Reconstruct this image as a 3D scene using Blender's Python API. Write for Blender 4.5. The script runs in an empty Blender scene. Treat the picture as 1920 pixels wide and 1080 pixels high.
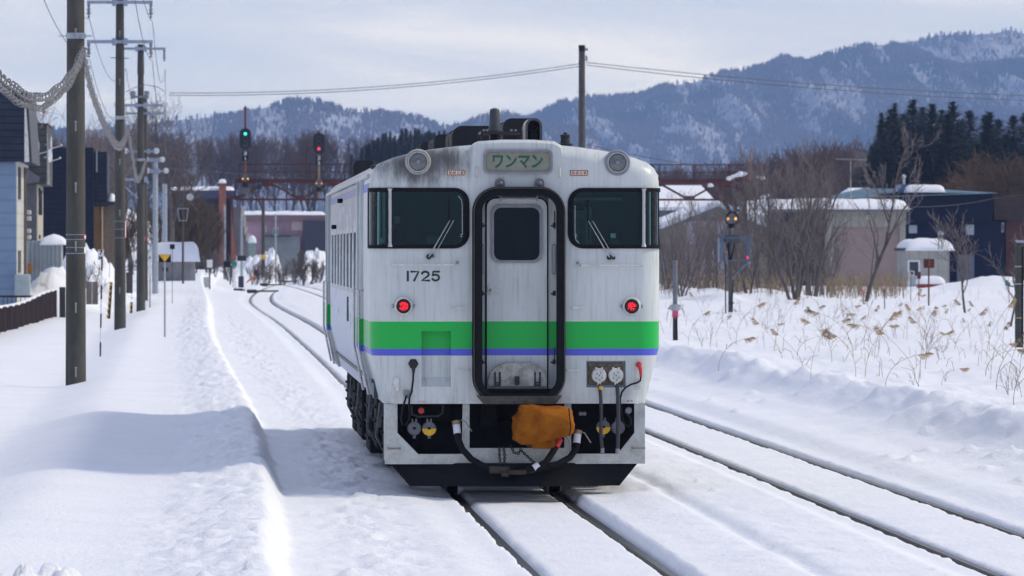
import bpy, bmesh, math, random
import numpy as np
from mathutils import Vector, Matrix
S = bpy.context.scene
COL = S.collection
R = math.radians
rnd = random.Random(7)

# ------------------------------------------------------------------ camera
FPX, CAMZ = 10667.0, 2.51
PSI, PITCH = math.atan(570 / FPX), math.atan(70 / FPX)
cam = bpy.data.cameras.new("camera")
camo = bpy.data.objects.new("camera", cam)
COL.objects.link(camo)
camo.location = (0, 0, CAMZ)
camo.rotation_euler = (math.pi / 2 - PITCH, 0, -PSI)
cam.sensor_width = 36
cam.lens = 200
cam.clip_start, cam.clip_end = 0.5, 40000
cam.dof.use_dof = True
cam.dof.focus_distance = 56.8
cam.dof.aperture_fstop = 9.0
S.camera = camo

# ------------------------------------------------------------------ light
SUN_EL, SUN_AZ = R(41), R(88)          # azimuth measured from +Y towards +X
SUNDIR = Vector((math.cos(SUN_EL) * math.sin(SUN_AZ), math.cos(SUN_EL) * math.cos(SUN_AZ), math.sin(SUN_EL)))
sl = bpy.data.lights.new("sun", 'SUN')
sl.energy = 2.35
sl.angle = R(11)
sl.color = (1.0, 0.89, 0.69)
so = bpy.data.objects.new("sun", sl)
COL.objects.link(so)
so.location = (40, 60, 60)
so.rotation_euler = (-SUNDIR).to_track_quat('-Z', 'Y').to_euler()

SKY_A, SKY_B, SKY_C = (14.6, 14.9, 14.3), (17.6, 16.9, 15.0), (24.0, 21.6, 17.2)
W = bpy.data.worlds.new("World")
S.world = W
W.use_nodes = True
nt = W.node_tree
nt.nodes.clear()
def wn(t, **k):
    n = nt.nodes.new(t)
    for a, b in k.items():
        setattr(n, a, b)
    return n
out = wn('ShaderNodeOutputWorld')
bg = wn('ShaderNodeBackground')
bg.inputs['Strength'].default_value = 0.1
sky = wn('ShaderNodeTexSky', sky_type='NISHITA')
sky.sun_disc = False
sky.sun_elevation = SUN_EL
sky.sun_rotation = SUN_AZ
sky.air_density = 1.0
sky.dust_density = 0.6
tc = wn('ShaderNodeTexCoord')
sep = wn('ShaderNodeSeparateXYZ')
L = nt.links.new
L(tc.outputs['Generated'], sep.inputs[0])
def wramp(stops, src):
    cr = wn('ShaderNodeValToRGB')
    el = cr.color_ramp.elements
    for i, (p_, c_) in enumerate(stops):
        e_ = el[i] if i < 2 else el.new(p_)
        e_.position = p_
        e_.color = (*c_, 1)
    L(src, cr.inputs[0])
    return cr.outputs[0]
def wnoise(scale, detail, rough, dist, sc, loc=(0, 0, 0)):
    mp = wn('ShaderNodeMapping')
    mp.inputs['Scale'].default_value = sc
    mp.inputs['Location'].default_value = loc
    L(tc.outputs['Generated'], mp.inputs['Vector'])
    n_ = wn('ShaderNodeTexNoise')
    for k_, v_ in (('Scale', scale), ('Detail', detail), ('Roughness', rough), ('Distortion', dist)):
        n_.inputs[k_].default_value = v_
    L(mp.outputs[0], n_.inputs['Vector'])
    return n_.outputs['Fac']
def wmap(src, a_, b_, c_, d_):
    m_ = wn('ShaderNodeMapRange', interpolation_type='SMOOTHSTEP')
    for k_, v_ in (('From Min', a_), ('From Max', b_), ('To Min', c_), ('To Max', d_)):
        m_.inputs[k_].default_value = v_
    L(src, m_.inputs['Value'])
    return m_.outputs[0]
def wmix(f, a_, b_):
    m_ = wn('ShaderNodeMix', data_type='RGBA')
    L(f, m_.inputs['Factor'])
    for k_, v_ in (('A', a_), ('B', b_)):
        if isinstance(v_, tuple): m_.inputs[k_].default_value = (*v_, 1)
        else: L(v_, m_.inputs[k_])
    return m_.outputs['Result']
def wmul(a_, b_):
    m_ = wn('ShaderNodeMath', operation='MULTIPLY')
    for i, v_ in enumerate((a_, b_)):
        if isinstance(v_, float): m_.inputs[i].default_value = v_
        else: L(v_, m_.inputs[i])
    return m_.outputs[0]
# thin cloud bank towards the north (the way we look), broken cloud and blue sky overhead and behind
low = wramp(((0.36, SKY_A), (0.66, SKY_C), (0.5, SKY_B)), wnoise(1.0, 6, 0.55, 0.7, (10, 10, 55), (0.0, 0.35, 0.1)))
high = wramp(((0.40, (4.5, 5.4, 8.9)), (0.62, (10.8, 10.8, 12.5))), wnoise(2.2, 6, 0.6, 0.5, (1, 1, 1.6)))
high = wmix(wmap(sep.outputs['Z'], 0.3, 0.9, 0.62, 0.45), sky.outputs[0], high)
fac = wmul(wmap(sep.outputs['Z'], 0.07, 0.24, 1.0, 0.0), wmap(sep.outputs['Y'], -0.1, 0.55, 0.0, 1.0))
back = wmul(wmap(sep.outputs['Z'], 0.0, 0.5, 0.75, 0.0), wmap(sep.outputs['Y'], 0.2, -0.5, 0.0, 1.0))
high = wmix(back, high, (2.1, 2.75, 4.3))
L(wmix(fac, high, low), bg.inputs['Color'])
L(bg.outputs[0], out.inputs[0])

S.view_settings.view_transform = 'Standard'
S.view_settings.look = 'None'
S.view_settings.exposure = 0.12
S.view_settings.gamma = 1.0
S.render.engine = 'CYCLES'
S.cycles.use_denoising = True
S.cycles.max_bounces = 6
S.cycles.diffuse_bounces = 3
S.cycles.glossy_bounces = 3
S.cycles.transmission_bounces = 6
S.cycles.transparent_max_bounces = 12
S.cycles.volume_bounces = 0
S.cycles.sample_clamp_indirect = 4

# ------------------------------------------------------------------ helpers
_right = Vector((math.cos(PSI), -math.sin(PSI), 0))
_fwd = Vector((math.sin(PSI) * math.cos(PITCH), math.cos(PSI) * math.cos(PITCH), -math.sin(PITCH)))
_up = _right.cross(_fwd)
def P(px, py, d):
    """world point at forward distance d (metres along the track) on the sight line of a photo point"""
    v = _fwd + _right * ((px - 960) / FPX) - _up * ((py - 540) / FPX)
    v = v * (d / v.y)
    return Vector((v.x, v.y, v.z + CAMZ))
def PX(px, d): return P(px, 470, d).x
def PZ(py, d): return P(390, py, d).z

class MB:
    """collects shapes and links them as one mesh object"""
    def __init__(s):
        s.v, s.f, s.m, s.s = [], [], [], []
    def add(s, vs, fs, mi=0, smooth=False):
        b = len(s.v)
        s.v.extend([tuple(v) for v in vs])
        for f in fs:
            s.f.append(tuple(i + b for i in f))
            s.m.append(mi)
            s.s.append(smooth)
        return s
    def box(s, x0, x1, y0, y1, z0, z1, mi=0):
        vs = [(x, y, z) for x in (x0, x1) for y in (y0, y1) for z in (z0, z1)]
        fs = [(0, 1, 3, 2), (4, 6, 7, 5), (0, 4, 5, 1), (2, 3, 7, 6), (0, 2, 6, 4), (1, 5, 7, 3)]
        return s.add(vs, fs, mi)
    def bbox(s, x0, x1, y0, y1, z0, z1, r=0.02, mi=0):
        """box with chamfered edges"""
        bm = bmesh.new()
        bmesh.ops.create_cube(bm, size=1)
        for v in bm.verts:
            v.co = Vector(((x0 + x1) / 2 + v.co.x * (x1 - x0), (y0 + y1) / 2 + v.co.y * (y1 - y0), (z0 + z1) / 2 + v.co.z * (z1 - z0)))
        bmesh.ops.bevel(bm, geom=list(bm.edges), offset=r, segments=3, affect='EDGES', profile=0.5)
        bm.verts.index_update()
        s.add([v.co for v in bm.verts], [[v.index for v in f.verts] for f in bm.faces], mi, True)
        bm.free()
        return s
    def bar(s, p0, p1, w, h=None, mi=0, up=(0, 0, 1)):
        p0, p1 = Vector(p0), Vector(p1)
        h = w if h is None else h
        d = (p1 - p0).normalized()
        u = Vector(up)
        if abs(d.dot(u)) > 0.95:
            u = Vector((0, 1, 0))
        a = d.cross(u).normalized() * (w / 2)
        b = a.cross(d).normalized() * (h / 2)
        vs = [q + i * a + j * b for q in (p0, p1) for i, j in ((-1, -1), (1, -1), (1, 1), (-1, 1))]
        return s.add(vs, [(3, 2, 1, 0), (4, 5, 6, 7), (0, 1, 5, 4), (1, 2, 6, 5), (2, 3, 7, 6), (3, 0, 4, 7)], mi)
    def tube(s, pts, r, n=8, cap=True, mi=0, smooth=True):
        pts = [Vector(p) for p in pts]
        k = len(pts)
        rs = r if isinstance(r, (list, tuple)) else [r] * k
        vs, fs = [], []
        ref = None
        for i, p in enumerate(pts):
            d = (pts[min(i + 1, k - 1)] - pts[max(i - 1, 0)])
            d = d.normalized() if d.length > 1e-9 else Vector((0, 0, 1))
            if ref is None:
                ref = Vector((1, 0, 0)) if abs(d.x) < 0.9 else Vector((0, 1, 0))
            a = (ref - d * ref.dot(d)).normalized()
            b = d.cross(a)
            ref = a
            for j in range(n):
                t = 2 * math.pi * j / n
                vs.append(p + (a * math.cos(t) + b * math.sin(t)) * rs[i])
        for i in range(k - 1):
            for j in range(n):
                q = (j + 1) % n
                fs.append((i * n + j, i * n + q, (i + 1) * n + q, (i + 1) * n + j))
        s.add(vs, fs, mi, smooth)
        if cap:
            b = len(s.v) - len(vs)
            s.f.append(tuple(b + j for j in range(n))[::-1]); s.m.append(mi); s.s.append(False)
            s.f.append(tuple(b + (k - 1) * n + j for j in range(n))); s.m.append(mi); s.s.append(False)
        return s
    def lathe(s, prof, o=(0, 0, 0), axis='z', n=20, mi=0, smooth=True):
        """prof: list of (radius, height along axis)"""
        o = Vector(o)
        ax = {'z': (Vector((1, 0, 0)), Vector((0, 1, 0)), Vector((0, 0, 1))),
              'y': (Vector((1, 0, 0)), Vector((0, 0, 1)), Vector((0, -1, 0))),
              'x': (Vector((0, 1, 0)), Vector((0, 0, 1)), Vector((1, 0, 0)))}[axis]
        vs, fs = [], []
        for r_, h in prof:
            for j in range(n):
                t = 2 * math.pi * j / n
                vs.append(o + (ax[0] * math.cos(t) + ax[1] * math.sin(t)) * r_ + ax[2] * h)
        for i in range(len(prof) - 1):
            for j in range(n):
                q = (j + 1) % n
                fs.append((i * n + j, i * n + q, (i + 1) * n + q, (i + 1) * n + j))
        fs.append(tuple(range(n))[::-1])
        fs.append(tuple((len(prof) - 1) * n + j for j in range(n)))
        return s.add(vs, fs, mi, smooth)
    def prism(s, poly, y0, y1, mi=0, plane='xz', smooth=False):
        """polygon (a,b) extruded; plane xz along y, xy along z, yz along x"""
        n = len(poly)
        f = {'xz': lambda a, b, c: (a, c, b), 'xy': lambda a, b, c: (a, b, c), 'yz': lambda a, b, c: (c, a, b)}[plane]
        vs = [f(a, b, y0) for a, b in poly] + [f(a, b, y1) for a, b in poly]
        fs = [(i, (i + 1) % n, n + (i + 1) % n, n + i) for i in range(n)]
        b = len(s.v)
        s.add(vs, fs, mi, smooth)
        s.add(vs, [tuple(range(n))[::-1], tuple(range(n, 2 * n))], mi, False)
        return s
    def ring(s, outer, inner, y0, y1, mi=0):
        """flat frame between two equal-length polygons (xz), extruded along y"""
        n = len(outer)
        vs = [(a, y0, b) for a, b in outer] + [(a, y0, b) for a, b in inner] + [(a, y1, b) for a, b in outer] + [(a, y1, b) for a, b in inner]
        fs = []
        for i in range(n):
            j = (i + 1) % n
            fs += [(i, j, n + j, n + i), (2 * n + j, 2 * n + i, 3 * n + i, 3 * n + j), (j, i, 2 * n + i, 2 * n + j), (n + i, n + j, 3 * n + j, 3 * n + i)]
        return s.add(vs, fs, mi)
    def split(s, name, mats, parent=None):
        """one object per separate piece (pieces that touch stay together)"""
        n = len(s.v)
        par = list(range(n))
        def find(a):
            while par[a] != a:
                par[a] = par[par[a]]
                a = par[a]
            return a
        for f in s.f:
            for i in f[1:]:
                par[find(i)] = find(f[0])
        isl = {}
        for i in range(n):
            isl.setdefault(find(i), []).append(i)
        isl = [(v, [min(s.v[i][k] for i in v) - .003 for k in range(3)], [max(s.v[i][k] for i in v) + .003 for k in range(3)]) for v in isl.values()]
        k = 0
        while k < len(isl):
            hit = next((j for j in range(k + 1, len(isl)) if all(isl[k][1][a] < isl[j][2][a] and isl[j][1][a] < isl[k][2][a] for a in range(3))), None)
            if hit is None:
                k += 1
                continue
            b = isl.pop(hit)
            a = isl[k]
            isl[k] = (a[0] + b[0], [min(x, y) for x, y in zip(a[1], b[1])], [max(x, y) for x, y in zip(a[2], b[2])])
            k = 0
        objs = []
        for v, _, _ in isl:
            ids = set(v)
            m = MB()
            mp_ = {i: q for q, i in enumerate(v)}
            m.v = [s.v[i] for i in v]
            for f, mi, sm in zip(s.f, s.m, s.s):
                if f[0] in ids:
                    m.f.append(tuple(mp_[i] for i in f)); m.m.append(mi); m.s.append(sm)
            objs.append(m.build(name, mats, parent))
        return objs[0]
    def build(s, name, mats, parent=None, loc=None, sharp=35):
        me = bpy.data.meshes.new(name)
        me.from_pydata(s.v, [], s.f)
        for m in (mats if isinstance(mats, (list, tuple)) else [mats]):
            me.materials.append(m)
        me.polygons.foreach_set('material_index', s.m)
        me.polygons.foreach_set('use_smooth', s.s)
        bm = bmesh.new()
        bm.from_mesh(me)
        bmesh.ops.recalc_face_normals(bm, faces=bm.faces)
        bm.to_mesh(me)
        bm.free()
        if any(s.s):
            me.set_sharp_from_angle(angle=R(sharp))
        me.update()
        return link(name, me, parent, loc)

def link(name, me, parent=None, loc=None):
    o = bpy.data.objects.new(name, me)
    COL.objects.link(o)
    if parent is not None:
        o.parent = parent
    if loc is not None:
        o.location = loc
    return o
def rrect(x0, x1, z0, z1, r, n=6):
    pts = []
    rr = r if isinstance(r, (list, tuple)) else (r,) * 4      # order: bottom-right, top-right, top-left, bottom-left
    for cx, cz, a0, q in ((x1, z0, -90, 0), (x1, z1, 0, 1), (x0, z1, 90, 2), (x0, z0, 180, 3)):
        c = rr[q]
        ox = cx - c if cx == x1 else cx + c
        oz = cz - c if cz == z1 else cz + c
        for k in range(n + 1):
            t = R(a0 + 90 * k / n)
            pts.append((ox + c * math.cos(t), oz + c * math.sin(t)))
    return pts
def tag(o, label, cat, group=None, kind=None):
    if label: o['label'] = label
    if cat: o['category'] = cat
    if group: o['group'] = group
    if kind: o['kind'] = kind
    return o
def thing(name, label, cat, loc=(0, 0, 0), rz=0.0, group=None):
    o = bpy.data.objects.new(name, None)
    COL.objects.link(o)
    o.empty_display_size = 0.2
    o.location = loc
    o.rotation_euler = (0, 0, rz)
    return tag(o, label, cat, group)
def copy_tree(o, parent=None):
    c = o.copy()
    COL.objects.link(c)
    if parent is not None:
        c.parent = parent
    for ch in list(o.children):
        copy_tree(ch, c)
    return c
def weld(me, recalc=True):
    bm = bmesh.new()
    bm.from_mesh(me)
    bmesh.ops.remove_doubles(bm, verts=bm.verts, dist=1e-5)
    if recalc:
        bmesh.ops.recalc_face_normals(bm, faces=bm.faces)
    bm.to_mesh(me)
    bm.free()
def boolean(o, cutter, op='DIFFERENCE'):
    weld(o.data, not o.get('cut'))
    o['cut'] = 1
    weld(cutter.data)
    cutter.parent = o
    bpy.context.view_layer.update()
    m = o.modifiers.new("b", 'BOOLEAN')
    m.object = cutter
    m.operation = op
    m.solver = 'EXACT'
    dg = bpy.context.evaluated_depsgraph_get()
    me = bpy.data.meshes.new_from_object(o.evaluated_get(dg))
    o.modifiers.clear()
    old = o.data
    o.data = me
    bpy.data.meshes.remove(old)
    return o
def drop(o):
    me = o.data
    bpy.data.objects.remove(o)
    bpy.data.meshes.remove(me)
def text_obj(name, body, size, m, parent, loc, width=None, ext=0.002, rot=(math.pi / 2, 0, 0), spacing=1.0, bold=0.0, line=1.0):
    cu = bpy.data.curves.new(name, 'FONT')
    cu.body = body
    cu.size = size
    cu.align_x = 'CENTER'
    cu.align_y = 'CENTER'
    cu.extrude = ext
    cu.offset = bold
    cu.space_character = spacing
    cu.space_line = line
    cu.resolution_u = 4
    t = bpy.data.objects.new(name, cu)
    COL.objects.link(t)
    dg = bpy.context.evaluated_depsgraph_get()
    me = bpy.data.meshes.new_from_object(t.evaluated_get(dg))
    bpy.data.objects.remove(t)
    bpy.data.curves.remove(cu)
    if width:
        xs = [v.co.x for v in me.vertices]
        ys = [v.co.y for v in me.vertices]
        k = width / max(1e-6, max(xs) - min(xs))
        cx, cy = (max(xs) + min(xs)) / 2, (max(ys) + min(ys)) / 2
        for v in me.vertices:
            v.co.x = (v.co.x - cx) * k
            v.co.y = v.co.y - cy
    me.materials.clear()
    me.materials.append(m)
    o = link(name, me, parent, loc)
    o.rotation_euler = rot
    return o

def stroke_text(name, glyphs, m, parent, x0, z0, w, h, gap, r, y):
    """lettering drawn as round-ended strokes half sunk into the surface"""
    mb = MB()
    x = x0
    for g in glyphs:
        for st in g[1]:
            pts = [(x + a * w * g[0], y, z0 + b * h) for a, b in st]
            mb.tube(pts, r, 10)
            for q in (pts[0], pts[-1]):
                mb.lathe([(r * 0.3, -r * .95), (r * .75, -r * .66), (r, 0), (r * .75, r * .66), (r * .3, r * .95)], q, 'z', 10)
        x += w * g[0] + gap
    for i, v in enumerate(mb.v):
        mb.v[i] = (v[0], y + (v[1] - y) * 0.12, v[2])
    return mb.build(name, m, parent)
def arc_pts(cx, cz, rx, rz, a0, a1, n=12):
    return [(cx + rx * math.cos(R(a0 + (a1 - a0) * i / n)), cz + rz * math.sin(R(a0 + (a1 - a0) * i / n))) for i in range(n + 1)]
# ------------------------------------------------------------------ numpy noise
def _h(ix, iy, seed):
    n = (ix.astype(np.int64) * 374761393 + iy.astype(np.int64) * 668265263 + seed * 1442695041) & 0xFFFFFFFF
    n = ((n ^ (n >> 13)) * 1274126177) & 0xFFFFFFFF
    n = ((n ^ (n >> 15)) * 2246822519) & 0xFFFFFFFF
    return ((n ^ (n >> 16)) & 0xFFFFFF) / float(0xFFFFFF)
def vn(x, y, seed=0):
    x, y = np.broadcast_arrays(np.asarray(x, float), np.asarray(y, float))
    ix, iy = np.floor(x), np.floor(y)
    fx, fy = x - ix, y - iy
    fx = fx * fx * fx * (fx * (fx * 6 - 15) + 10)
    fy = fy * fy * fy * (fy * (fy * 6 - 15) + 10)
    a, b = _h(ix, iy, seed), _h(ix + 1, iy, seed)
    c, d = _h(ix, iy + 1, seed), _h(ix + 1, iy + 1, seed)
    return (a + (b - a) * fx) * (1 - fy) + (c + (d - c) * fx) * fy - 0.5
def fbm(x, y, seed=0, o=4, g=0.5):
    t, a, s = 0.0, 1.0, 1.0
    for i in range(o):
        t = t + a * vn(np.asarray(x) * s + 17.3 * i, np.asarray(y) * s - 9.1 * i, seed + i)
        a *= g
        s *= 2.03
    return t
def sst(a, b, x):
    t = np.clip((np.asarray(x, float) - a) / (b - a), 0, 1)
    return t * t * (3 - 2 * t)
def spline(pts):
    xs = np.array([p[0] for p in pts], float)
    ys = np.array([p[1] for p in pts], float)
    g = np.gradient(ys, xs)
    def f(x):
        x = np.clip(np.asarray(x, float), xs[0], xs[-1])
        i = np.clip(np.searchsorted(xs, x) - 1, 0, len(xs) - 2)
        h = xs[i + 1] - xs[i]
        t = (x - xs[i]) / h
        return ((2 * t**3 - 3 * t**2 + 1) * ys[i] + (t**3 - 2 * t**2 + t) * h * g[i] + (-2 * t**3 + 3 * t**2) * ys[i + 1] + (t**3 - t**2) * h * g[i + 1])
    return f
def quad_mesh(name, V, F, m, parent=None, smooth=True):
    V = np.asarray(V, np.float32)
    F = np.asarray(F, np.int32)
    me = bpy.data.meshes.new(name)
    me.vertices.add(len(V))
    me.vertices.foreach_set('co', V.ravel())
    k = F.shape[1]
    me.loops.add(F.size)
    me.loops.foreach_set('vertex_index', F.ravel())
    me.polygons.add(len(F))
    me.polygons.foreach_set('loop_start', np.arange(0, F.size, k, dtype=np.int32))
    me.polygons.foreach_set('loop_total', np.full(len(F), k, np.int32))
    me.polygons.foreach_set('use_smooth', np.full(len(F), smooth, bool))
    me.update(calc_edges=True)
    me.validate()
    me.materials.append(m)
    return link(name, me, parent)

# ------------------------------------------------------------------ materials
class NT:
    def __init__(s, name):
        s.mat = bpy.data.materials.new(name)
        s.mat.use_nodes = True
        s.t = s.mat.node_tree
        s.b = s.t.nodes['Principled BSDF']
        s._tc = None
    def n(s, t, ins=None, **k):
        nd = s.t.nodes.new(t)
        for a, b in k.items():
            setattr(nd, a, b)
        for a, b in (ins or {}).items():
            s.set(nd.inputs[a], b)
        return nd
    def set(s, sock, v):
        if isinstance(v, bpy.types.NodeSocket):
            s.t.links.new(v, sock)
        else:
            if isinstance(v, (tuple, list)) and len(v) == 3 and sock.type == 'RGBA':
                v = (*v, 1)
            sock.default_value = v
    def co(s, scale=(1, 1, 1)):
        if s._tc is None:
            s._tc = s.n('ShaderNodeTexCoord').outputs['Object']
        if tuple(scale) == (1, 1, 1):
            return s._tc
        return s.n('ShaderNodeMapping', {'Vector': s._tc, 'Scale': scale}).outputs[0]
    def noise(s, scale, detail=4, rough=0.55, sc=(1, 1, 1), dist=0.0):
        return s.n('ShaderNodeTexNoise', {'Vector': s.co(sc), 'Scale': scale, 'Detail': detail, 'Roughness': rough, 'Distortion': dist}).outputs['Fac']
    def math(s, op, a, b=None, c=None, clamp=False):
        nd = s.n('ShaderNodeMath', operation=op, use_clamp=clamp)
        s.set(nd.inputs[0], a)
        if b is not None: s.set(nd.inputs[1], b)
        if c is not None: s.set(nd.inputs[2], c)
        return nd.outputs[0]
    def rng(s, v, a, b, c=0.0, d=1.0, smooth=True):
        return s.n('ShaderNodeMapRange', {'Value': v, 'From Min': a, 'From Max': b, 'To Min': c, 'To Max': d}, interpolation_type='SMOOTHSTEP' if smooth else 'LINEAR').outputs[0]
    def mix(s, f, a, b, mode='MIX'):
        nd = s.n('ShaderNodeMix', data_type='RGBA', blend_type=mode)
        s.set(nd.inputs['Factor'], f)
        s.set(nd.inputs['A'], a)
        s.set(nd.inputs['B'], b)
        return nd.outputs['Result']
    def xyz(s):
        return s.n('ShaderNodeSeparateXYZ', {0: s.co()}).outputs
    def bump(s, h, strength=0.3, dist=0.02):
        s.set(s.b.inputs['Normal'], s.n('ShaderNodeBump', {'Height': h, 'Strength': strength, 'Distance': dist}).outputs[0])
    def base(s, c): s.set(s.b.inputs['Base Color'], c)
    def rough(s, v): s.set(s.b.inputs['Roughness'], v)

def mul(c, k): return tuple(max(0.0, min(1.0, x * k)) for x in c)
_mc = {}
def M(name, col, rough=0.6, metal=0.0, var=0.22, scale=6.0, bump=0.0, bscale=None, sc=(1, 1, 1), spec=0.5, rand=0.0):
    """weathered plain surface: colour broken up by two noises, rough varied"""
    if name in _mc:
        return _mc[name]
    t = NT(name)
    n1 = t.noise(scale, 5, 0.6, sc)
    n2 = t.noise(scale * 7.3, 3, 0.6, sc)
    f = t.math('ADD', t.math('MULTIPLY', n1, 0.65), t.math('MULTIPLY', n2, 0.35))
    f = t.rng(f, 0.3, 0.7)
    c = t.mix(f, mul(col, 1 - var), mul(col, 1 + var))
    if rand:
        oi = t.n('ShaderNodeObjectInfo').outputs['Random']
        c = t.mix(1.0, c, t.n('ShaderNodeCombineColor', {0: t.rng(oi, 0, 1, 1 - rand, 1 + rand, False), 1: t.rng(oi, 0, 1, 1 - rand, 1 + rand, False), 2: t.rng(oi, 0, 1, 1 - rand, 1 + rand, False)}).outputs[0], 'MULTIPLY')
    t.base(c)
    t.rough(t.rng(n2, 0.3, 0.7, max(0.05, rough - 0.1), min(1, rough + 0.1)))
    t.b.inputs['Metallic'].default_value = metal
    t.b.inputs['Specular IOR Level'].default_value = spec
    if bump:
        t.bump(t.noise(bscale or scale * 4, 5, 0.65, sc), bump, 0.02)
    _mc[name] = t.mat
    return t.mat
def glow(name, col, strength):
    t = NT(name)
    t.base(mul(col, 0.6))
    t.set(t.b.inputs['Emission Color'], col)
    n = t.noise(60, 2)
    t.set(t.b.inputs['Emission Strength'], t.rng(n, 0.3, 0.7, strength * 0.6, strength * 1.3))
    return t.mat
def siding(name, col, period=0.3, rough=0.6, vertical=False, var=0.12, gap=0.55):
    t = NT(name)
    o = t.xyz()
    if vertical:
        a = t.math('ADD', o['X'], o['Y'])
    else:
        a = o['Z']
    fr = t.math('FRACT', t.math('DIVIDE', a, period))
    n = t.noise(2.0, 5, 0.6)
    c = t.mix(t.rng(n, 0.3, 0.7), mul(col, 1 - var), mul(col, 1 + var))
    edge = t.rng(fr, 0.05, 0.24, 0.0, 1.0)
    t.base(t.mix(edge, mul(col, gap), c))
    t.rough(rough)
    t.b.inputs['Specular IOR Level'].default_value = 0.12
    t.bump(fr, 0.6, 0.03)
    return t.mat

# snow
def snow_mat(name, fine=1.0):
    t = NT(name)
    n = t.noise(0.9, 4, 0.55)
    n2 = t.noise(14, 5, 0.65)
    t.base(t.mix(t.rng(n, 0.3, 0.7), (0.83, 0.855, 0.90), (0.88, 0.895, 0.915)))
    t.rough(0.55)
    t.b.inputs['Specular IOR Level'].default_value = 0.25
    n3 = t.noise(55, 3, 0.6)
    h = t.math('ADD', t.math('MULTIPLY', n2, 1.0), t.math('MULTIPLY', n3, 0.35))
    t.bump(h, 0.55 * fine, 0.05)
    return t.mat
SNOW = snow_mat("snow")
SNOWCAP = snow_mat("settled_snow", 0.7)
STEEL = M("galvanised_steel", (0.36, 0.40, 0.44), 0.45, 0.6, 0.18, 8)
DSTEEL = M("dark_steel", (0.035, 0.036, 0.04), 0.5, 0.5, 0.3, 8)
BLACK = M("matt_black", (0.010, 0.010, 0.012), 0.65, 0, 0.3, 8, spec=0.2)
RUBBER = M("black_rubber", (0.008, 0.008, 0.010), 0.7, 0, 0.35, 15, 0.15, spec=0.15)
RUST = M("rusty_brown", (0.085, 0.022, 0.020), 0.8, 0.1, 0.5, 3.5, 0.2)
CONC = M("weathered_concrete", (0.075, 0.073, 0.064), 0.9, 0, 0.3, 3.0, 0.35, 40, sc=(1, 1, 0.25), spec=0.2)
WOODP = M("dark_wood", (0.06, 0.05, 0.045), 0.85, 0, 0.4, 6, 0.3, 30, sc=(1, 1, 0.15))
BARK = M("bare_bark", (0.105, 0.09, 0.085), 0.9, 0, 0.35, 3, 0, rand=0.25)
TWIG = M("bare_twigs", (0.165, 0.135, 0.13), 0.9, 0, 0.3, 2, 0, rand=0.25)
YELLOW = M("yellow_paint", (0.75, 0.42, 0.02), 0.5)
WHITE = M("white_paint", (0.74, 0.75, 0.75), 0.45, 0, 0.1)
RED = M("red_paint", (0.5, 0.03, 0.03), 0.5)
PINK = M("pink_marker_tape", (0.85, 0.12, 0.25), 0.6)
# ------------------------------------------------------------------ the lie of the land
c1 = spline([(-60, 3.06), (60, 3.06), (150, 3.05), (200, 2.92), (245, 2.62), (272, 2.55), (300, 2.75), (350, 3.6), (412, 5.3), (500, 8.8), (595, 13.2), (720, 20), (900, 32)])
c2 = spline([(-60, 6.64), (60, 6.64), (260, 6.66), (330, 6.7), (380, 6.5), (432, 6.1), (470, 7.4), (500, 8.8), (520, 9.7)])
ridge = spline([(-60, 0.30), (36, 0.33), (50, 0.44), (78, 0.48), (110, 0.25), (150, 0.0), (245, -0.1), (330, -0.4), (420, 1.0), (600, 6)])
# heaps of shovelled snow: centre x, d, half widths, height
HEAPS = [(PX(118, 216), 218, 1.1, 8, 1.25), (PX(70, 212), 216, 0.9, 7, 0.7), (PX(165, 240), 246, 1.3, 10, 1.25), (PX(195, 240), 246, 1.1, 10, 0.6), (PX(135, 244), 252, 1.3, 9, 1.2),
         (PX(1888, 262), 272, 0.7, 6, 0.40), (PX(1835, 262), 270, 1.0, 7, 0.28), (PX(1935, 262), 272, 1.3, 8, 0.62), (PX(1760, 300), 290, 2.0, 8, 0.15),
         (PX(525, 420), 432, 2.2, 12, 1.5), (PX(560, 430), 445, 3.0, 12, 1.1), (PX(600, 430), 448, 3.0, 12, 1.2), (PX(470, 430), 440, 2.2, 10, 0.7), (PX(390, 330), 335, 1.2, 8, 0.35),
         (PX(1300, 230), 236, 1.6, 6, 0.30), (PX(1375, 215), 219, 0.55, 3.5, 0.42), (PX(1340, 225), 228, 1.3, 5, 0.40), (PX(1450, 230), 232, 1.2, 6, 0.3)]
rl = random.Random(3)
LUMPS = []        # clods lying beside the right-hand track, along the foot of the bank and at the picture's near left corner
for _ in range(70):
    d = 52 + 75 * rl.random() ** 1.4
    LUMPS.append((7.75 + 1.5 * rl.random() ** 0.6, d, rl.uniform(0.04, 0.15), rl.uniform(0.02, 0.075)))
for px, py, s in ((1398, 757, .17), (1437, 762, .12), (1440, 768, .08), (1507, 773, .06), (1720, 830, .15), (1745, 833, .08), (1880, 872, .17), (1815, 860, .10), (1320, 790, .09), (1640, 806, .12)):
    d = 2.41 * FPX / (py - 470)
    LUMPS.append((PX(px, d), d, s * 1.15, s * 0.62))
for px, py, s in ((60, 1072, .12), (95, 1066, .10), (130, 1070, .09), (160, 1078, .08), (20, 1085, .12), (112, 1082, .1)):
    d = 2.15 * FPX / (py + 14 - 470)
    LUMPS.append((PX(px, d), d, s, s * 1.15))
for _ in range(120):        # trodden clods on the near bank and beside the rails
    d = 36 + 190 * rl.random() ** 2
    x = rl.choice((float(ridge(d)) - 0.75 * rl.random(), float(ridge(d)) + 0.4 + 0.7 * rl.random(), 4.4 + 1.2 * rl.random()))
    LUMPS.append((x, d, rl.uniform(0.03, 0.09), rl.uniform(0.015, 0.05)))

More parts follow.
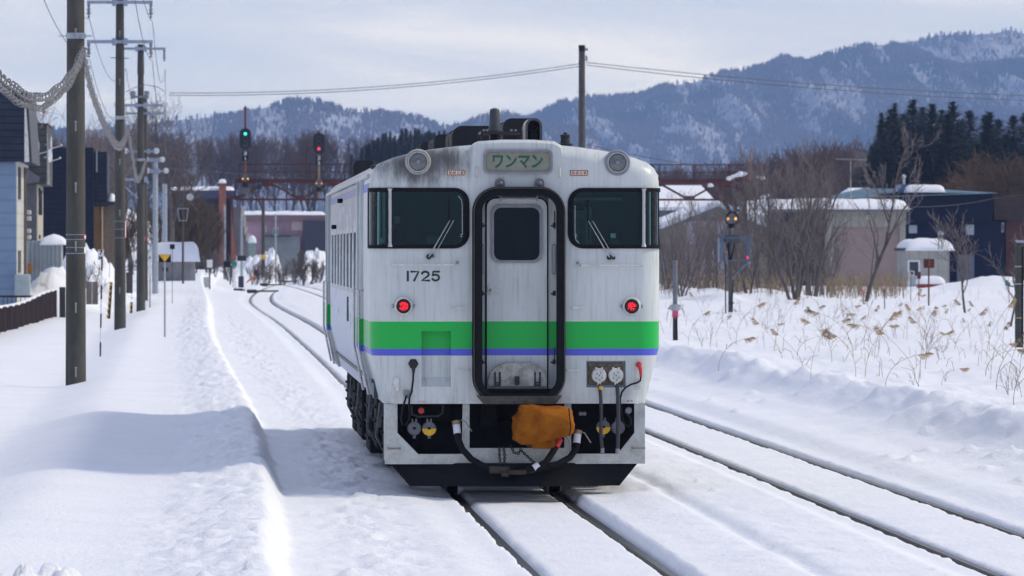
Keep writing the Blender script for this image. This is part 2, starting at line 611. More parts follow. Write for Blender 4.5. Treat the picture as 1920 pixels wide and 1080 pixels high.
for _ in range(26):        # frozen chunks on the shovelled heap at the right
    LUMPS.append((PX(1878, 266) + rl.gauss(0, 1.1), 264 + rl.gauss(0, 4), rl.uniform(0.12, 0.34), rl.uniform(0.12, 0.42)))
for _ in range(16):
    LUMPS.append((PX(130, 216) + rl.gauss(0, 0.9), 213 + rl.gauss(0, 3), rl.uniform(0.12, 0.3), rl.uniform(0.1, 0.3)))
def ground(x, y):
    x, y = np.broadcast_arrays(np.asarray(x, float), np.asarray(y, float))
    a, b, rg = c1(y), c2(y), ridge(y)
    big = fbm(x * 0.22, y * 0.07, 5, 4)
    med = fbm(x * 1.1, y * 0.45, 11, 4)
    clod = fbm(x * 4.5, y * 2.6, 21, 4, 0.55)
    fine = fbm(x * 13, y * 9, 31, 3, 0.6)
    # between and beside the rails
    far = sst(250, 420, y)
    z = 0.10 + 0.05 * big + 0.012 * clod + far * 0.0
    near_bed = np.exp(-((x - 4.9) / 1.0) ** 2)
    z = z + near_bed * 0.05 * np.abs(med)
    furrow = np.exp(-(((x - a - 1.55 - 0.05 * vn(y * 0.2, 0 * y, 3)) / 0.10) ** 2))
    z = z - 0.05 * furrow * sst(200, 120, y)
    # raised bank to the left with its trodden edge
    s = x - rg
    crest = 0.41 + 0.04 * fbm(y * 0.25, y * 0 + 2, 41, 3)
    edge_wob = 0.07 * fbm(y * 0.9, y * 0, 43, 4) + 0.02 * fine
    top = crest - 0.10 * sst(0.0, -0.9, s) + 0.05 * sst(-1.1, -2.0, s) - 0.20 * sst(-1.9, -3.1, s + 0.25 * vn(y * 0.12, 0 * y, 9))
    top = top + 0.10 * sst(-3, -5, s) + 0.25 * sst(-5.5, -9, s) + 0.03 * big
    trod = sst(-1.25, -0.35, s) * sst(0.12, -0.05, s)
    top = top + trod * (0.055 * clod + 0.020 * fine) + 0.02 * np.maximum(0, -np.abs(s + 0.05) + 0.14)
    wall = sst(0.27, 0.03, s + edge_wob)
    bank = z + (top - z) * wall
    rise = sst(205, 310, y)
    leftfar = np.clip(0.46 + 0.48 * rise + 0.05 * big + 0.03 * clod, 0, 3)
    bank = bank + (leftfar - top) * wall * rise
    z = np.where(s < 0.5, bank, z)
    path = np.exp(-(((s - 0.95) / 0.38) ** 2)) * sst(260, 150, y)
    z = z + path * (0.060 * clod + 0.018 * fine)
    # right-hand bank thrown up by the plough and the field behind
    bx = 9.05 + 0.22 * fbm(y * 0.07, y * 0, 51, 3) + 0.16 * sst(100, 62, y) + 0.10 * fbm(y * 0.55, y * 0, 52, 3)
    t = x - bx
    jag = 0.09 * fbm(x * 1.1, y * 0.33, 61, 5, 0.55) + 0.03 * clod
    wallr = sst(-0.30, 0.62, t + 0.16 * fbm(y * 0.5, x * 0.6, 62, 4))
    topr = 0.43 + jag + 0.05 * np.exp(-((t - 0.45) / 0.35) ** 2) - 0.04 * sst(0.7, 1.9, t) + 0.05 * med * sst(0.5, 2, t) + 0.05 * big
    lump = np.maximum(0, fbm(x * 1.9, y * 0.55, 63, 4, 0.6))
    blk = np.abs(fbm(x * 3.2, y * 1.1, 66, 3, 0.55))
    topr = topr + (0.17 * blk - 0.05) * np.exp(-((t - 0.3) / 0.45) ** 2) * sst(190, 110, y)
    topr = topr + 0.16 * lump * np.exp(-((t - 0.35) / 0.35) ** 2) * sst(180, 110, y)
    topr = topr + (0.13 * sst(130, 300, y) + 0.35 * sst(300, 900, y)) * sst(0.5, 3, t)
    skirt = 0.10 * sst(-0.9, 0.0, t)
    rmask = np.where(y < 300, 1.0, sst(420, 300, y)) 
    z = z + rmask * (skirt * (x > 7.6) + (topr - z) * wallr)
    # far ground
    fz = 0.25 + 0.5 * sst(330, 700, y) + 0.06 * big
    off = np.minimum(np.abs(x - a), np.abs(x - b))
    lift = sst(1.6, 5.0, off) * sst(330, 430, y)
    z = z + (np.maximum(fz + 0.5, z) - z) * lift
    z = z + 13.0 * sst(560, 900, y) * sst(6, -30, x) + 1.0 * sst(560, 1100, y)
    z = z - 45 * sst(1500, 6000, y)
    # heaps and clods
    for hx, hy, wx, wy, hh in HEAPS:
        m = (np.abs(x - hx) < 4 * wx) & (np.abs(y - hy) < 4 * wy)
        if m.any():
            q = np.exp(-((x[m] - hx) / wx) ** 2 - ((y[m] - hy) / wy) ** 2)
            z[m] = z[m] + hh * q * (1 + 0.55 * fbm(x[m] * 1.3, y[m] * 0.5, 71, 4, 0.55))
    for hx, hy, w, hh in LUMPS:
        m = (np.abs(x - hx) < 3 * w) & (np.abs(y - hy) < 3.5 * w)
        if m.any():
            r2 = ((x[m] - hx) / w) ** 2 + ((y[m] - hy) / (1.3 * w)) ** 2
            z[m] = z[m] + hh * np.exp(-r2 ** 2.2) * (0.8 + 1.3 * fbm(x[m] * 11, y[m] * 7, 73, 3))
    # snow shaped by the rails: a groove at every rail, the running bed a little under the rail head
    for c, lim, lw, rw in ((a, 900, 0.04, 0.075), (b, 432, -0.005, 0.03)):
        tt = x - c
        act = (y < lim) * sst(lim, lim - 25, y)
        bed = -0.004 + 0.010 * np.cos(tt * 2.4) + 0.009 * clod + 0.012 * med
        z = z + (bed - z) * sst(0.60, 0.52, np.abs(tt)) * act
        outl = lw + 0.010 * clod
        z = z + (outl - z) * sst(-1.15, -0.75, tt) * sst(-0.50, -0.56, tt) * act
        z = z + (rw + 0.012 * clod - z) * sst(1.25, 0.80, tt) * sst(0.50, 0.58, tt) * act
        for sgn in (-1, 1):
            q = tt - sgn * 0.5325
            wob = 0.016 * clod + 0.010 * fine + 0.025 * np.maximum(0, fbm(y * 0.8, y * 0, 80 + sgn, 3))
            g = sst(-0.080, -0.040, q - 0.6 * wob) * sst(0.115 + (0.03 if c is a else 0.0), 0.042, q + wob)
            z = np.where((np.abs(q) < 0.3) & (y < lim), z + (-0.07 - z) * g, z)
    # a sunk bed under the parked railcar stays clear of its underframe
    return z

def gz(x, y):
    return float(ground(np.array([float(x)]), np.array([float(y)]))[0])

def build_ground():
    d = [-40.0, -10, 5, 15, 22, 27, 31]
    y = 33.0
    while y < 640:
        d.append(y)
        y += min(max(0.11, 0.125 * (y / 45.0) ** 2), 0.8 if y < 300 else (1.6 if y < 470 else 99))
    while y < 7200:
        d.append(y)
        y *= 1.06
    d = np.array(d)
    xs = list(np.arange(-2.6, 7.8, 0.032)) + list(np.arange(7.8, 11.6, 0.05))
    s, x = 0.05, xs[-1]
    while x < 3400:
        s *= 1.035
        x += s
        xs.append(x)
    s, x, lo = 0.05, xs[0], []
    while x > -3400:
        s *= 1.035
        x -= s
        lo.append(x)
    xs = np.array(lo[::-1] + xs)
    Xg, Yg = np.meshgrid(xs, d)
    # columns follow the curve of the line far off so that the rails stay sharp
    core = np.exp(-((Xg - 3.06) / 30.0) ** 2)
    Xg = Xg + (c1(Yg) - 3.06) * core
    Z = ground(Xg, Yg)
    V = np.stack([Xg, Yg, Z], -1).reshape(-1, 3)
    nr, nc = Xg.shape
    i = np.arange(nr - 1)[:, None] * nc + np.arange(nc - 1)[None, :]
    F = np.stack([i, i + 1, i + nc + 1, i + nc], -1).reshape(-1, 4)
    o = quad_mesh("snow_ground", V, F, SNOW)
    tag(o, None, None, kind='structure')
build_ground()

# ------------------------------------------------------------------ rails
RAIL = M("worn_rail_steel", (0.018, 0.015, 0.015), 0.6, 0.2, 0.4, 12, 0.1)
RAILTOP = M("polished_rail_head", (0.05, 0.05, 0.053), 0.4, 0.7, 0.3, 9)
def rail(c, sgn, y0, y1, parent):
    ys, y = [], y0
    while y < y1:
        ys.append(y)
        y += 1.2 if y < 200 else 3.0
    ys = np.array(ys)
    cx = c(ys)
    dx = np.gradient(cx, ys)
    prof = [(-.033, 0), (.033, 0), (.034, -.035), (.010, -.05), (.010, -.125), (.062, -.14), (.062, -.15), (-.062, -.15), (-.062, -.14), (-.010, -.125), (-.010, -.05), (-.034, -.035)]
    n = len(prof)
    V, F = [], []
    for i in range(len(ys)):
        for px_, pz_ in prof:
            k = sgn * 0.5325 + px_
            V.append((cx[i] + k, ys[i] - dx[i] * k, pz_))
    for i in range(len(ys) - 1):
        for j in range(n):
            q = (j + 1) % n
            F.append((i * n + j, i * n + q, (i + 1) * n + q, (i + 1) * n + j))
    o = quad_mesh("rail", V, F, RAIL, parent, False)
    o.data.materials.append(RAILTOP)
    mi = np.zeros(len(F), np.int32)
    mi[::n] = 1
    o.data.polygons.foreach_set('material_index', mi)
    return o
t = thing("railway_track", "narrow gauge track the railcar stands on, curving away to the right behind it", "railway track")
for sgn in (-1, 1): rail(c1, sgn, 5, 800, t)
for xa, xb, py in ((441, 458, 543.5), (466, 521, 545.5), (507, 566, 527), (490, 528, 533.5)):       # point rods lying across the sleepers
    d_ = 2.33 * FPX / (py - 470)
    mb = MB()
    mb.bar((PX(xa, d_), d_, 0.16), (PX(xb, d_), d_ + 1.5, 0.17), 0.14, 0.10)
    mb.bbox(PX(xa, d_) - 0.1, PX(xa, d_) + 0.45, d_ - 0.4, d_ + 0.3, 0.06, 0.27, 0.03)
    mb.build("switch_rod", DSTEEL, t)
t = thing("railway_track", "empty narrow gauge track to the right of the railcar's track", "railway track")
for sgn in (-1, 1): rail(c2, sgn, 5, 470, t)

# ------------------------------------------------------------------ mountains
def mountain_mat():
    t = NT("wooded_snow_slope")
    n = t.noise(0.035, 6, 0.62)
    n2 = t.noise(0.22, 4, 0.6, sc=(1.6, 0.6, 0.35))
    f = t.math('ADD', t.math('MULTIPLY', n, 0.55), t.math('MULTIPLY', n2, 0.45))
    c = t.mix(t.rng(f, 0.40, 0.60), (0.26, 0.235, 0.26), (0.72, 0.73, 0.78))
    t.base(c)
    t.rough(0.9)
    t.bump(n2, 0.8, 6.0)
    return t.mat
MOUNT = mountain_mat()
def forest_mat(name, a, b, c):
    t = NT(name)
    n = t.noise(0.006, 3, 0.6)
    n2 = t.noise(0.05, 3, 0.6)
    col = t.mix(t.rng(n2, 0.35, 0.65), a, b)
    col = t.mix(t.rng(n, 0.52, 0.62), col, c)
    t.base(col)
    t.rough(0.95)
    t.b.inputs['Specular IOR Level'].default_value = 0.1
    return t.mat
FARWOOD = forest_mat("far_bare_woodland", (0.15, 0.115, 0.125), (0.21, 0.165, 0.17), (0.07, 0.085, 0.085))
SPIKES_V, SPIKES_F, spike_n = [], [], 0
def mountain(name, D, sil, depth, seed, spur, step=2.5, rows=70, gaps=0.5, trees=20000, zbase=-45.0, th=(6, 11)):
    """a range whose skyline at distance D passes through the given photo points; real height, depth and a back slope"""
    global spike_n
    f = spline(sil)
    px = np.arange(sil[0][0], sil[-1][0], step)
    Xr = np.array([PX(p, D) for p in px])
    Zr = (470 - f(px)) / FPX * D + CAMZ
    kx = 1.0 / (120.0 * D / FPX)                      # about one spur per 120 photo pixels
    v = np.concatenate([np.linspace(0, 1, rows), [1.06, 1.15, 1.4, 1.8]])
    Xg, vg = np.meshgrid(Xr, v)
    def surf(Xg, vg, Zrow):
        sp = spur * (vg - 0.55) * D / FPX * 160       # spurs run slantwise
        q = fbm((Xg + sp) * kx, vg * 1.3, seed, 5, 0.55)
        rg = 1 - 2 * np.abs(vn((Xg + sp) * kx * 0.9, vg * 0.9 + 3, seed + 9))
        up = np.clip(vg, 0, 1)
        h = Zrow * (0.10 + 0.90 * up ** 0.85) if False else zbase + (Zrow - zbase) * up ** 0.9
        am = np.sin(np.pi * np.clip(vg, 0, 1)) ** 0.8
        h = h + (Zrow - zbase) * am * (0.13 * q + 0.10 * (rg - 0.5))
        h = np.where(vg > 1, Zrow - (vg - 1) * (Zrow - zbase) * 1.1, h)
        Y = D + depth * (vg - 1) - depth * 0.16 * am * (rg - 0.5) + 0.06 * depth * am * q
        return Y, h
    Yg, Hg = surf(Xg, vg, np.broadcast_to(Zr, Xg.shape))
    Xs = PX(390, D) + (Xg - PX(390, D)) * (Yg / D) * 1.0
    nr, nc = Xg.shape
    V = np.stack([Xg, Yg, Hg], -1).reshape(-1, 3)
    i = np.arange(nr - 1)[:, None] * nc + np.arange(nc - 1)[None, :]
    F = np.stack([i, i + 1, i + nc + 1, i + nc], -1).reshape(-1, 4)
    tag(quad_mesh(name, V, F, MOUNT), None, None, kind='structure')
    # bare trees standing on the snow: slim spikes, thick along the crests, thin in the gullies
    rg = np.random.RandomState(seed)
    p = rg.uniform(px[0], px[-1], trees * 3)
    vv = rg.uniform(0.12, 1.0, trees * 3)
    X = np.interp(p, px, Xr)
    dens = fbm(X * kx * 2.2, vv * 5, seed + 31, 4, 0.6) + 0.45 * fbm(X * kx * 9, vv * 9, seed + 37, 3, 0.6)
    keep = rg.uniform(0, 1, trees * 3) < np.clip(0.62 - gaps * 0.45 + 0.95 * dens + 0.25 * (vv > 0.95), 0.04, 1)
    X, vv, p = X[keep][:trees], vv[keep][:trees], p[keep][:trees]
    n = len(X)
    Y, Hh = surf(X, vv, np.interp(p, px, Zr))
    h = rg.uniform(th[0], th[1], n)
    w = h * rg.uniform(0.14, 0.24, n)
    con = fbm(X * kx * 3, vv * 6, seed + 55, 3) > 0.24
    h = np.where(con, h * 1.15, h)
    lean = rg.uniform(-0.08, 0.08, n) * h
    a0 = rg.uniform(0, 6.28, n)
    V = np.zeros((n, 8, 3))
    for k in range(4):
        ca, sa = np.cos(a0 + k * np.pi / 2), np.sin(a0 + k * np.pi / 2)
        V[:, k] = np.stack([X + 0.25 * w * ca, Y + 0.25 * w * sa, Hh - 1.0], -1)
        V[:, 4 + k] = np.stack([X + w * ca + lean, Y + w * sa, Hh + h * (0.40 if k % 2 else 0.62)], -1)
    Tip = np.stack([X + 1.5 * lean, Y, Hh + h], -1)[:, None, :]
    V = np.concatenate([V, Tip], 1)
    b = spike_n + np.arange(n)[:, None] * 9
    Fs = []
    for k in range(4):
        q = (k + 1) % 4
        Fs.append(np.concatenate([b + k, b + q, b + 4 + q], 1)); Fs.append(np.concatenate([b + k, b + 4 + q, b + 4 + k], 1))
        Fs.append(np.concatenate([b + 4 + k, b + 4 + q, b + 8], 1))
    SPIKES_V.append(V.reshape(-1, 3)); SPIKES_F.extend(Fs)
    spike_n += n * 9

RIGHT = [(880, 250), (940, 232), (1000, 217), (1040, 199), (1080, 187), (1150, 182), (1200, 177), (1250, 160), (1300, 154), (1340, 139), (1400, 131), (1440, 122), (1465, 107), (1490, 112), (1520, 113), (1545, 104), (1575, 94), (1620, 85), (1680, 84), (1720, 95), (1770, 114), (1810, 122), (1860, 119), (1920, 112), (1990, 130), (2080, 118), (2200, 150)]
BACK = [(1560, 140), (1640, 98), (1680, 80), (1720, 74), (1760, 65), (1830, 62), (1870, 59), (1893, 54), (1930, 66), (1990, 62), (2080, 84), (2200, 110)]
LEFT = [(-300, 215), (-150, 190), (-40, 215), (60, 240), (150, 246), (230, 236), (300, 229), (350, 224), (420, 218), (455, 214), (490, 204), (520, 196), (550, 190), (590, 191), (620, 199), (660, 209), (710, 211), (760, 216), (800, 229), (840, 240), (870, 232), (900, 220), (940, 214), (985, 224), (1040, 236), (1120, 250)]
mountain("hills", 6400, RIGHT, 1100, 101, 1.0, trees=60000, gaps=0.70, th=(3.5, 7))
mountain("hills", 7050, BACK, 700, 202, -1.0, trees=9000, gaps=1.05, th=(3.5, 7.5))
mountain("hills", 5200, LEFT, 900, 303, 0.6, trees=30000, gaps=0.68, th=(3, 6))
o = quad_mesh("mountain_forest", np.concatenate(SPIKES_V), np.concatenate(SPIKES_F), FARWOOD, None, False)
tag(o, "bare winter forest covering the snowy mountains on the horizon", "forest", kind='stuff')

# ------------------------------------------------------------------ the air between: pale volume round everything
def haze():
    mb = MB().box(-4100, 4100, -80, 7800, -52, 345)
    m = bpy.data.materials.new("haze")
    m.use_nodes = True
    t = m.node_tree
    t.nodes.clear()
    o_ = t.nodes.new('ShaderNodeOutputMaterial')
    v = t.nodes.new('ShaderNodeVolumePrincipled')
    v.inputs['Color'].default_value = (0.37, 0.58, 1.0, 1)
    v.inputs['Density'].default_value = HAZE
    v.inputs['Anisotropy'].default_value = 0.0
    t.links.new(v.outputs[0], o_.inputs['Volume'])
    o = mb.build("haze", m)
    tag(o, "pale blue winter haze over the valley", "haze", kind='stuff')
HAZE = 1.75e-4
haze()
# ------------------------------------------------------------------ the railcar (own frame: x right, y away from the camera, z above rail)
TD = 56.6
def FU(px): return (px - 966.7) / 188.46
def FZ(py): return (943.0 - py) / 188.46
BLEN = 20.8
def paint_mat(name, side=True):
    t = NT(name)
    o = t.xyz()
    x, y, z = o['X'], o['Y'], o['Z']
    n = t.noise(1.2, 5, 0.6)
    white = t.mix(t.rng(n, 0.3, 0.7), (0.55, 0.595, 0.585), (0.65, 0.685, 0.67))
    def band(a, b):
        return t.math('MULTIPLY', t.math('GREATER_THAN', z, a), t.math('LESS_THAN', z, b))
    c = t.mix(band(FZ(654), FZ(603)), white, (0.0, 0.46, 0.06))
    c = t.mix(band(FZ(667), FZ(654)), c, (0.085, 0.11, 0.62))
    # grime running down from every edge, thin vertical streaks
    st = t.noise(3.0, 6, 0.7, sc=(9, 2.5, 0.5))
    fl = t.noise(26, 4, 0.7)
    inband = t.math('MULTIPLY', t.math('GREATER_THAN', z, FZ(667)), t.math('LESS_THAN', z, FZ(603)))
    g = t.math('MULTIPLY', t.rng(st, 0.46, 0.76), t.math('SUBTRACT', 0.50, t.math('MULTIPLY', inband, 0.38)))
    c = t.mix(t.math('MULTIPLY', g, 0.75), c, (0.20, 0.17, 0.12))
    c = t.mix(t.math('MULTIPLY', t.rng(fl, 0.66, 0.74), 0.5), c, (0.12, 0.08, 0.05))
    # yellowed dirt under the cant rail and over the windows
    lowd = t.math('MULTIPLY', t.rng(z, 1.35, 0.98), t.rng(t.noise(5, 5, 0.65), 0.40, 0.75))
    c = t.mix(t.math('MULTIPLY', lowd, 0.35), c, (0.19, 0.16, 0.12))
    if side:
        # exhaust soot over the left shoulder, in streaks below the lamp
        dx = t.math('DIVIDE', t.math('SUBTRACT', x, FU(782)), 0.52)
        dz = t.math('DIVIDE', t.math('SUBTRACT', z, 3.44), 0.30)
        dd = t.math('SQRT', t.math('ADD', t.math('MULTIPLY', dx, dx), t.math('MULTIPLY', dz, dz)))
        so = t.math('SUBTRACT', 1.5, dd)
        so = t.math('ADD', so, t.math('MULTIPLY', t.math('SUBTRACT', t.noise(3.2, 6, 0.7, sc=(3.2, 1, 0.7)), 0.5), 1.7))
        c = t.mix(t.math('MULTIPLY', t.rng(so, 0.20, 1.1), 0.88), c, (0.022, 0.021, 0.024))
        # roof: dull grey with soot
        rf = t.math('MULTIPLY', t.rng(z, 3.36, 3.42), t.math('GREATER_THAN', y, 0.16))
        c = t.mix(rf, c, t.mix(t.rng(t.noise(2, 5, 0.7), 0.35, 0.65), (0.30, 0.31, 0.32), (0.10, 0.10, 0.105)))
        ax = t.math('ABSOLUTE', x)
        sb = t.math('MULTIPLY', band(3.105, 3.19), t.math('MULTIPLY', t.math('GREATER_THAN', ax, 1.40), t.math('GREATER_THAN', y, 0.24)))
        c = t.mix(sb, c, (0.09, 0.11, 0.55))
        dk = t.math('MULTIPLY', t.rng(z, 1.9, 2.7), t.math('MULTIPLY', t.math('GREATER_THAN', ax, 1.40), t.math('GREATER_THAN', y, 4.75)))
        dk = t.math('MULTIPLY', dk, t.rng(t.noise(2.6, 5, 0.7, sc=(1, 0.7, 0.25)), 0.35, 0.65, 0.35, 0.85))
        c = t.mix(dk, c, (0.20, 0.19, 0.20))
        # wind-packed snow plastered on the sides between the doors
        sn = t.math('ADD', t.noise(2.2, 6, 0.72, sc=(1, 0.55, 2.2)), t.rng(z, 3.1, 1.2, -0.10, 0.26, False))
        sd = t.math('MULTIPLY', t.math('GREATER_THAN', y, 4.75), t.math('LESS_THAN', y, 18.1))
        snow = t.math('MULTIPLY', t.rng(sn, 0.44, 0.62), t.math('MULTIPLY', sd, t.math('LESS_THAN', z, 3.35)))
        c = t.mix(snow, c, (0.78, 0.80, 0.84))
        t.rough(t.rng(snow, 0, 1, 0.38, 0.8, False))
        t.bump(t.math('ADD', t.math('MULTIPLY', snow, 1.0), t.math('MULTIPLY', t.noise(2.2, 3), 0.55)), 0.35, 0.02)
    else:
        t.rough(0.4)
        t.bump(t.noise(2.5, 3), 0.18, 0.02)
    t.base(c)
    return t.mat
PAINT = paint_mat("railcar_paint")
PAINTD = paint_mat("railcar_end_paint", False)
SKIRTP = M("chipped_pale_paint", (0.46, 0.48, 0.455), 0.5, 0, 0.25, 5, 0.05)
GREYF = M("grey_window_frame", (0.25, 0.25, 0.29), 0.45, 0.2, 0.15, 12)
CHROME = M("bright_metal", (0.52, 0.51, 0.52), 0.32, 0.75, 0.05, 1.5)
GRIMYW = M("grimy_white", (0.60, 0.60, 0.57), 0.55, 0, 0.3, 9)
UNDER = M("underframe_black", (0.009, 0.009, 0.010), 0.75, 0.0, 0.5, 6, 0.2, spec=0.15)
PLOWM = M("plough_black", (0.003, 0.0035, 0.005), 0.6, 0.0, 0.4, 3, 0.1, spec=0.2)
TEAL = M("cab_teal", (0.030, 0.075, 0.072), 0.5, 0, 0.2, 3)
TEALD = M("cab_dark_teal", (0.014, 0.032, 0.036), 0.6, 0, 0.25, 3)
TEALP = M("cab_side_teal", (0.05, 0.075, 0.075), 0.5, 0, 0.2, 3)
INTER = M("saloon_cream", (0.40, 0.40, 0.34), 0.6, 0, 0.15, 3)
def glass_mat(name, tint):
    t = NT(name)
    t.t.nodes.remove(t.b)
    o_ = [n for n in t.t.nodes if n.type == 'OUTPUT_MATERIAL'][0]
    tr = t.n('ShaderNodeBsdfTransparent', {'Color': tint})
    gl = t.n('ShaderNodeBsdfGlossy', {'Color': (0.5, 0.58, 0.62), 'Roughness': 0.02})
    fr = t.n('ShaderNodeFresnel', {'IOR': 1.5})
    mxs = t.n('ShaderNodeMixShader', {0: fr.outputs[0], 1: tr.outputs[0], 2: gl.outputs[0]})
    t.t.links.new(mxs.outputs[0], o_.inputs[0])
    return t.mat
GLASS = glass_mat("tinted_glass", (0.74, 0.92, 0.88))
SGLASS = glass_mat("side_glass", (0.62, 0.68, 0.68))
DGLASS = glass_mat("dark_glass", (0.5, 0.56, 0.6))
HALF = [(1.31, 0.985), (1.365, 1.22), (1.45, 1.54), (1.452, 2.2), (1.45, 3.10), (1.447, 3.20), (1.435, 3.27), (1.40, 3.335), (1.33, 3.392), (1.22, 3.437), (1.05, 3.482), (0.85, 3.52), (0.60, 3.553), (0.35, 3.575), (0.12, 3.583)]
SECT = HALF + [(-u, z) for u, z in HALF[::-1]]
def loft(off=0.0, y0=0.0, y1=BLEN, round_front=True, Rr=0.22, zcut=None):
    st = []
    for k in range(0, 8):
        a = math.pi / 2 * k / 7
        st.append((y0 + Rr * (1 - math.cos(a)), Rr * (1 - math.sin(a))))
    for k in range(1, 12):
        st.append((y0 + Rr + (y1 - y0 - 2 * Rr) * k / 12, 0.0))
    for k in range(7, -1, -1):
        a = math.pi / 2 * k / 7
        st.append((y1 - Rr * (1 - math.cos(a)), Rr * (1 - math.sin(a))))
    mb = MB()
    n = len(SECT)
    V = []
    for y, ins in st:
        for u, z in SECT:
            top = max(0.0, min(1.0, (z - 3.15) / 0.35))
            ku = (abs(u) - ins * min(1, abs(u) / 1.2) + off * (1 if abs(u) > 0.2 else 0)) * (1 if u > 0 else -1)
            zz = z + off * (1 if z > 3.3 else 0) - (off * 1.0 if z < 1.0 else 0) - ins * 0.55 * top
            V.append((ku, y, zz))
    F = [(i * n + j, i * n + (j + 1) % n, (i + 1) * n + (j + 1) % n, (i + 1) * n + j) for i in range(len(st) - 1) for j in range(n)]
    F.append(tuple(range(n))[::-1])
    F.append(tuple((len(st) - 1) * n + j for j in range(n)))
    mb.add(V, F, 0, True)
    return mb
def cutter(*mbs):
    m = MB()
    for q in mbs:
        m.add(q.v, q.f)
    return m.build("cutter", BLACK)

def finish(o, a=28):
    o.data.polygons.foreach_set('use_smooth', [True] * len(o.data.polygons))
    o.data.set_sharp_from_angle(angle=R(a))
    m = o.modifiers.new('face_weighted_normals', 'WEIGHTED_NORMAL')
    m.keep_sharp = True
    m.weight = 100
def build_train():
    T = thing("diesel_railcar", "white diesel railcar numbered 1725 with a green and blue band and lit red tail lamps", "train", (3.06, TD, 0))
    # ---- body shell
    body = loft().build("body", [PAINT, TEALD], T, sharp=30)
    inner = loft(-0.05, 0.05, BLEN - 0.05).build("cutter", TEALD)
    boolean(body, inner)
    drop(inner)
    wl = rrect(-1.7, FU(870), FZ(459), FZ(359.5), (0.10, 0.10, 0.001, 0.001))
    wr = rrect(FU(1075), 1.7, FZ(459), FZ(359.5), (0.001, 0.001, 0.10, 0.10))
    wl2 = rrect(-1.7, FU(880), FZ(466), FZ(352), (0.15, 0.15, 0.001, 0.001))
    wr2 = rrect(FU(1065), 1.7, FZ(466), FZ(352), (0.001, 0.001, 0.15, 0.15))
    c = cutter(MB().prism(wl, -0.3, 0.34), MB().prism(wr, -0.3, 0.34))
    boolean(body, c); drop(c)
    hatch = rrect(FU(899), FU(1047), FZ(741), FZ(362), 0.14)
    c = cutter(MB().prism(hatch, -0.3, 0.4))
    boolean(body, c); drop(c)
    c = cutter(MB().box(FU(790), FU(845), -0.3, 0.3, FZ(725), FZ(621)), MB().box(FU(1100), FU(1174), -0.3, 0.3, FZ(727), FZ(677)))
    boolean(body, c); drop(c)
    # side windows and doorways
    q = MB()
    wins = [5.35 + 1.58 * k for k in range(8)]
    for w in wins:
        q.box(-2, 2, w, w + 0.98, 2.06, 2.74)
    boolean(body, cutter(q))
    drop(bpy.data.objects['cutter'])
    q = MB()
    for y0 in (2.75, 18.75):
        for sx in (-1, 1):
            q.box(min(sx * 1.2, sx * 2), max(sx * 1.2, sx * 2), y0, y0 + 1.15, 1.50, 3.08)
    boolean(body, cutter(q))
    drop(bpy.data.objects['cutter'])
    finish(body)
    # pockets behind the two recesses in the end wall
    for x0, x1, z0, z1, dp in ((FU(790), FU(845), FZ(725), FZ(621), 0.10), (FU(1100), FU(1174), FZ(727), FZ(677), 0.10)):
        mb = MB()
        mb.box(x0 - 0.02, x1 + 0.02, dp, dp + 0.02, z0 - 0.02, z1 + 0.02)
        mb.box(x0 - 0.02, x0 - 0.002, 0.035, dp, z0 - 0.02, z1 + 0.02); mb.box(x1 + 0.002, x1 + 0.02, 0.035, dp, z0 - 0.02, z1 + 0.02)
        mb.box(x0, x1, 0.035, dp, z1 + 0.002, z1 + 0.02); mb.box(x0, x1, 0.035, dp, z0 - 0.02, z0 - 0.002)
        if dp and x0 < 0:
            mb.prism([(0.02, FZ(725)), (0.099, FZ(725)), (0.099, FZ(708))], FU(790) + 0.001, FU(845) - 0.001, plane='yz')
        mb.build("end_pocket", PAINTD, T)
    # ---- windscreens: rubber gasket, glass, post
    for k, (small, big) in enumerate(((wl, wl2), (wr, wr2))):
        g = loft(0.014, -0.014, BLEN).build("windscreen", RUBBER, T, sharp=30)
        cb = MB().prism(big, -0.4, 0.40).build("cutter", RUBBER)
        boolean(g, cb, 'INTERSECT'); drop(cb)
        inn = loft(-0.03, 0.03, BLEN - 0.1).build("cutter", RUBBER)
        boolean(g, inn); drop(inn)
        cs = MB().prism(small, -0.5, 0.36).build("cutter", RUBBER)
        boolean(g, cs); drop(cs)
        p = loft(-0.008, 0.008, BLEN).build("pane", GLASS, g, sharp=30)
        cs = MB().prism([(a, b) for a, b in small], -0.5, 0.36).build("cutter", RUBBER)
        boolean(p, cs, 'INTERSECT'); drop(cs)
        inn = loft(-0.016, 0.016, BLEN - 0.1).build("cutter", RUBBER)
        boolean(p, inn); drop(inn)
        finish(p); finish(g)
        ux = FU(731) if k == 0 else FU(1208)
        mb = MB()
        mb.tube([(ux, 0.0, FZ(461)), (ux, -0.004, FZ(356))], 0.017, 10)
        mb.lathe([(0.03, 0), (0.018, 0.035)], (ux, 0.0, FZ(463)), n=10)
        mb.lathe([(0.018, 0), (0.03, 0.03)], (ux, -0.004, FZ(359)), n=10)
        mb.build("window_post", CHROME, g)
        # bright beading that shows round the inner corner
        xi = FU(866.5) if k == 0 else FU(1078.5)
        sg = -1 if k == 0 else 1
        pts = [(xi, -0.002, FZ(440)), (xi, -0.002, FZ(385))]
        if k == 0:
            pts += [(xi - 0.008, -0.002, FZ(375)), (xi - 0.04, -0.002, FZ(367))]
        else:
            pts = [(xi + 0.04, -0.002, FZ(456)), (xi + 0.008, -0.002, FZ(449))] + pts
        m2 = MB().tube(pts, 0.0045, 6)
        for pz in (440, 443.5):
            m2.bar((xi, -0.004, FZ(pz)), (xi + sg * 0.02, -0.004, FZ(pz)), 0.006)
        m2.split("beading", CHROME, g)
    # ---- cab interior and saloon seen through the glass
    mb = MB()
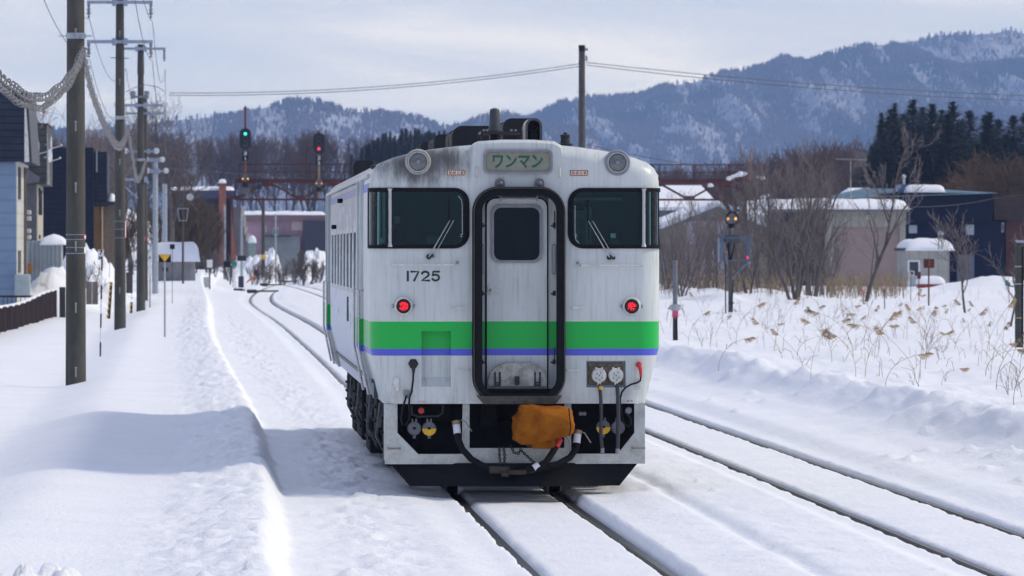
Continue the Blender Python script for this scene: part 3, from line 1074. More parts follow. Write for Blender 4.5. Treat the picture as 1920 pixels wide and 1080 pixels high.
    mb.box(-1.36, FU(1082), 1.78, 1.82, 1.0, 3.42); mb.box(FU(1131), 1.36, 1.78, 1.82, 1.0, 3.42)
    mb.box(FU(1082), FU(1131), 1.78, 1.82, 3.0, 3.42); mb.box(FU(1082), FU(1131), 1.78, 1.82, 1.0, 2.55)
    mb.build("cab_bulkhead", TEAL, T)
    MB().ring(rrect(FU(915), FU(990), 2.2, FZ(404), 0.10), rrect(FU(921), FU(984), 2.25, FZ(409), 0.08), 1.72, 1.77).build("inner_door_frame", M("cab_grey_frame", (0.06, 0.08, 0.09), 0.5), T)
    MB().prism(rrect(FU(922), FU(983), 2.26, FZ(410), 0.08), 1.765, 1.772).build("inner_door", M("inner_door_dark", (0.02, 0.017, 0.013), 0.6), T)
    mb = MB()
    mb.bbox(-1.37, FU(885), 0.12, 0.75, 1.6, FZ(462) + 0.03, 0.03); mb.bbox(FU(1060), 1.37, 0.12, 0.75, 1.6, FZ(458), 0.03)
    mb.bbox(FU(800), FU(830), 0.35, 0.6, 2.45, 2.66, 0.02); mb.bbox(FU(1150), FU(1166), 0.35, 0.6, 2.4, 2.62, 0.02)
    mb.split("driving_desk", TEALD, T)
    mb = MB()
    for a, b in ((1119, 1125), (1127, 1132)):
        mb.box(FU(a), FU(b), 1.70, 1.775, 2.45, FZ(386))
    mb.box(FU(1094), FU(1190), 1.66, 1.775, FZ(373), FZ(367))
    mb.box(FU(1070), FU(1094), 1.70, 1.775, FZ(440), FZ(436))
    mb.box(FU(712), FU(718), 0.9, 0.96, 2.3, 3.1); mb.box(FU(722), FU(727), 0.9, 0.96, 2.3, 3.1)
    mb.box(FU(712), FU(721), 0.4, 0.45, 2.55, FZ(446))
    mb.split("cab_fittings", M("cab_pale_frame", (0.62, 0.70, 0.68), 0.5), T)
    MB().box(FU(1094), FU(1118), 1.71, 1.765, FZ(438), FZ(392)).build("lit_opening_card", M("lit_opening_buff", (0.38, 0.38, 0.33), 0.6), T)  # added pale card; its colour stands for the lit opening into the saloon
    mb = MB()
    mb.box(FU(750), FU(761.5), 1.755, 1.779, FZ(417), FZ(402)); mb.box(FU(1154), FU(1164), 0.62, 0.64, FZ(446), FZ(437))
    pl = mb.split("notice_card", M("pale_card", (0.8, 0.84, 0.84), 0.6), T)
    MB().box(FU(750), FU(761.5), 1.750, 1.7545, FZ(403.5), FZ(398)).build("red_header", M("dark_red_card", (0.22, 0.02, 0.02), 0.6), pl)
    mb = MB()
    mb.bbox(FU(1160), FU(1184), 1.2, 1.6, 2.1, 2.75, 0.05); mb.bbox(FU(745), FU(768), 1.2, 1.6, 2.1, 2.75, 0.05)
    mb.split("crew_seat", M("maroon_seat", (0.07, 0.02, 0.025), 0.8), T)
    mb = MB()
    mb.box(-1.38, 1.38, 1.9, BLEN - 0.4, 1.15, 1.18)
    mb.box(-1.35, 1.35, BLEN - 2.0, BLEN - 1.95, 1.18, 3.3)
    mb.box(FU(885), FU(893), 0.42, 1.75, 1.15, 3.3); mb.box(FU(1052), FU(1060), 0.42, 1.75, 1.15, 3.3)
    mb.box(FU(985), FU(989), 0.9, 0.94, 2.3, 3.15)
    mb.split("inner_partition", TEALP, T)
    # ---- gangway: bellows ring, door, latches
    def rr(a, b, c, d, r): return rrect(FU(a), FU(b), FZ(d), FZ(c), r, 8)
    g = MB()
    for k, (e, y0, y1) in enumerate(((0.0, -0.045, 0.05), (-0.022, -0.085, -0.04), (-0.004, -0.125, -0.08), (-0.026, -0.165, -0.12))):
        px = e * 188
        g.ring(rr(885 - px, 1060 + px, 350 - px, 754 + px, 0.25 + e), rr(903, 1044, 367, 738, 0.15), y0, y1)
    gang = g.build("gangway", RUBBER, T)
    MB().ring(rr(886.5, 1058.5, 351.5, 752.5, 0.242), rr(888.5, 1056.5, 353.5, 750.5, 0.231), -0.134, -0.126).build("gangway_beading", M("dull_edge", (0.10, 0.085, 0.06), 0.6), gang)
    lip = MB().prism([(FU(893), FZ(742)), (FU(1052), FZ(742)), (FU(1040), FZ(757)), (FU(905), FZ(757))], -0.19, 0.02).build("gangway_footplate", M("grimy_steel", (0.07, 0.065, 0.055), 0.7, 0.3, 0.4, 14), gang)
    MB().ring([(FU(890), FZ(745)), (FU(1055), FZ(745)), (FU(1055), FZ(360)), (FU(890), FZ(360))], [(FU(924), FZ(492)), (FU(1016), FZ(492)), (FU(1016), FZ(385)), (FU(924), FZ(385))], 0.36, 0.40).build("doorway_panel", PAINTD, T)
    hang = MB()
    for pxc in (937, 1011):
        hang.prism(rrect(FU(pxc - 9), FU(pxc + 9), FZ(353), FZ(334), (0.002, .046, .046, .002)), -0.06, 0.03)
        hang.lathe([(0.024, 0), (0.024, 0.02), (0.012, 0.03)], (FU(pxc), -0.06, FZ(344)), 'y', 14)
    hang.split("gangway_bracket", M("grey_bracket", (0.14, 0.145, 0.16), 0.5, 0.3), T)
    door = MB().prism(rr(914, 1027, 372, 735, [0.03, 0.09, 0.09, 0.03]), 0.12, 0.17)
    dw = rr(922, 1018, 384, 493, 0.09)
    door = door.build("end_door", PAINTD, T)
    c = cutter(MB().prism(rr(927, 1013, 389, 488, 0.075), 0, 0.5)); boolean(door, c); drop(c)
    MB().ring(rr(911.5, 1029.5, 369, 738, [0.03, 0.105, 0.105, 0.03]), rr(914, 1027, 372, 735, [0.03, 0.09, 0.09, 0.03]), 0.135, 0.20).build("door_seal", RUBBER, door)
    fr = MB().ring(dw, rr(927, 1013, 389, 488, 0.075), 0.095, 0.15).build("door_window", GREYF, door)
    MB().prism(rr(926, 1014, 388, 489, 0.075), 0.14, 0.146).build("pane", DGLASS, fr)
    m2 = MB().prism(rrect(FU(916), FU(924.5), FZ(552), FZ(535), 0.015), 0.105, 0.12)
    m2.tube([(FU(920), 0.10, FZ(544)), (FU(922), 0.06, FZ(544)), (FU(931), 0.055, FZ(545.5)), (FU(938.5), 0.06, FZ(548))], [0.012, 0.011, 0.010, 0.008], 8)
    m2.build("handle", GRIMYW, door)
    jamb = MB()
    for x0, x1 in ((898, 911), (1030, 1048)):
        jamb.box(FU(x0), FU(x1), 0.16, 0.20, FZ(741), FZ(366))
    jamb.split("door_jamb", PAINTD, T)
    m2 = MB()
    for (a, b) in ((904, 1), (1040, -1)):
        for pz in (423, 551, 680):
            m2.bar((FU(a), 0.05, FZ(pz)), (FU(a + 6 * b), 0.04, FZ(pz)), 0.02, 0.016)
            m2.lathe([(0.016, 0), (0.016, 0.05)], (FU(a), 0.05, FZ(pz) - 0.02), n=8)
        m2.bar((FU(a - b), 0.06, FZ(395)), (FU(a - b), 0.06, FZ(430)), 0.012)
        m2.bar((FU(a - b), 0.06, FZ(652)), (FU(a - b), 0.06, FZ(682)), 0.012)
    m2.split("gangway_latch", DSTEEL, gang)
    for a, b in ((902, 908.5), (1036, 1044)):
        MB().ring(rr(a, b, 457, 515, 0.02), rr(a + 1.8, b - 1.8, 459, 513, 0.012), 0.10, 0.125).build("side_handle", GREYF, T)
    m2 = MB()
    m2.tube([(FU(940), 0.10, FZ(371)), (FU(1008), 0.10, FZ(371))], 0.012, 8)
    for a in (939, 1008):
        m2.bar((FU(a), 0.09, FZ(376)), (FU(a), 0.09, FZ(367)), 0.018)
    m2.build("door_rail", GREYF, T)
    fp = MB().prism([(FU(916), FZ(724)), (FU(1025), FZ(724)), (FU(1026), FZ(712)), (FU(1020), FZ(698)), (FU(1008), FZ(686)), (FU(994), FZ(681)), (FU(946), FZ(681)), (FU(933), FZ(686)), (FU(921), FZ(698)), (FU(915), FZ(712))], 0.02, 0.10).build("fallplate", M("scuffed_plate", (0.33, 0.33, 0.30), 0.55, 0.1, 0.45, 10, 0.08), T)
    m2 = MB()
    for xc in (933, 1008):
        for dx in (-4.5, 4.5):
            m2.tube([(FU(xc + dx), 0.015, FZ(698)), (FU(xc + dx), 0.0, FZ(722))], 0.008, 6)
        m2.bar((FU(xc - 6), 0.0, FZ(723)), (FU(xc + 6), 0.0, FZ(723)), 0.02)
        m2.bar((FU(xc - 5), 0.01, FZ(718)), (FU(xc + 5), 0.01, FZ(718)), 0.012)
    m2.bbox(FU(965), FU(974), -0.03, 0.02, FZ(722), FZ(706), 0.01)
    m2.bar((FU(971), -0.04, FZ(707)), (FU(973), -0.05, FZ(718)), 0.012)
    m2.split("fallplate_latch", DSTEEL, fp)
    MB().box(FU(903), FU(1044), -0.01, 0.30, FZ(741), FZ(730)).build("threshold", UNDER, T)
    # ---- raised destination box above the door
    dome = [(FU(885), FZ(345)), (FU(1055), FZ(345)), (FU(1055), 3.50), (FU(1053), FZ(272)), (FU(1040), FZ(264.5)), (FU(1000), FZ(261.5)), (FU(940), FZ(261.5)), (FU(897), FZ(264.5)), (FU(887), FZ(272)), (FU(885), 3.50)]
    mb = MB()
    n = len(dome)
    V = []
    for (y, k, dz) in ((0.9, 1.0, 0), (0.12, 1.0, 0), (0.02, 1.0, 0.0), (-0.012, 0.985, -0.03)):
        for u, z in dome:
            V.append(((u - FU(970)) * k + FU(970), y if z > 3.3 or y > 0 else (y if z > 3.25 else 0.004), z + (dz if z > 3.45 else 0)))
    Fq = [(i * n + j, i * n + (j + 1) % n, (i + 1) * n + (j + 1) % n, (i + 1) * n + j) for i in range(3) for j in range(n)]
    Fq.append(tuple(3 * n + j for j in range(n)))
    mb.add(V, Fq, 0, True)
    mb.build("sign_housing", PAINTD, T, sharp=40)
    sb = MB().ring(rr(906, 1036, 280, 326, 0.055), rr(910, 1032, 284, 322, 0.045), -0.05, 0.0).build("destination_sign", GREYF, T)
    MB().prism(rr(909, 1033, 283, 323, 0.045), -0.024, -0.016).build("sign_board", M("aged_sign_glass", (0.25, 0.26, 0.19), 0.35, 0, 0.12, 4), sb)
    tx = text_obj("lettering", "ワンマン", 0.17, M("sign_green", (0.006, 0.10, 0.065), 0.5), sb, (FU(970.5), -0.027, FZ(302.5)), width=0.50, ext=0.001, bold=0.005)
    tx.scale = (1, 0.92, 1)
    for a in (893.5, 1050):
        MB().tube([(FU(a), -0.01, FZ(332)), (FU(a), -0.045, FZ(331)), (FU(a), -0.045, FZ(315)), (FU(a), -0.01, FZ(314))], 0.008, 8).build("grab_handle", GRIMYW, T)
    # ---- lamps
    LENS = M("lamp_lens", (0.16, 0.175, 0.175), 0.12, 0.5, 0.2, 30)
    for px_, py_ in ((783.5, 303.5), (1158.5, 304.5)):
        h = MB().lathe([(0.130, -0.08), (0.130, 0.0), (0.124, 0.018), (0.116, 0.022), (0.106, 0.018), (0.102, 0.0)], (FU(px_), 0, FZ(py_)), 'y', 36).build("headlight", M("soiled_lamp_ring", (0.36, 0.345, 0.31), 0.55, 0, 0.4, 9) if px_ < 900 else GREYF, T)
        m2 = MB()
        prof = [(0.100, 0.0), (0.095, 0.008), (0.075, 0.017), (0.04, 0.023), (0.012, 0.025), (0.003, 0.025)]
        m2.lathe(prof, (FU(px_), 0, FZ(py_)), 'y', 30)
        m2.build("lens", LENS, h)
        MB().ring([(FU(px_) + 0.103 * math.cos(a), FZ(py_) + 0.103 * math.sin(a)) for a in np.linspace(0, 6.283, 33)[:-1]],
                  [(FU(px_) + 0.092 * math.cos(a), FZ(py_) + 0.092 * math.sin(a)) for a in np.linspace(0, 6.283, 33)[:-1]], -0.024, -0.008).build("bezel", CHROME, h)
        MB().lathe([(0.018, 0.023), (0.016, 0.030), (0.003, 0.032)], (FU(px_), 0, FZ(py_)), 'y', 14).build("lamp_bulb", GREYF, h)
    TL = glow("tail_lamp_red", (1.0, 0.015, 0.035), 1.0)
    for px_, py_ in ((756, 574), (1185, 574.5)):
        h = MB().lathe([(0.094, -0.01), (0.094, 0.03), (0.088, 0.045), (0.074, 0.05), (0.070, 0.03)], (FU(px_), 0, FZ(py_)), 'y', 32).build("tail_light", GRIMYW, T)
        MB().lathe([(0.071, 0.0), (0.071, 0.034), (0.06, 0.046), (0.003, 0.05)], (FU(px_), 0, FZ(py_)), 'y', 28).build("lens_ring", M("dark_red_lens", (0.045, 0.004, 0.006), 0.25), h)
        m2 = MB()
        rl_ = random.Random(int(px_))
        for i in range(-4, 5):
            for j in range(-4, 5):
                x, z = i * 0.0115 + (j % 2) * 0.005, j * 0.0115
                if x * x + z * z < 0.042 ** 2 and rl_.random() < 0.8:
                    m2.lathe([(0.0062, 0.044), (0.0062, 0.052), (0.002, 0.055)], (FU(px_) + x, 0, FZ(py_) + z), 'y', 6)
        m2.build("light_cluster", TL, h)
        m2 = MB()
        for sx in (-1, 1):
            m2.bbox(FU(px_) + sx * 0.096 - 0.015, FU(px_) + sx * 0.096 + 0.015, -0.04, 0.0, FZ(py_) - 0.018, FZ(py_) + 0.018, 0.006)
        m2.split("hinge", GREYF, h)
    # ---- number, warning stickers
    N1 = (0.18, [[(0.5, 0), (0.5, 1)]])
    N7 = (1.0, [[(0, 1), (0.97, 1), (0.38, 0)]])
    N2 = (1.0, [arc_pts(0.48, 0.70, 0.46, 0.30, 165, -38) + [(0.03, 0.0), (1.0, 0.0)]])
    N5 = (1.0, [[(0.92, 1.0), (0.16, 1.0), (0.08, 0.50)] + arc_pts(0.47, 0.33, 0.47, 0.33, 128, -155)])
    stroke_text("running_number", (N1, N7, N2, N5), M("number_ink", (0.016, 0.018, 0.03), 0.5), T, FU(763), FZ(526), 0.075, 0.088, 0.028, 0.0105, -0.003)
    def sticker(px_, py_):
        b = MB().prism(rrect(FU(px_ - 17.5), FU(px_ + 17.5), FZ(py_ + 5.6), FZ(py_ - 5.6), 0.008), -0.005, -0.001).build("warning_sticker", WHITE, T)
        m2 = MB()
        x0, x1, z0, z1 = FU(px_ - 17.2), FU(px_ + 17.2), FZ(py_ + 5.4), FZ(py_ - 5.4)
        w, p = 0.011, 0.0195
        k = 0
        x = x0
        while x < x1 - 0.008:
            for zz in (z0, z1 - w):
                m2.prism([(x, zz), (x + 0.010, zz), (min(x + 0.016, x1), zz + w), (x + 0.006, zz + w)], -0.007, -0.0052)
            x += p
        z = z0 + 0.014
        while z < z1 - 0.02:
            for xx in (x0, x1 - w):
                m2.prism([(xx, z), (xx + w, z + 0.006), (xx + w, z + 0.016), (xx, z + 0.010)], -0.007, -0.0052)
            z += p
        m2.build("striped_border", BLACK, b)
        m2 = MB().ring([(x0, z0), (x1, z0), (x1, z1), (x0, z1)], [(x0 + w, z0 + w), (x1 - w, z0 + w), (x1 - w, z1 - w), (x0 + w, z1 - w)], -0.0058, -0.0051)
        m2.build("yellow_border", YELLOW, b)
        text_obj("lettering", "架線注意", 0.03, M("sticker_crimson", (0.42, 0.02, 0.08), 0.5), b, (FU(px_), -0.0062, FZ(py_)), width=0.148, ext=0.0006, spacing=1.25, bold=0.0004)
    sticker(855, 323.5)
    sticker(1086, 324)
    text_obj("small_lettering", "ワンマン", 0.022, RED, T, (FU(790.5), -0.003, FZ(753.5)), width=0.075, ext=0.0006)
    text_obj("small_lettering", "常 気", 0.022, BLACK, T, (FU(1182), -0.003, FZ(752.5)), width=0.06, ext=0.0006)
    # ---- wipers and rails
    for k, (hx, hz, tx_, tz) in enumerate(((803.5, 481.5, 843, 413), (1143, 482.5, 1103, 414))):
        sg = 1 if k == 0 else -1
        m2 = MB()
        m2.lathe([(0.026, 0), (0.026, 0.035), (0.015, 0.05)], (FU(hx), 0.0, FZ(hz)), 'y', 14)
        m2.lathe([(0.018, 0), (0.018, 0.035)], (FU(hx + 8 * sg if k == 0 else hx + 8), 0.0, FZ(hz + (-2 if k == 0 else 1))), 'y', 12)
        w = m2.build("wiper", DSTEEL, T)
        m2 = MB()
        for o1, o2 in ((0, 0), (8 if k == 0 else 8, 8 if k == 0 else 9)):
            m2.tube([(FU(hx + o1), -0.045, FZ(hz)), (FU(hx + o1 + (tx_ - hx) * 0.35), -0.05, FZ(hz + (tz - hz) * 0.35)), (FU(tx_ + o2 * 0.9), -0.035, FZ(tz))], [0.008 if o1 == 0 else 0.004, 0.007 if o1 == 0 else 0.004, 0.004], 6)
        m2.build("wiper_arm", CHROME, w)
        bx = tx_ + (-1 if k == 0 else -1)
        MB().bar((FU(bx), -0.03, FZ(tz + 3)), (FU(bx), -0.03, FZ(tz - 39)), 0.011, 0.016).build("wiper_blade", BLACK, w)
    def rail_h(x0, x1, py, r=0.0085, stand=0.055):
        MB().tube([(FU(x0), 0.0, FZ(py)), (FU(x0), -stand, FZ(py)), (FU(x1), -stand, FZ(py)), (FU(x1), 0.0, FZ(py))], r, 8).build("handrail", GRIMYW, T)
    rail_h(734, 852, 496.5); rail_h(1089, 1205, 498)
    for a, b, c_ in ((847, 868, 577.5), (1074, 1093, 577.5), (856, 879, 695), (1063, 1085, 695)):
        rail_h(a, b, c_, 0.0085, 0.05)
    m2 = MB()
    for a, c_ in ((857, 492), (1084, 493)):
        m2.lathe([(0.014, 0), (0.014, 0.03), (0.008, 0.035)], (FU(a), 0, FZ(c_)), 'y', 10)
    m2.split("bracket_bolt", GREYF, T)
    for a, z0, z1 in ((742.5, 734, 708), (1196.5, 733, 711)):
        MB().prism(rrect(FU(a - 5), FU(a + 5), FZ(z0), FZ(z1), 0.024), -0.025, 0.0).build("small_cover", GRIMYW, T)
    # ---- jumper sockets, plugs and cables on the end wall
    mb = MB().bbox(FU(1104), FU(1170), 0.06, 0.10, FZ(722), FZ(681), 0.01)
    js = mb.build("socket_panel", M("grimy_panel", (0.17, 0.15, 0.10), 0.8, 0, 0.6, 20, 0.3), T)
    for xc in (1123.5, 1155.5):
        h = MB().lathe([(0.073, 0.0), (0.073, 0.10), (0.068, 0.115), (0.003, 0.12)], (FU(xc), 0.06, FZ(704.5)), 'y', 28).build("jumper_socket", GRIMYW, T)
        m2 = MB()
        for dx in (-5.5, 5.5):
            m2.bar((FU(xc + dx), -0.03, FZ(697)), (FU(xc + dx), -0.03, FZ(689)), 0.02, 0.03)
        m2.bar((FU(xc), -0.05, FZ(716)), (FU(xc), -0.05, FZ(722)), 0.034, 0.03)
        m2.split("clasp", GRIMYW, h)
        m2 = MB()
        for dx, dz in ((0, 0), (3, -5), (-6, 5), (-4, -3), (5, 4), (1, 8)):
            m2.lathe([(0.006, 0), (0.006, 0.003)], (FU(xc + dx), -0.0585, FZ(704.5 + dz)), 'y', 8)
        m2.split("rivet", BLACK, h)
    CAB = M("hose_grey", (0.03, 0.032, 0.042), 0.5, 0, 0.2, 20)
    m2 = MB().tube([(FU(1124), -0.05, FZ(720)), (FU(1126), -0.08, FZ(745)), (FU(1127), -0.09, FZ(780)), (FU(1126), -0.09, FZ(815)), (FU(1129), -0.09, FZ(846))], 0.018, 10)
    h = m2.build("jumper_hose", CAB, T)
    MB().lathe([(0.020, -0.01), (0.020, 0.025)], (FU(1126), -0.065, FZ(729)), n=12).build("yellow_band", YELLOW, h)
    MB().lathe([(0.020, -0.01), (0.020, 0.04)], (FU(1129), -0.09, FZ(848)), n=12).build("hose_end", GREYF, h)
    m2 = MB().tube([(FU(1157), -0.05, FZ(720)), (FU(1158.5), -0.08, FZ(745)), (FU(1159), -0.09, FZ(790)), (FU(1157.5), -0.09, FZ(846))], 0.020, 10)
    h = m2.build("jumper_hose", CAB, T)
    MB().lathe([(0.022, -0.01), (0.022, 0.04)], (FU(1157.5), -0.09, FZ(849)), n=12).build("hose_end", GREYF, h)
    m2 = MB().lathe([(0.03, 0), (0.03, 0.05), (0.018, 0.07)], (FU(1198.5), -0.0, FZ(684)), 'y', 14)
    m2.tube([(FU(1198.5), -0.06, FZ(684)), (FU(1201), -0.07, FZ(694)), (FU(1202), -0.06, FZ(706))], [0.022, 0.018, 0.013], 8)
    pl = m2.build("red_plug", RED, T)
    pts = [(1202, 706), (1201, 714), (1195, 718), (1184, 721), (1173, 727), (1166, 736), (1163, 748), (1163, 762), (1166, 780), (1170, 793), (1177, 800), (1184, 796), (1182, 785), (1177, 778), (1171, 774)]
    MB().tube([(FU(a), -0.05, FZ(b)) for a, b in pts], 0.009, 8).build("cable", BLACK, pl)
    m2 = MB().prism([(FU(774.5) + 0.052 * math.cos(a), FZ(682) + 0.052 * math.sin(a)) for a in np.linspace(0, 6.283, 7)[:-1]], -0.01, 0.0)
    m2.lathe([(0.034, 0), (0.034, 0.04), (0.022, 0.06)], (FU(774.5), 0, FZ(683)), 'y', 16)
    m2.tube([(FU(774.5), -0.05, FZ(684)), (FU(774.5), -0.06, FZ(699))], [0.022, 0.014], 8)
    pl = m2.build("black_plug", DSTEEL, T)
    pts = [(774.5, 697), (773.5, 715), (771, 735), (767, 745), (766, 760), (768, 775), (766, 787), (760, 798), (754, 797), (751, 785), (754, 765), (759, 750), (761, 742)]
    MB().tube([(FU(a), -0.05, FZ(b)) for a, b in pts], 0.010, 8).build("cable", BLACK, pl)
    m2 = MB().bbox(FU(755.5), FU(768), -0.03, 0.0, FZ(741), FZ(732), 0.006)
    m2.lathe([(0.02, 0), (0.016, -0.03)], (FU(761.5), -0.025, FZ(741)), n=10)
    m2.build("cable_box", GREYF, T)
    # ---- lower end frame, plough, couplings
    def hexpoly(pts): return [(FU(a), FZ(b)) for a, b in pts]
    sk = MB().prism([(FU(722), FZ(758)), (FU(722), FZ(867)), (FU(1211), FZ(867)), (FU(1211), FZ(758))], 0.04, 0.08).build("end_frame", SKIRTP, T)
    for poly in ([(745, 750), (745, 812), (784, 852), (866, 852), (868, 750)], [(880.5, 750), (880.5, 841), (1059, 841), (1059, 750)], [(1072, 750), (1072, 852), (1160, 852), (1191, 813), (1191, 750)]):
        c = cutter(MB().prism(hexpoly(poly), -0.2, 0.3)); boolean(sk, c); drop(c)
    m2 = MB()
    m2.box(FU(722), FU(1211), 0.0405, 0.22, FZ(867) - 0.02, FZ(867) - 0.001)
    for a, b in ((722, 727), (1206, 1211)):
        m2.box(FU(a), FU(b), 0.081, 0.5, FZ(866), FZ(758))
    m2.build("end_frame_flange", SKIRTP, sk)
    for a, b, c_ in ((727, 750, 841), (1187, 1210, 841)):
        MB().tube([(FU(a), 0.05, FZ(c_)), (FU(a), -0.03, FZ(c_)), (FU(b), -0.03, FZ(c_)), (FU(b), 0.05, FZ(c_))], 0.009, 8).build("foot_rail", M("rusted_rail", (0.25, 0.20, 0.15), 0.7), T)
    mb = MB()
    zt, zb = FZ(869), FZ(912)
    V = [(FU(731), 0.15, zt), (FU(966), -0.06, zt), (FU(1200), 0.15, zt), (FU(1163), 0.05, zb), (FU(966), -0.16, zb), (FU(768), 0.05, zb)]
    V += [(x, y + 0.05, z) for x, y, z in V]
    mb.add(V, [(0, 1, 4, 5), (1, 2, 3, 4), (6, 11, 10, 7), (7, 10, 9, 8), (0, 6, 7, 1), (1, 7, 8, 2), (5, 4, 10, 11), (4, 3, 9, 10), (0, 5, 11, 6), (2, 8, 9, 3)])
    mb.build("snow_plough", PLOWM, T)
    mb = MB()
    mb.box(-1.24, 1.24, 0.55, 0.60, 0.42, 0.99); mb.box(-1.18, 1.18, 0.6, BLEN - 0.4, 0.72, 0.985)
    mb.box(FU(905), FU(935), 0.35, 0.55, 0.75, 0.98); mb.box(FU(885), FU(985), 0.45, 0.55, 0.72, 0.80)
    mb.bbox(FU(800), FU(850), 0.4, 0.55, 0.80, 0.97, 0.02)
    mb.build("underframe", UNDER, T)
    # socket covers in the dark of the end frame
    COV = M("grey_cover", (0.12, 0.125, 0.145), 0.6, 0.1, 0.25, 12)
    def cover(xc, yc, half):
        h = MB().lathe([(0.07, 0), (0.07, 0.03), (0.062, 0.042), (0.003, 0.044)], (FU(xc), 0.12, FZ(yc)), 'y', 26)
        for dx in (-3.5, 3.5):
            h.bar((FU(xc + dx), 0.09, FZ(yc - 11)), (FU(xc + dx), 0.09, FZ(yc - 18)), 0.016)
        h.bar((FU(xc), 0.1, FZ(yc + 12)), (FU(xc), 0.1, FZ(yc + 19)), 0.03, 0.02)
        h = h.build("socket_cover", COV, T)
        if half:
            a = [(FU(xc) + 0.0705 * math.cos(t), FZ(yc) - 0.002 + 0.0705 * math.sin(t)) for t in np.linspace(math.pi, 2 * math.pi, 15)]
            MB().prism(a, 0.074, 0.0755).build("yellow_half", YELLOW, h)
        MB().box(FU(xc - 3), FU(xc + 3), 0.07, 0.0735, FZ(yc + 2), FZ(yc - 2.5)).build("stencil", BLACK, h)
    cover(777, 804, False); cover(805, 804, True); cover(1133, 802, True); cover(1161, 803, False)
    m2 = MB().bbox(FU(784), FU(797), 0.10, 0.20, FZ(782), FZ(763), 0.01)
    bx = m2.build("cock_box", UNDER, T)
    MB().lathe([(0.03, 0), (0.03, 0.02), (0.003, 0.03)], (FU(790), 0.10, FZ(770.5)), 'y', 16).build("red_cock", RED, bx)
    MB().tube([(FU(772), 0.10, FZ(762)), (FU(773), 0.10, FZ(778)), (FU(785), 0.10, FZ(782)), (FU(822), 0.10, FZ(781)), (FU(830), 0.10, FZ(775)), (FU(831), 0.10, FZ(760))], 0.010, 8).build("conduit", DSTEEL, T)
    m2 = MB()
    m2.lathe([(0.02, 0), (0.02, 0.02)], (FU(1093), 0.30, FZ(778)), 'y', 10); m2.lathe([(0.02, 0), (0.02, 0.02)], (FU(1100), 0.30, FZ(778)), 'y', 10)
    m2.lathe([(0.035, 0), (0.03, 0.03)], (FU(1181), 0.12, FZ(771)), 'y', 14)
    m2.split("pipe_end", GREYF, T)
    # brake hoses
    def hose(pts, cap, band):
        m2 = MB().tube([(FU(a), y, FZ(b)) for a, b, y in pts], 0.033, 12)
        h = m2.build("brake_hose", RUBBER, T)
        a, b, y = pts[0]
        a2, b2, y2 = pts[1]
        d = Vector((FU(a2) - FU(a), y2 - y, FZ(b2) - FZ(b))).normalized()
        q = Vector((FU(a), y, FZ(b)))
        MB().tube([q - d * 0.07, q + d * 0.03], 0.037, 12).build("hose_sleeve", band, h)
        if cap:
            MB().tube([q - d * 0.10, q - d * 0.06], 0.042, 12).build("hose_clip", cap, h)
    BR = M("old_brass", (0.30, 0.22, 0.12), 0.5, 0.5)
    SLEEVE = M("hose_white_tape", (0.62, 0.64, 0.72), 0.6, 0, 0.12, 12)
    hose([(856.5, 808, -0.02), (858, 822, -0.04), (866, 842, -0.07), (882, 860, -0.10), (902, 872, -0.13), (925, 880, -0.16)], BR, SLEEVE)
    hose([(1082, 826, -0.02), (1080, 842, -0.04), (1068, 858, -0.08), (1045, 870, -0.12), (1010, 878, -0.15), (985, 882, -0.17)], BR, SLEEVE)
    hose([(1043, 834, -0.10), (1036, 846, -0.14), (1022, 866, -0.18), (1005, 876, -0.20), (975, 884, -0.20)], None, RED)
    m2 = MB()
    m2.tube([(FU(864), -0.02, FZ(788)), (FU(872), -0.03, FZ(790)), (FU(884), -0.04, FZ(809))], 0.007, 6)
    m2.tube([(FU(1086), -0.02, FZ(810)), (FU(1096), -0.03, FZ(812)), (FU(1108), -0.04, FZ(831))], 0.007, 6)
    m2.tube([(FU(1062), -0.1, FZ(819)), (FU(1067), -0.1, FZ(830)), (FU(1068), -0.1, FZ(846))], 0.006, 6)
    m2.split("bleed_lever", M("wire_grey", (0.25, 0.24, 0.22), 0.5, 0.5), T)
    m2 = MB()
    m2.bbox(FU(915), FU(955), -0.20, -0.12, FZ(887), FZ(873), 0.02); m2.bbox(FU(985), FU(1000), -0.22, -0.14, FZ(886), FZ(874), 0.015)
    m2.bbox(FU(938), FU(952), -0.22, -0.1, FZ(893), FZ(884), 0.012); m2.bbox(FU(950), FU(985), -0.24, -0.16, FZ(889), FZ(880), 0.015)
    m2.build("hose_coupling", M("greasy_brown_metal", (0.045, 0.035, 0.026), 0.6, 0.4, 0.5, 18), T)
    MB().tube([(FU(1008), -0.2, FZ(871)), (FU(998), -0.21, FZ(877))], 0.034, 10).build("hose_patch", SLEEVE, T)
    # chains
    def chain(pts, n):
        m2 = MB()
        pts = [Vector((FU(a), y, FZ(b))) for a, b, y in pts]
        L_ = [(pts[i + 1] - pts[i]).length for i in range(len(pts) - 1)]
        tot = sum(L_)
        for k in range(n):
            s = tot * (k + 0.5) / n
            i = 0
            while s > L_[i] and i < len(L_) - 1:
                s -= L_[i]; i += 1
            d = (pts[i + 1] - pts[i]).normalized()
            c_ = pts[i] + d * s
            e1 = d
            e2 = d.cross(Vector((0, 1, 0))).normalized() if k % 2 else Vector((0, 1, 0))
            ring = [c_ + e1 * 0.020 * math.cos(t) + e2 * 0.012 * math.sin(t) for t in np.linspace(0, 6.283, 9)]
            m2.tube(ring, 0.0045, 5, cap=False)
        m2.build("chain", DSTEEL, T)
    chain([(936, 838, -0.02), (936, 852, -0.03), (938, 874, -0.08)], 9)
    chain([(944, 838, -0.02), (946, 856, -0.03), (944, 874, -0.08)], 9)
    chain([(958, 836, -0.05), (962, 848, -0.08), (970, 851, -0.09), (976, 844, -0.06), (985, 853, -0.08), (1001, 868, -0.15)], 16)
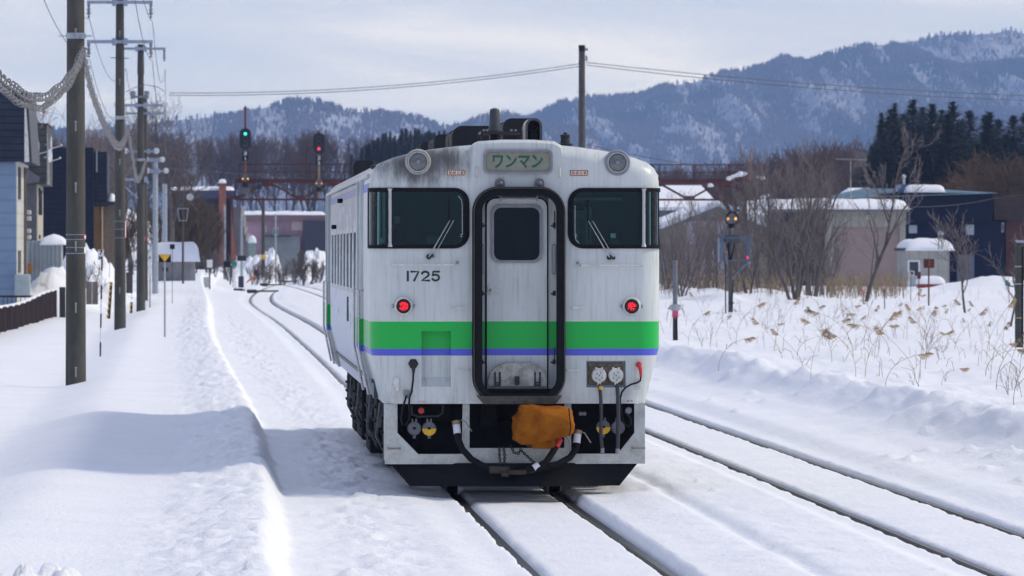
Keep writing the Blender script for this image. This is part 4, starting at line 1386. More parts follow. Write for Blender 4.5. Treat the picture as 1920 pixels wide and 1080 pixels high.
    # coupler under its canvas cover
    m2 = MB().bbox(FU(985), FU(1045), -0.12, 0.5, FZ(838), FZ(790), 0.03)
    cp = m2.build("coupler", M("coupler_rust", (0.10, 0.05, 0.03), 0.8, 0.2, 0.5, 12), T)
    bm = bmesh.new()
    bmesh.ops.create_cube(bm, size=1)
    bmesh.ops.subdivide_edges(bm, edges=list(bm.edges), cuts=23, use_grid_fill=True)
    out_ = [(-.50, -.36), (-.33, -.50), (-.05, -.45), (.40, -.28), (.47, -.22), (.52, .0), (.46, .36), (.36, .40), (.06, .47), (-.20, .50), (-.36, .44), (-.45, .20)]
    def rad(th):
        best = 0.1
        n_ = len(out_)
        dx, dz = math.cos(th), math.sin(th)
        for i in range(n_):
            (ax, az), (bx_, bz) = out_[i], out_[(i + 1) % n_]
            ex, ez = bx_ - ax, bz - az
            den = dx * ez - dz * ex
            if abs(den) < 1e-9: continue
            t_ = (ax * ez - az * ex) / den
            s_ = (ax * dz - az * dx) / den
            if t_ > 0 and -1e-6 <= s_ <= 1 + 1e-6: best = max(best, t_)
        return best
    wx, wz, wy = FU(1074) - FU(958), FZ(756) - FZ(835), 0.46
    for v in bm.verts:
        x, y, z = v.co * 2
        m_ = max(abs(x), abs(z), 1e-6)
        th = math.atan2(z, x)
        r_ = rad(th) * m_
        ey = (1 - 0.22 * m_ ** 3) * y if y < 0 else y
        rr_ = r_ * (1 - 0.10 * max(0, -y) ** 4)
        v.co = Vector((rr_ * math.cos(th) * wx, ey * wy / 2, rr_ * math.sin(th) * wz))
    P_ = np.array([v.co[:] for v in bm.verts])
    for v in bm.verts: v.normal_update()
    nn = 0.022 * fbm(P_[:, 0] * 5 + P_[:, 1] * 3, P_[:, 2] * 8, 91, 4) - 0.040 * np.abs(fbm(P_[:, 0] * 3.5 + P_[:, 2] * 4, P_[:, 1] * 4 + P_[:, 2] * 3, 95, 3))
    nn += 0.012 * np.sin(P_[:, 2] * 55 + 7 * P_[:, 0]) * np.exp(-((P_[:, 0] + 0.25) / 0.10) ** 2) * (P_[:, 2] > 0.03)
    for v, k in zip(bm.verts, nn):
        v.co += v.normal * float(k)
    me = bpy.data.meshes.new("coupler_cover")
    bm.to_mesh(me)
    bm.free()
    me.polygons.foreach_set('use_smooth', [True] * len(me.polygons))
    t = NT("orange_canvas")
    n = t.noise(4, 6, 0.65); w = t.noise(120, 2)
    c = t.mix(t.rng(n, 0.3, 0.7), (0.20, 0.062, 0.007), (0.38, 0.130, 0.012))
    c = t.mix(t.rng(t.noise(9, 5, 0.7), 0.58, 0.75, 0, 0.6), c, (0.13, 0.045, 0.012))
    t.base(c); t.rough(0.95); t.b.inputs['Specular IOR Level'].default_value = 0.08; t.bump(t.math('ADD', t.noise(10, 6, 0.7), t.math('MULTIPLY', w, 0.2)), 0.5, 0.03)
    me.materials.append(t.mat)
    o = link("coupler_cover", me, T, (FU(1016), -0.16, FZ(795.5)))
    m2 = MB()
    for a, b, c_, d_ in ((1062, 764, 1066, 800), (1066, 800, 1063, 816)):
        m2.tube([(FU(a) - FU(1016), -0.235, FZ(b) - FZ(795.5)), (FU(c_) - FU(1016), -0.238, FZ(d_) - FZ(795.5))], 0.006, 6)
    m2.split("lacing", BLACK, o)
    MB().bbox(FU(995), FU(1040), -0.16, 0.2, FZ(841), FZ(820), 0.03).build("cover_flap", t.mat, T)
    # ---- sides: pillars, doors, rails, windows
    for w in wins:
        for sx in (-1, 1):
            def rp(y0, y1, z0, z1): return [(y0, z0), (y1, z0), (y1, z1), (y0, z1)]
            V = MB()
            a, b = sx * 1.44, sx * 1.4545
            o1, i1 = rp(w - .02, w + 1.0, 2.04, 2.76), rp(w + .03, w + .95, 2.09, 2.71)
            vs = [(a, p, q_) for p, q_ in o1] + [(a, p, q_) for p, q_ in i1] + [(b, p, q_) for p, q_ in o1] + [(b, p, q_) for p, q_ in i1]
            fs = []
            for i in range(4):
                j = (i + 1) % 4
                fs += [(i, j, 4 + j, 4 + i), (8 + j, 8 + i, 12 + i, 12 + j), (j, i, 8 + i, 8 + j), (4 + i, 4 + j, 12 + j, 12 + i)]
            V.add(vs, fs)
            f = V.build("side_window", GRIMYW, T)
            MB().box(min(sx * 1.442, sx * 1.446), max(sx * 1.442, sx * 1.446), w + .005, w + .975, 2.065, 2.735).build("pane", SGLASS, f)
    for y0 in (2.75, 18.75):
        for sx in (-1, 1):
            def bxs(x0, x1): return (min(sx * x0, sx * x1), max(sx * x0, sx * x1))
            d_ = MB().box(*bxs(1.36, 1.388), y0 - 0.02, y0 + 1.17, 1.48, 3.10).build("passenger_door", PAINTD, T)
            MB().box(*bxs(1.388, 1.395), y0 + 0.25, y0 + 0.85, 1.95, 2.75).build("pane", DGLASS, d_)
            m2 = MB()
            for yy, ex in ((y0 - 0.30, 0.035), (y0 + 1.20, 0.03)):
                m2.box(*bxs(1.449, 1.449 + ex), yy, yy + 0.16, 1.50, 3.24)
                V = [(sx * 1.31, yy, 0.98), (sx * 1.449, yy, 1.5), (sx * (1.449 + ex), yy, 1.5), (sx * (1.31 + ex), yy, 0.98)]
                V += [(x, y + 0.16, z) for x, y, z in V]
                m2.add(V, [(0, 1, 2, 3), (7, 6, 5, 4), (0, 4, 5, 1), (1, 5, 6, 2), (2, 6, 7, 3), (3, 7, 4, 0)])
            m2.split("door_pillar", PAINTD, T)
            m2 = MB()
            for yy in (y0 - 0.45, y0 + 1.5):
                m2.tube([(sx * 1.45, yy, 2.1), (sx * 1.50, yy, 2.1), (sx * 1.50, yy, 1.50), (sx * 1.40, yy, 1.02)], 0.014, 8)
            m2.split("door_handrail", CHROME, T)
    for sx in (-1, 1):
        m2 = MB().tube([(sx * 1.452, 0.5, 3.26), (sx * 1.46, 10, 3.265), (sx * 1.452, 20.3, 3.26)], 0.022, 6)
        m2.build("rain_gutter", M("gutter_white", (0.5, 0.52, 0.53), 0.5), T)
        m2 = MB()
        for yy, zz in ((11.5, 3.08), (14.8, 2.78)):
            m2.bbox(min(sx * 1.45, sx * 1.51), max(sx * 1.45, sx * 1.51), yy, yy + 0.3, zz, zz + 0.055, 0.015)
        m2.split("side_lamp", BLACK, T)
        V = [(sx * 1.458, 8.6, 1.70), (sx * 1.458, 9.2, 1.70), (sx * 1.458, 9.2, 1.98), (sx * 1.458, 8.6, 1.98)]
        MB().add(V + [(v[0] - sx * 0.02, v[1], v[2]) for v in V], [(0, 1, 2, 3), (4, 7, 6, 5), (0, 4, 5, 1), (1, 5, 6, 2), (2, 6, 7, 3), (3, 7, 4, 0)]).build("side_label", BLACK, T)
        # underfloor equipment
        r2 = random.Random(17 if sx < 0 else 18)
        y = 0.75
        for y0, y1, z0, z1, xo in ((0.65, 1.0, .45, .95, 1.25), (1.15, 1.55, .38, .95, 1.28), (1.7, 2.3, .30, .95, 1.25), (5.6, 6.6, .34, .95, 1.22), (6.8, 8.3, .25, .93, 1.26), (8.6, 9.5, .42, .95, 1.2), (9.7, 12.0, .30, .95, 1.27), (12.2, 13.0, .45, .95, 1.22), (13.3, 14.6, .28, .95, 1.26), (14.8, 15.2, .55, .95, 1.28), (15.4, 16.1, .52, .95, 1.29)):
            m2 = MB().bbox(min(sx * 0.55, sx * xo), max(sx * 0.55, sx * xo), y0, y1, z0, z1, 0.03)
            for k in range(3):
                zz = z0 + (z1 - z0) * (0.25 + 0.25 * k)
                m2.box(min(sx * xo, sx * (xo + .02)), max(sx * xo, sx * (xo + .02)), y0 + 0.05, y1 - 0.05, zz - 0.012, zz + 0.012)
            m2.build("equipment_box", UNDER, T)
        m2 = MB()
        for k, yy in enumerate((1.6, 4.9, 9.6, 13.2)):
            m2.bar((sx * 1.29, yy, 0.96), (sx * 1.31, yy, 0.70), 0.035)
            m2.tube([(sx * 1.29, yy + 0.2, 0.95), (sx * 1.33, yy + 0.25, 0.6), (sx * 1.25, yy + 0.3, 0.45)], 0.02, 6)
        m2.split("hanging_pipe", M("frosted_pipe", (0.10, 0.105, 0.11), 0.6, 0.2, 0.8, 9), T)
    for yc in (3.6, 17.0):
        bg_ = MB()
        for sx in (-1, 1):
            bg_.bbox(min(sx * .86, sx * 1.02), max(sx * .86, sx * 1.02), yc - 1.6, yc + 1.6, 0.50, 0.66, 0.03)
            for dy in (-1.05, 1.05):
                bg_.bbox(min(sx * .88, sx * 1.12), max(sx * .88, sx * 1.12), yc + dy - 0.17, yc + dy + 0.17, 0.30, 0.62, 0.04)
            bg_.bbox(min(sx * .86, sx * 1.1), max(sx * .86, sx * 1.1), yc - 0.35, yc + 0.35, 0.36, 0.74, 0.04)
        bg_.box(-0.9, 0.9, yc - 0.3, yc + 0.3, 0.45, 0.72)
        b = bg_.build("bogie", UNDER, T)
        for dy in (-1.05, 1.05):
            w = MB().lathe([(0.06, -1.0), (0.06, 1.0)], (0, yc + dy, 0.43), 'x', 12)
            for sx in (-1, 1):
                pr = [(0.10, -.05), (0.39, -.03), (0.43, -.03), (0.43, 0.05), (0.455, 0.055), (0.455, 0.085), (0.38, 0.09), (0.10, 0.07)]
                w.lathe([(r_, h_ * -sx) for r_, h_ in pr], (sx * 0.56, yc + dy, 0.43), 'x', 32)
            w.build("wheelset", M("wheel_steel", (0.05, 0.045, 0.042), 0.5, 0.5, 0.4, 9), b)
        for sx in (-1, 1):
            m2 = MB()
            pts = [(sx * 1.06 + 0.07 * math.cos(k * 1.1), yc + 0.07 * math.sin(k * 1.1), 0.38 + 0.34 * k / 40) for k in range(41)]
            m2.tube(pts, 0.016, 6)
            m2.build("bogie_spring", M("frosted_spring", (0.25, 0.25, 0.26), 0.6), b)
    # ---- roof equipment
    def onroof(u): return float(np.interp(abs(u), [0, .35, .6, .85, 1.05, 1.22, 1.33], [3.583, 3.575, 3.553, 3.52, 3.482, 3.437, 3.392]))
    AN = M("antenna_grey", (0.05, 0.055, 0.065), 0.5, 0, 0.2, 9)
    yA = 0.75
    m2 = MB().box(FU(906), FU(985), yA - 0.28, yA + 0.28, FZ(249), FZ(244))
    for a in (908, 940, 983):
        m2.box(FU(a) - .012, FU(a) + .012, yA - 0.22, yA - 0.19, 3.56, FZ(249)); m2.box(FU(a) - .012, FU(a) + .012, yA + 0.19, yA + 0.22, 3.56, FZ(249))
    m2.box(FU(925), FU(942), yA - 0.1, yA + 0.1, 3.57, FZ(249))
    b = m2.build("antenna_base", DSTEEL, T)
    MB().lathe([(0.085, 0), (0.085, 0.02), (0.07, 0.025), (0.07, 0.035), (0.060, 0.04), (0.050, 0.215), (0.043, 0.232), (0.02, 0.242), (0.003, 0.244)], (FU(934.5), yA, FZ(244.5)), n=24).build("radio_antenna", AN, b)
    m2 = MB()
    for a in (912, 918, 964, 972):
        m2.lathe([(0.012, 0), (0.012, 0.025)], (FU(a), yA - 0.2, FZ(244.5)), n=8)
    m2.split("bolt", GREYF, b)
    def pod(x0, x1, y0, y1, ztop, r_, name="roof_box"):
        mb = MB()
        z0 = min(onroof(x0), onroof(x1), onroof((x0 + x1) / 2)) - 0.04
        mb.prism(rrect(x0, x1, z0, ztop, (0.002, r_, r_, 0.002), 8), y0, y1, smooth=False)
        k = 0.016
        mb.prism(rrect(x0 - k, x1 + k, z0, ztop + k, (0.002, r_ + k, r_ + k, 0.002), 8), y0 - 0.02, y0 + 0.05)
        for i in range(1, 5):
            yy = y0 + (y1 - y0) * i / 5
            mb.prism(rrect(x0 - k * .6, x1 + k * .6, z0, ztop + k * .6, (0.002, r_ + k, r_ + k, 0.002), 8), yy, yy + 0.04)
        mb.build(name, M("roof_box_black", (0.016, 0.017, 0.021), 0.45, 0.2, 0.3, 6), T)
    def at(px, y): return (PX(px, TD + y) - 3.06)
    def az(py, y): return PZ(py, TD + y)
    pod(at(945, 3.0), at(1012, 3.0), 3.0, 4.6, az(224, 3.0), 0.08)
    pod(at(850, 6.0), at(935, 6.0), 6.0, 8.0, az(238, 6.0), 0.10)
    pod(at(816, 9.5), at(876, 9.5), 9.5, 11.5, az(254, 9.5), 0.06)
    pod(at(790, 13.0), at(850, 13.0), 13.0, 14.6, az(268, 13.0), 0.05)
    pod(at(664, 16.5), at(700, 16.5), 16.5, 17.6, az(303, 16.5), 0.06)
    yW = 1.1
    x0, x1 = at(986, yW), at(1013, yW)
    zb, zt = 3.56, az(223, yW)
    arc = lambda e: rrect(x0 - e, x1 + e, zb, zt + e, (0.002, (x1 - x0) / 2 - .002 + e, (x1 - x0) / 2 - .002 + e, 0.002), 10)
    w = MB().ring(arc(0.012), arc(-0.012), yW - 0.14, yW + 0.35).build("whistle_cover", M("cover_edge", (0.10, 0.10, 0.11), 0.35, 0.5), T)
    m2 = MB().prism(arc(-0.013), yW - 0.06, yW + 0.3)
    m2.lathe([(0.045, 0), (0.06, 0.06), (0.04, 0.065), (0.02, 0.03)], ((x0 + x1) / 2, yW - 0.06, zt - 0.07), 'y', 18)
    m2.lathe([(0.03, 0), (0.045, 0.05), (0.03, 0.055)], ((x0 + x1) / 2, yW - 0.06, zt - 0.17), 'y', 18)
    m2.build("whistle", BLACK, w)
    m2 = MB().prism(rrect(x0 + .04, x1 + .06, zb, zt - .02, (0.002, .05, .05, 0.002), 8), yW + 0.9, yW + 1.5)
    m2.build("roof_cover", M("cover_blue_black", (0.02, 0.022, 0.03), 0.4), T)
    yv = 0.8
    xv, zv = at(1060, yv), 3.52
    MB().lathe([(0.09, 0), (0.09, 0.02), (0.06, 0.03), (0.05, 0.05), (0.05, 0.075), (0.078, 0.085), (0.078, 0.1), (0.05, 0.11), (0.045, 0.16), (0.05, 0.165), (0.05, 0.19), (0.02, 0.20), (0.018, 0.215)], (xv, yv, zv - 0.03), n=20).build("roof_vent", DSTEEL, T)
    m2 = MB()
    for sx, yy in ((-1, 0.55), (1, 0.5)):
        m2.lathe([(0.03, 0), (0.03, 0.03), (0.015, 0.045)], (sx * 1.40, yy, 3.33), n=10)
    m2.split("roof_bolt", DSTEEL, T)
    return T
build_train()
def pillow(name, x0, x1, y0, y1, z0, z1, parent, seed=0, r=0.4, wav=0.08):
    """settled snow: rounded slab with a gently uneven top"""
    nx, ny = 26, 10
    V, F = [], []
    W_, D_ = x1 - x0, y1 - y0
    for j in range(ny + 1):
        for i in range(nx + 1):
            u, v = i / nx, j / ny
            ex = min(u * W_, (1 - u) * W_) / r
            ey = min(v * D_, (1 - v) * D_) / r
            e = min(1, ex) * (2 - min(1, ex))
            e *= min(1, ey) * (2 - min(1, ey))
            e = math.sqrt(max(e, 0))
            x, y = x0 + u * W_, y0 + v * D_
            V.append((x, y, z0 + (z1 - z0) * e + wav * e * float(fbm(np.array([x * 0.9]), np.array([y * 0.9]), 130 + seed, 3)[0])))
    n = nx + 1
    for j in range(ny):
        for i in range(nx):
            a = j * n + i
            F.append((a, a + 1, a + n + 1, a + n))
    b = len(V)
    V += [(x0, y0, z0 - .03), (x1, y0, z0 - .03), (x1, y1, z0 - .03), (x0, y1, z0 - .03)]
    F += [(b, b + 3, b + 2, b + 1)]
    F += [tuple([b, b + 1] + [i for i in range(nx, -1, -1)]), tuple([b + 2, b + 3] + [ny * n + i for i in range(0, nx + 1)])]
    F += [tuple([b + 3, b] + [j * n for j in range(ny + 1)]), tuple([b + 1, b + 2] + [j * n + nx for j in range(ny, -1, -1)])]
    return MB().add(V, F, 0, True).build(name, SNOWCAP, parent, sharp=70)
# ------------------------------------------------------------------ poles, wires, lineside posts
CROSS = M("pale_crossarm", (0.30, 0.34, 0.42), 0.5, 0.5, 0.2, 8)
INSUL = M("insulator_porcelain", (0.20, 0.21, 0.25), 0.3, 0, 0.3, 20)
INSULW = M("white_insulator", (0.62, 0.63, 0.66), 0.3, 0, 0.1, 20)
WIRE = M("bare_wire", (0.05, 0.05, 0.055), 0.6, 0.2)
TWIRE = M("twisted_cable_grey", (0.15, 0.15, 0.155), 0.6, 0.2, 0.35, 4)
def ins_string(o, mat=INSUL, h=0.42, r=0.075):
    m = MB()
    m.lathe([(0.045, 0), (0.045, -0.10), (0.03, -0.11), (0.03, -0.15), (r, -0.17), (0.03, -0.20), (0.05, -0.24), (0.03, -0.27), (r * 1.2, -0.29), (0.03, -0.32), (0.02, -0.36), (0.05, -0.38), (0.02, -h)], o, n=12)
    return m
def utility_pole(label, px, d, h, rb, rt, bands=(), arms=(), name="utility_pole", mat=CONC, z0=None, group=None):
    """arms: (height above ground, half span left, half span right, insulator kind)"""
    x = PX(px, d)
    z = gz(x, d) if z0 is None else z0
    t = thing(name, label, "utility pole", (x, d, z), group=group)
    MB().tube([(0, 0, -0.6), (0, 0, h * 0.5), (0, 0, h)], [rb, (rb + rt) / 2, rt], 28).build("shaft", mat, t)
    for zz in bands:
        r = rb + (rt - rb) * zz / h
        b = MB().lathe([(r + 0.012, -0.05), (r + 0.012, 0.05)], (0, 0, zz), n=28)
        b.bar((-r - 0.14, -0.02, zz), (-r, -0.02, zz), 0.02); b.bar((r, -0.02, zz), (r + 0.12, -0.02, zz), 0.02)
        b.bbox(r * 0.55, r + 0.03, -r - 0.02, r + 0.02, zz - 0.035, zz + 0.035, 0.006)
        b.build("clamp_band", STEEL, t)
    for zz, a, b_, k in arms:
        r = rb + (rt - rb) * zz / h
        m = MB().bar((-a, -r - 0.06, zz), (b_, -r - 0.06, zz), 0.11, 0.09)
        m.bbox(-r - 0.10, -r + 0.02, -r - 0.12, r + 0.05, zz - 0.10, zz + 0.10, 0.01)
        m.bbox(r - 0.02, r + 0.10, -r - 0.12, r + 0.05, zz - 0.10, zz + 0.10, 0.01)
        arm = m.build("crossarm", CROSS, t)
        for xx in (-a + 0.05, b_ - 0.05):
            if k == 'hang':
                ins_string((xx, -r - 0.06, zz - 0.03)).split("insulator", INSUL, arm)
            elif k == 'disc':
                q = MB().lathe([(0.05, -.04), (0.13, -.02), (0.13, 0.02), (0.05, 0.04)], (xx, -r - 0.08, zz + 0.02), 'y', 14)
                q.split("insulator", INSULW, arm)
    return t
def steps(t, rb, rt, h, zs, ang=-1.2):
    for zz in zs:
        r = rb + (rt - rb) * zz / h
        x, y = r * math.cos(ang), r * math.sin(ang)
        MB().lathe([(0.012, -0.15), (0.014, 0.0), (0.024, 0.01), (0.02, 0.025)], (x, y - 0.01, zz), n=8).build("step_socket", M("pale_cast_iron", (0.26, 0.27, 0.25), 0.6), t)
def tag_plate(t, r, z0, z1, ang, col, text=None, w=0.10):
    pl = MB()
    n = 5
    V = []
    for k in range(n + 1):
        a = ang + (k / n - 0.5) * w / r
        for zz in (z0, z1):
            V.append(((r + 0.008) * math.cos(a), (r + 0.008) * math.sin(a), zz))
    pl.add(V, [(2 * k, 2 * k + 2, 2 * k + 3, 2 * k + 1) for k in range(n)])
    b = pl.build("pole_tag", col, t)
    return b
# the tall near pole
d1 = 98.0
p1 = utility_pole("thickest grey concrete pole, nearest the camera on the left snow bank", 142, d1, 11.0, 0.178, 0.132, bands=(PZ(68, d1) - gz(PX(142, d1), d1),), arms=((9.9, 1.25, 0.75, 'hang'), (9.0, 1.25, 0.75, 'hang')))
zb1 = gz(PX(142, d1), d1)
steps(p1, 0.178, 0.132, 11, [PZ(py, d1) - zb1 for py in (57, 230, 345, 455, 570, 690)], -1.55)
for za, zc in ((440, 449), (464, 475)):
    for py in (za, zc):
        MB().lathe([(0.172, -.006), (0.172, .006)], (0, 0, PZ(py, d1) - zb1), n=28).build("tag_wire", CROSS, p1)
b = tag_plate(p1, 0.170, PZ(449, d1) - zb1, PZ(440, d1) - zb1, -0.42, RED, w=0.09)
tag_plate(p1, 0.172, PZ(447.5, d1) - zb1, PZ(441.5, d1) - zb1, -0.42, WHITE, w=0.05)
tag_plate(p1, 0.170, PZ(475, d1) - zb1, PZ(463, d1) - zb1, -0.35, WHITE, w=0.09)
d2 = 160.0
zb2 = gz(PX(225, d2), d2)
p2 = utility_pole("mottled concrete pole with two pale crossarms, second nearest on the left", 225, d2, PZ(-6, d2) - zb2, 0.168, 0.112, bands=(PZ(221, d2) - zb2,), arms=((PZ(5, d2) - zb2, 0.92, 0.92, 'hang'), (PZ(79, d2) - zb2, 0.92, 0.92, 'hang')))
steps(p2, 0.168, 0.112, 9, [PZ(py, d2) - zb2 for py in (60, 150, 300, 395, 540)], -1.6)
MB().bar((-0.26, -0.16, PZ(109, d2) - zb2), (0.26, -0.16, PZ(110, d2) - zb2), 0.02).build("step_bolt", DSTEEL, p2)
for py in (415, 430, 446):
    MB().lathe([(0.158, -.006), (0.158, .006)], (0, 0, PZ(py, d2) - zb2), n=28).build("tag_wire", CROSS, p2)
tag_plate(p2, 0.158, PZ(447, d2) - zb2, PZ(414, d2) - zb2, -0.30, RED, w=0.10)
b = tag_plate(p2, 0.160, PZ(445, d2) - zb2, PZ(416, d2) - zb2, -0.22, WHITE, w=0.08)
d3 = 206.0
zb3 = gz(PX(263, d3), d3)
p3 = utility_pole("slender dark-topped concrete pole with strain insulators, third on the left", 264, d3, PZ(84, d3) - zb3, 0.165, 0.10, bands=(PZ(300, d3) - zb3,), arms=((PZ(92, d3) - zb3, 0.9, 0.9, 'hang'), (PZ(198, d3) - zb3, 0.9, 0.9, 'disc'), (PZ(337, d3) - zb3, 0.85, 0.0, 'none')))
m = MB().bar((-0.75, -0.15, PZ(342, d3) - zb3), (-0.1, -0.15, PZ(372, d3) - zb3), 0.06)
m.build("arm_brace", CROSS, p3)
MB().tube([(0, 0, PZ(140, d3) - zb3), (0, 0, PZ(84, d3) - zb3 + 0.01)], [0.128, 0.109], 20).build("dark_top", M("sooty_concrete", (0.06, 0.055, 0.055), 0.9), p3)
m = MB()
for xx in (-0.28, 0.22):
    m.lathe([(0.05, -.2), (0.10, -.16), (0.06, -.12), (0.10, -.06), (0.06, 0), (0.1, 0.06), (0.05, 0.10)], (xx, -0.2, PZ(176, d3) - zb3), n=10)
    m.bar((xx - 0.14, -0.2, PZ(176, d3) - zb3), (xx + 0.14, -0.2, PZ(176, d3) - zb3), 0.03)
m.bar((-0.3, -0.17, PZ(182, d3) - zb3), (0.3, -0.17, PZ(182, d3) - zb3), 0.08)
m.split("strain_fitting", INSUL, p3)
tag_plate(p3, 0.155, PZ(452, d3) - zb3, PZ(443, d3) - zb3, -0.3, RED, w=0.09)
d4 = 262.0
zb4 = gz(PX(291, d4), d4)
p4 = utility_pole("slim far pole with two blue-grey arms and round white insulators", 291, d4, PZ(296, d4) - zb4 , 0.14, 0.12, arms=((PZ(300, d4) - zb4, 0.45, 0.38, 'disc'), (PZ(321, d4) - zb4, 0.4, 0.55, 'disc')), mat=STEEL)
utility_pole("grey concrete pole half hidden right behind the third pole", 271, 240, 8.6, 0.15, 0.11, arms=((PZ(213, 240) - gz(PX(271, 240), 240), 0.9, 0.9, 'disc'), (PZ(284, 240) - gz(PX(271, 240), 240), 0.85, 0.55, 'disc')))
utility_pole("plain grey twin-look pole farthest along the left line", 309, 330, PZ(345, 330) - gz(PX(309, 330), 330), 0.16, 0.13, mat=STEEL)
utility_pole("steel signal pole in front of the brick chimney", 421, 400, PZ(384, 400) - gz(PX(421, 400), 400), 0.10, 0.08, mat=STEEL)
utility_pole("thin blue-grey post right of the brick chimney", 453, 385, PZ(400, 385) - gz(PX(453, 385), 385), 0.09, 0.07, mat=STEEL)
pw = utility_pole("dark wooden pole with a yellow band beside the pink building", 493.5, 420, PZ(370, 420) - gz(PX(493.5, 420), 420), 0.15, 0.12, mat=WOODP)
MB().lathe([(0.155, -.18), (0.155, .18)], (0, 0, PZ(482, 420) - gz(PX(493.5, 420), 420)), n=14).build("yellow_band", YELLOW, pw)
utility_pole("thin dark pole standing before the pink building's white-framed window", 517, 428, PZ(402, 428) - gz(PX(517, 428), 428), 0.07, 0.06, mat=STEEL)
d5 = 215.0
zb5 = gz(PX(1090, d5), d5)
p5 = utility_pole("lone tall dark pole rising behind the train's roof", 1091, d5, PZ(83, d5) - zb5, 0.155, 0.118, mat=M("tarred_pole", (0.075, 0.07, 0.068), 0.85, 0, 0.4, 4, sc=(1, 1, 0.3)))
MB().lathe([(0.125, 0), (0.125, 0.24)], (0, 0, PZ(95, d5) - zb5), n=14).build("pole_cap", BLACK, p5)
m = MB().lathe([(0.06, -.05), (0.08, 0), (0.06, .05)], (0.16, -0.05, PZ(91, d5) - zb5), n=10)
m.lathe([(0.03, -.2), (0.05, -.15), (0.03, -.1), (0.05, -.05), (0.03, 0)], (0.17, -0.05, PZ(103, d5) - zb5), n=10)
m.split("insulator", INSUL, p5)
MB().bar((-0.2, -0.13, PZ(171, d5) - zb5), (0.22, -0.13, PZ(171, d5) - zb5), 0.02).build("step_bolt", DSTEEL, p5)

def sag_pts(a, b, sag, n=28):
    a, b = Vector(a), Vector(b)
    return [a.lerp(b, i / n) - Vector((0, 0, sag * 4 * (i / n) * (1 - i / n))) for i in range(n + 1)]
def wire(label, pts, r=0.012, name="overhead_wire", m=WIRE):
    o = MB().tube(pts, r, 6).build(name, m)
    return tag(o, label, "wire")
def armpt(p, px_arm, py, d): return Vector((PX(px_arm, d), d - 0.2, PZ(py, d)))
wire("upper wire from the third left pole to the lone pole behind the train", sag_pts(P(318, 174, d3), P(1089, 119, d5), 0.32), 0.014)
wire("lower wire from the third left pole to the lone pole behind the train", sag_pts(P(318, 178.5, d3), P(1089, 124, d5), 0.32), 0.014)
wire("upper wire running right from the lone pole across the mountains", sag_pts(P(1099, 117, d5), P(2250, 185, 240), 0.35), 0.014)
wire("lower wire running right from the lone pole across the mountains", sag_pts(P(1100, 122, d5), P(2250, 193, 240), 0.4), 0.014)
wire("dark wire crossing over the signal bridge's left end", sag_pts(P(100, 296, 300), P(740, 345, 330), 0.1), 0.016)
wire("dark wire sloping down to the signal bridge right of the train", sag_pts(P(1100, 270, 290), P(1420, 322, 300), 0.2), 0.018)
for (x2, y2, x3, y3, x1_, z1_, lab) in ((168, 36, 236, 128, -1.25, 9.5, "upper wire hung from the left tips of the crossarms"), (286, 40, 310, 130, 0.75, 9.5, "upper wire hung from the right tips of the crossarms"),
                              (168, 112, 236, 200, -1.25, 8.6, "lower wire hung from the left tips of the crossarms"), (286, 114, 309, 198, 0.75, 8.6, "lower wire hung from the right tips of the crossarms")):
    A = Vector((PX(142, d1) + x1_, d1, zb1 + z1_ - 0.02))
    B, C = P(x2, y2, d2), P(x3, y3, d3)
    D = Vector((PX(291, d4) + (0.5 if x1_ > 0 else -0.5), d4, C.z - 0.5))
    N = A + Vector((0.0, -58, 0.2))
    wire(lab + ", along the left poles", sag_pts(N, A, 1.0, 16) + sag_pts(A, B, 0.75, 18)[1:] + sag_pts(B, C, 1.0, 18)[1:] + sag_pts(C, D, 0.9, 12)[1:], 0.009)
wire("thin wire looped above the third left pole's strain fitting", [P(236, 172, 200), P(255, 163, 203), P(275, 159, d3), P(295, 163, d3), P(309, 172, d3)], 0.012)

def lashed_cable(label, f, d0, dn, twist=1.0, strands=2, r=0.036):
    """messenger wire with coiled lashing round the communication cables under it; f(d) -> point on the messenger"""
    t = thing("lashed_cable", label, "cable", f(d0))
    o = f(d0)
    n = max(24, int((dn - d0) / 0.8))
    ds = [d0 + (dn - d0) * i / n for i in range(n + 1)]
    MB().tube([f(d) - o for d in ds], 0.011, 6).build("messenger_wire", TWIRE, t)
    for k in range(strands):
        def g(d, k=k):
            w = fbm(np.array([d * 0.35]), np.array([k * 3.0]), 120 + k, 3)[0]
            ang = twist * d * 0.9 + k * 2.6
            e = min(1, (d - d0) / 3.0, (dn - d) / 3.0)
            return f(d) - o + Vector((0.012 * math.cos(ang), 0, -0.055 - (0.085 + 0.02 * w) * k * e + 0.008 * math.sin(ang)))
        c = MB().tube([g(d) for d in ds], 0.016 if k == 0 else 0.021, 8).build("communication_cable", M("cable_sheath", (0.15, 0.15, 0.155), 0.6, 0, 0.3, 5), t)
        pts, m_ = [], int((dn - d0) / 1.15)
        for i in range(m_ * 10):
            s = i / (m_ * 10 - 1)
            d = d0 + (dn - d0) * s
            a = 2 * math.pi * m_ * s
            q = g(d)
            pts.append(q + Vector((r * math.cos(a), 0.0, 0.035 * (1 - k) + (r + 0.018 * (1 - k)) * math.sin(a))))
        MB().tube(pts, 0.0095, 5).build("lashing_coil", TWIRE, t)
    return t
def catf(pts):
    fx = spline([(d, x) for d, x, z in pts]); fz = spline([(d, z) for d, x, z in pts])
    return lambda d: Vector((float(fx(d)), d, float(fz(d))))
lashed_cable("heavy coiled grey cable sagging from the nearest pole out past the left edge", catf([(46, -2.25, 4.72), (52, -2.2, 4.47), (58, -2.16, 4.36), (64, -2.15, 4.34), (70, -2.14, 4.41), (76, -2.13, 4.60), (82, -2.12, 4.90), (90, -2.12, 5.38), (97.8, -2.13, 6.02)]), 46, 97.7)
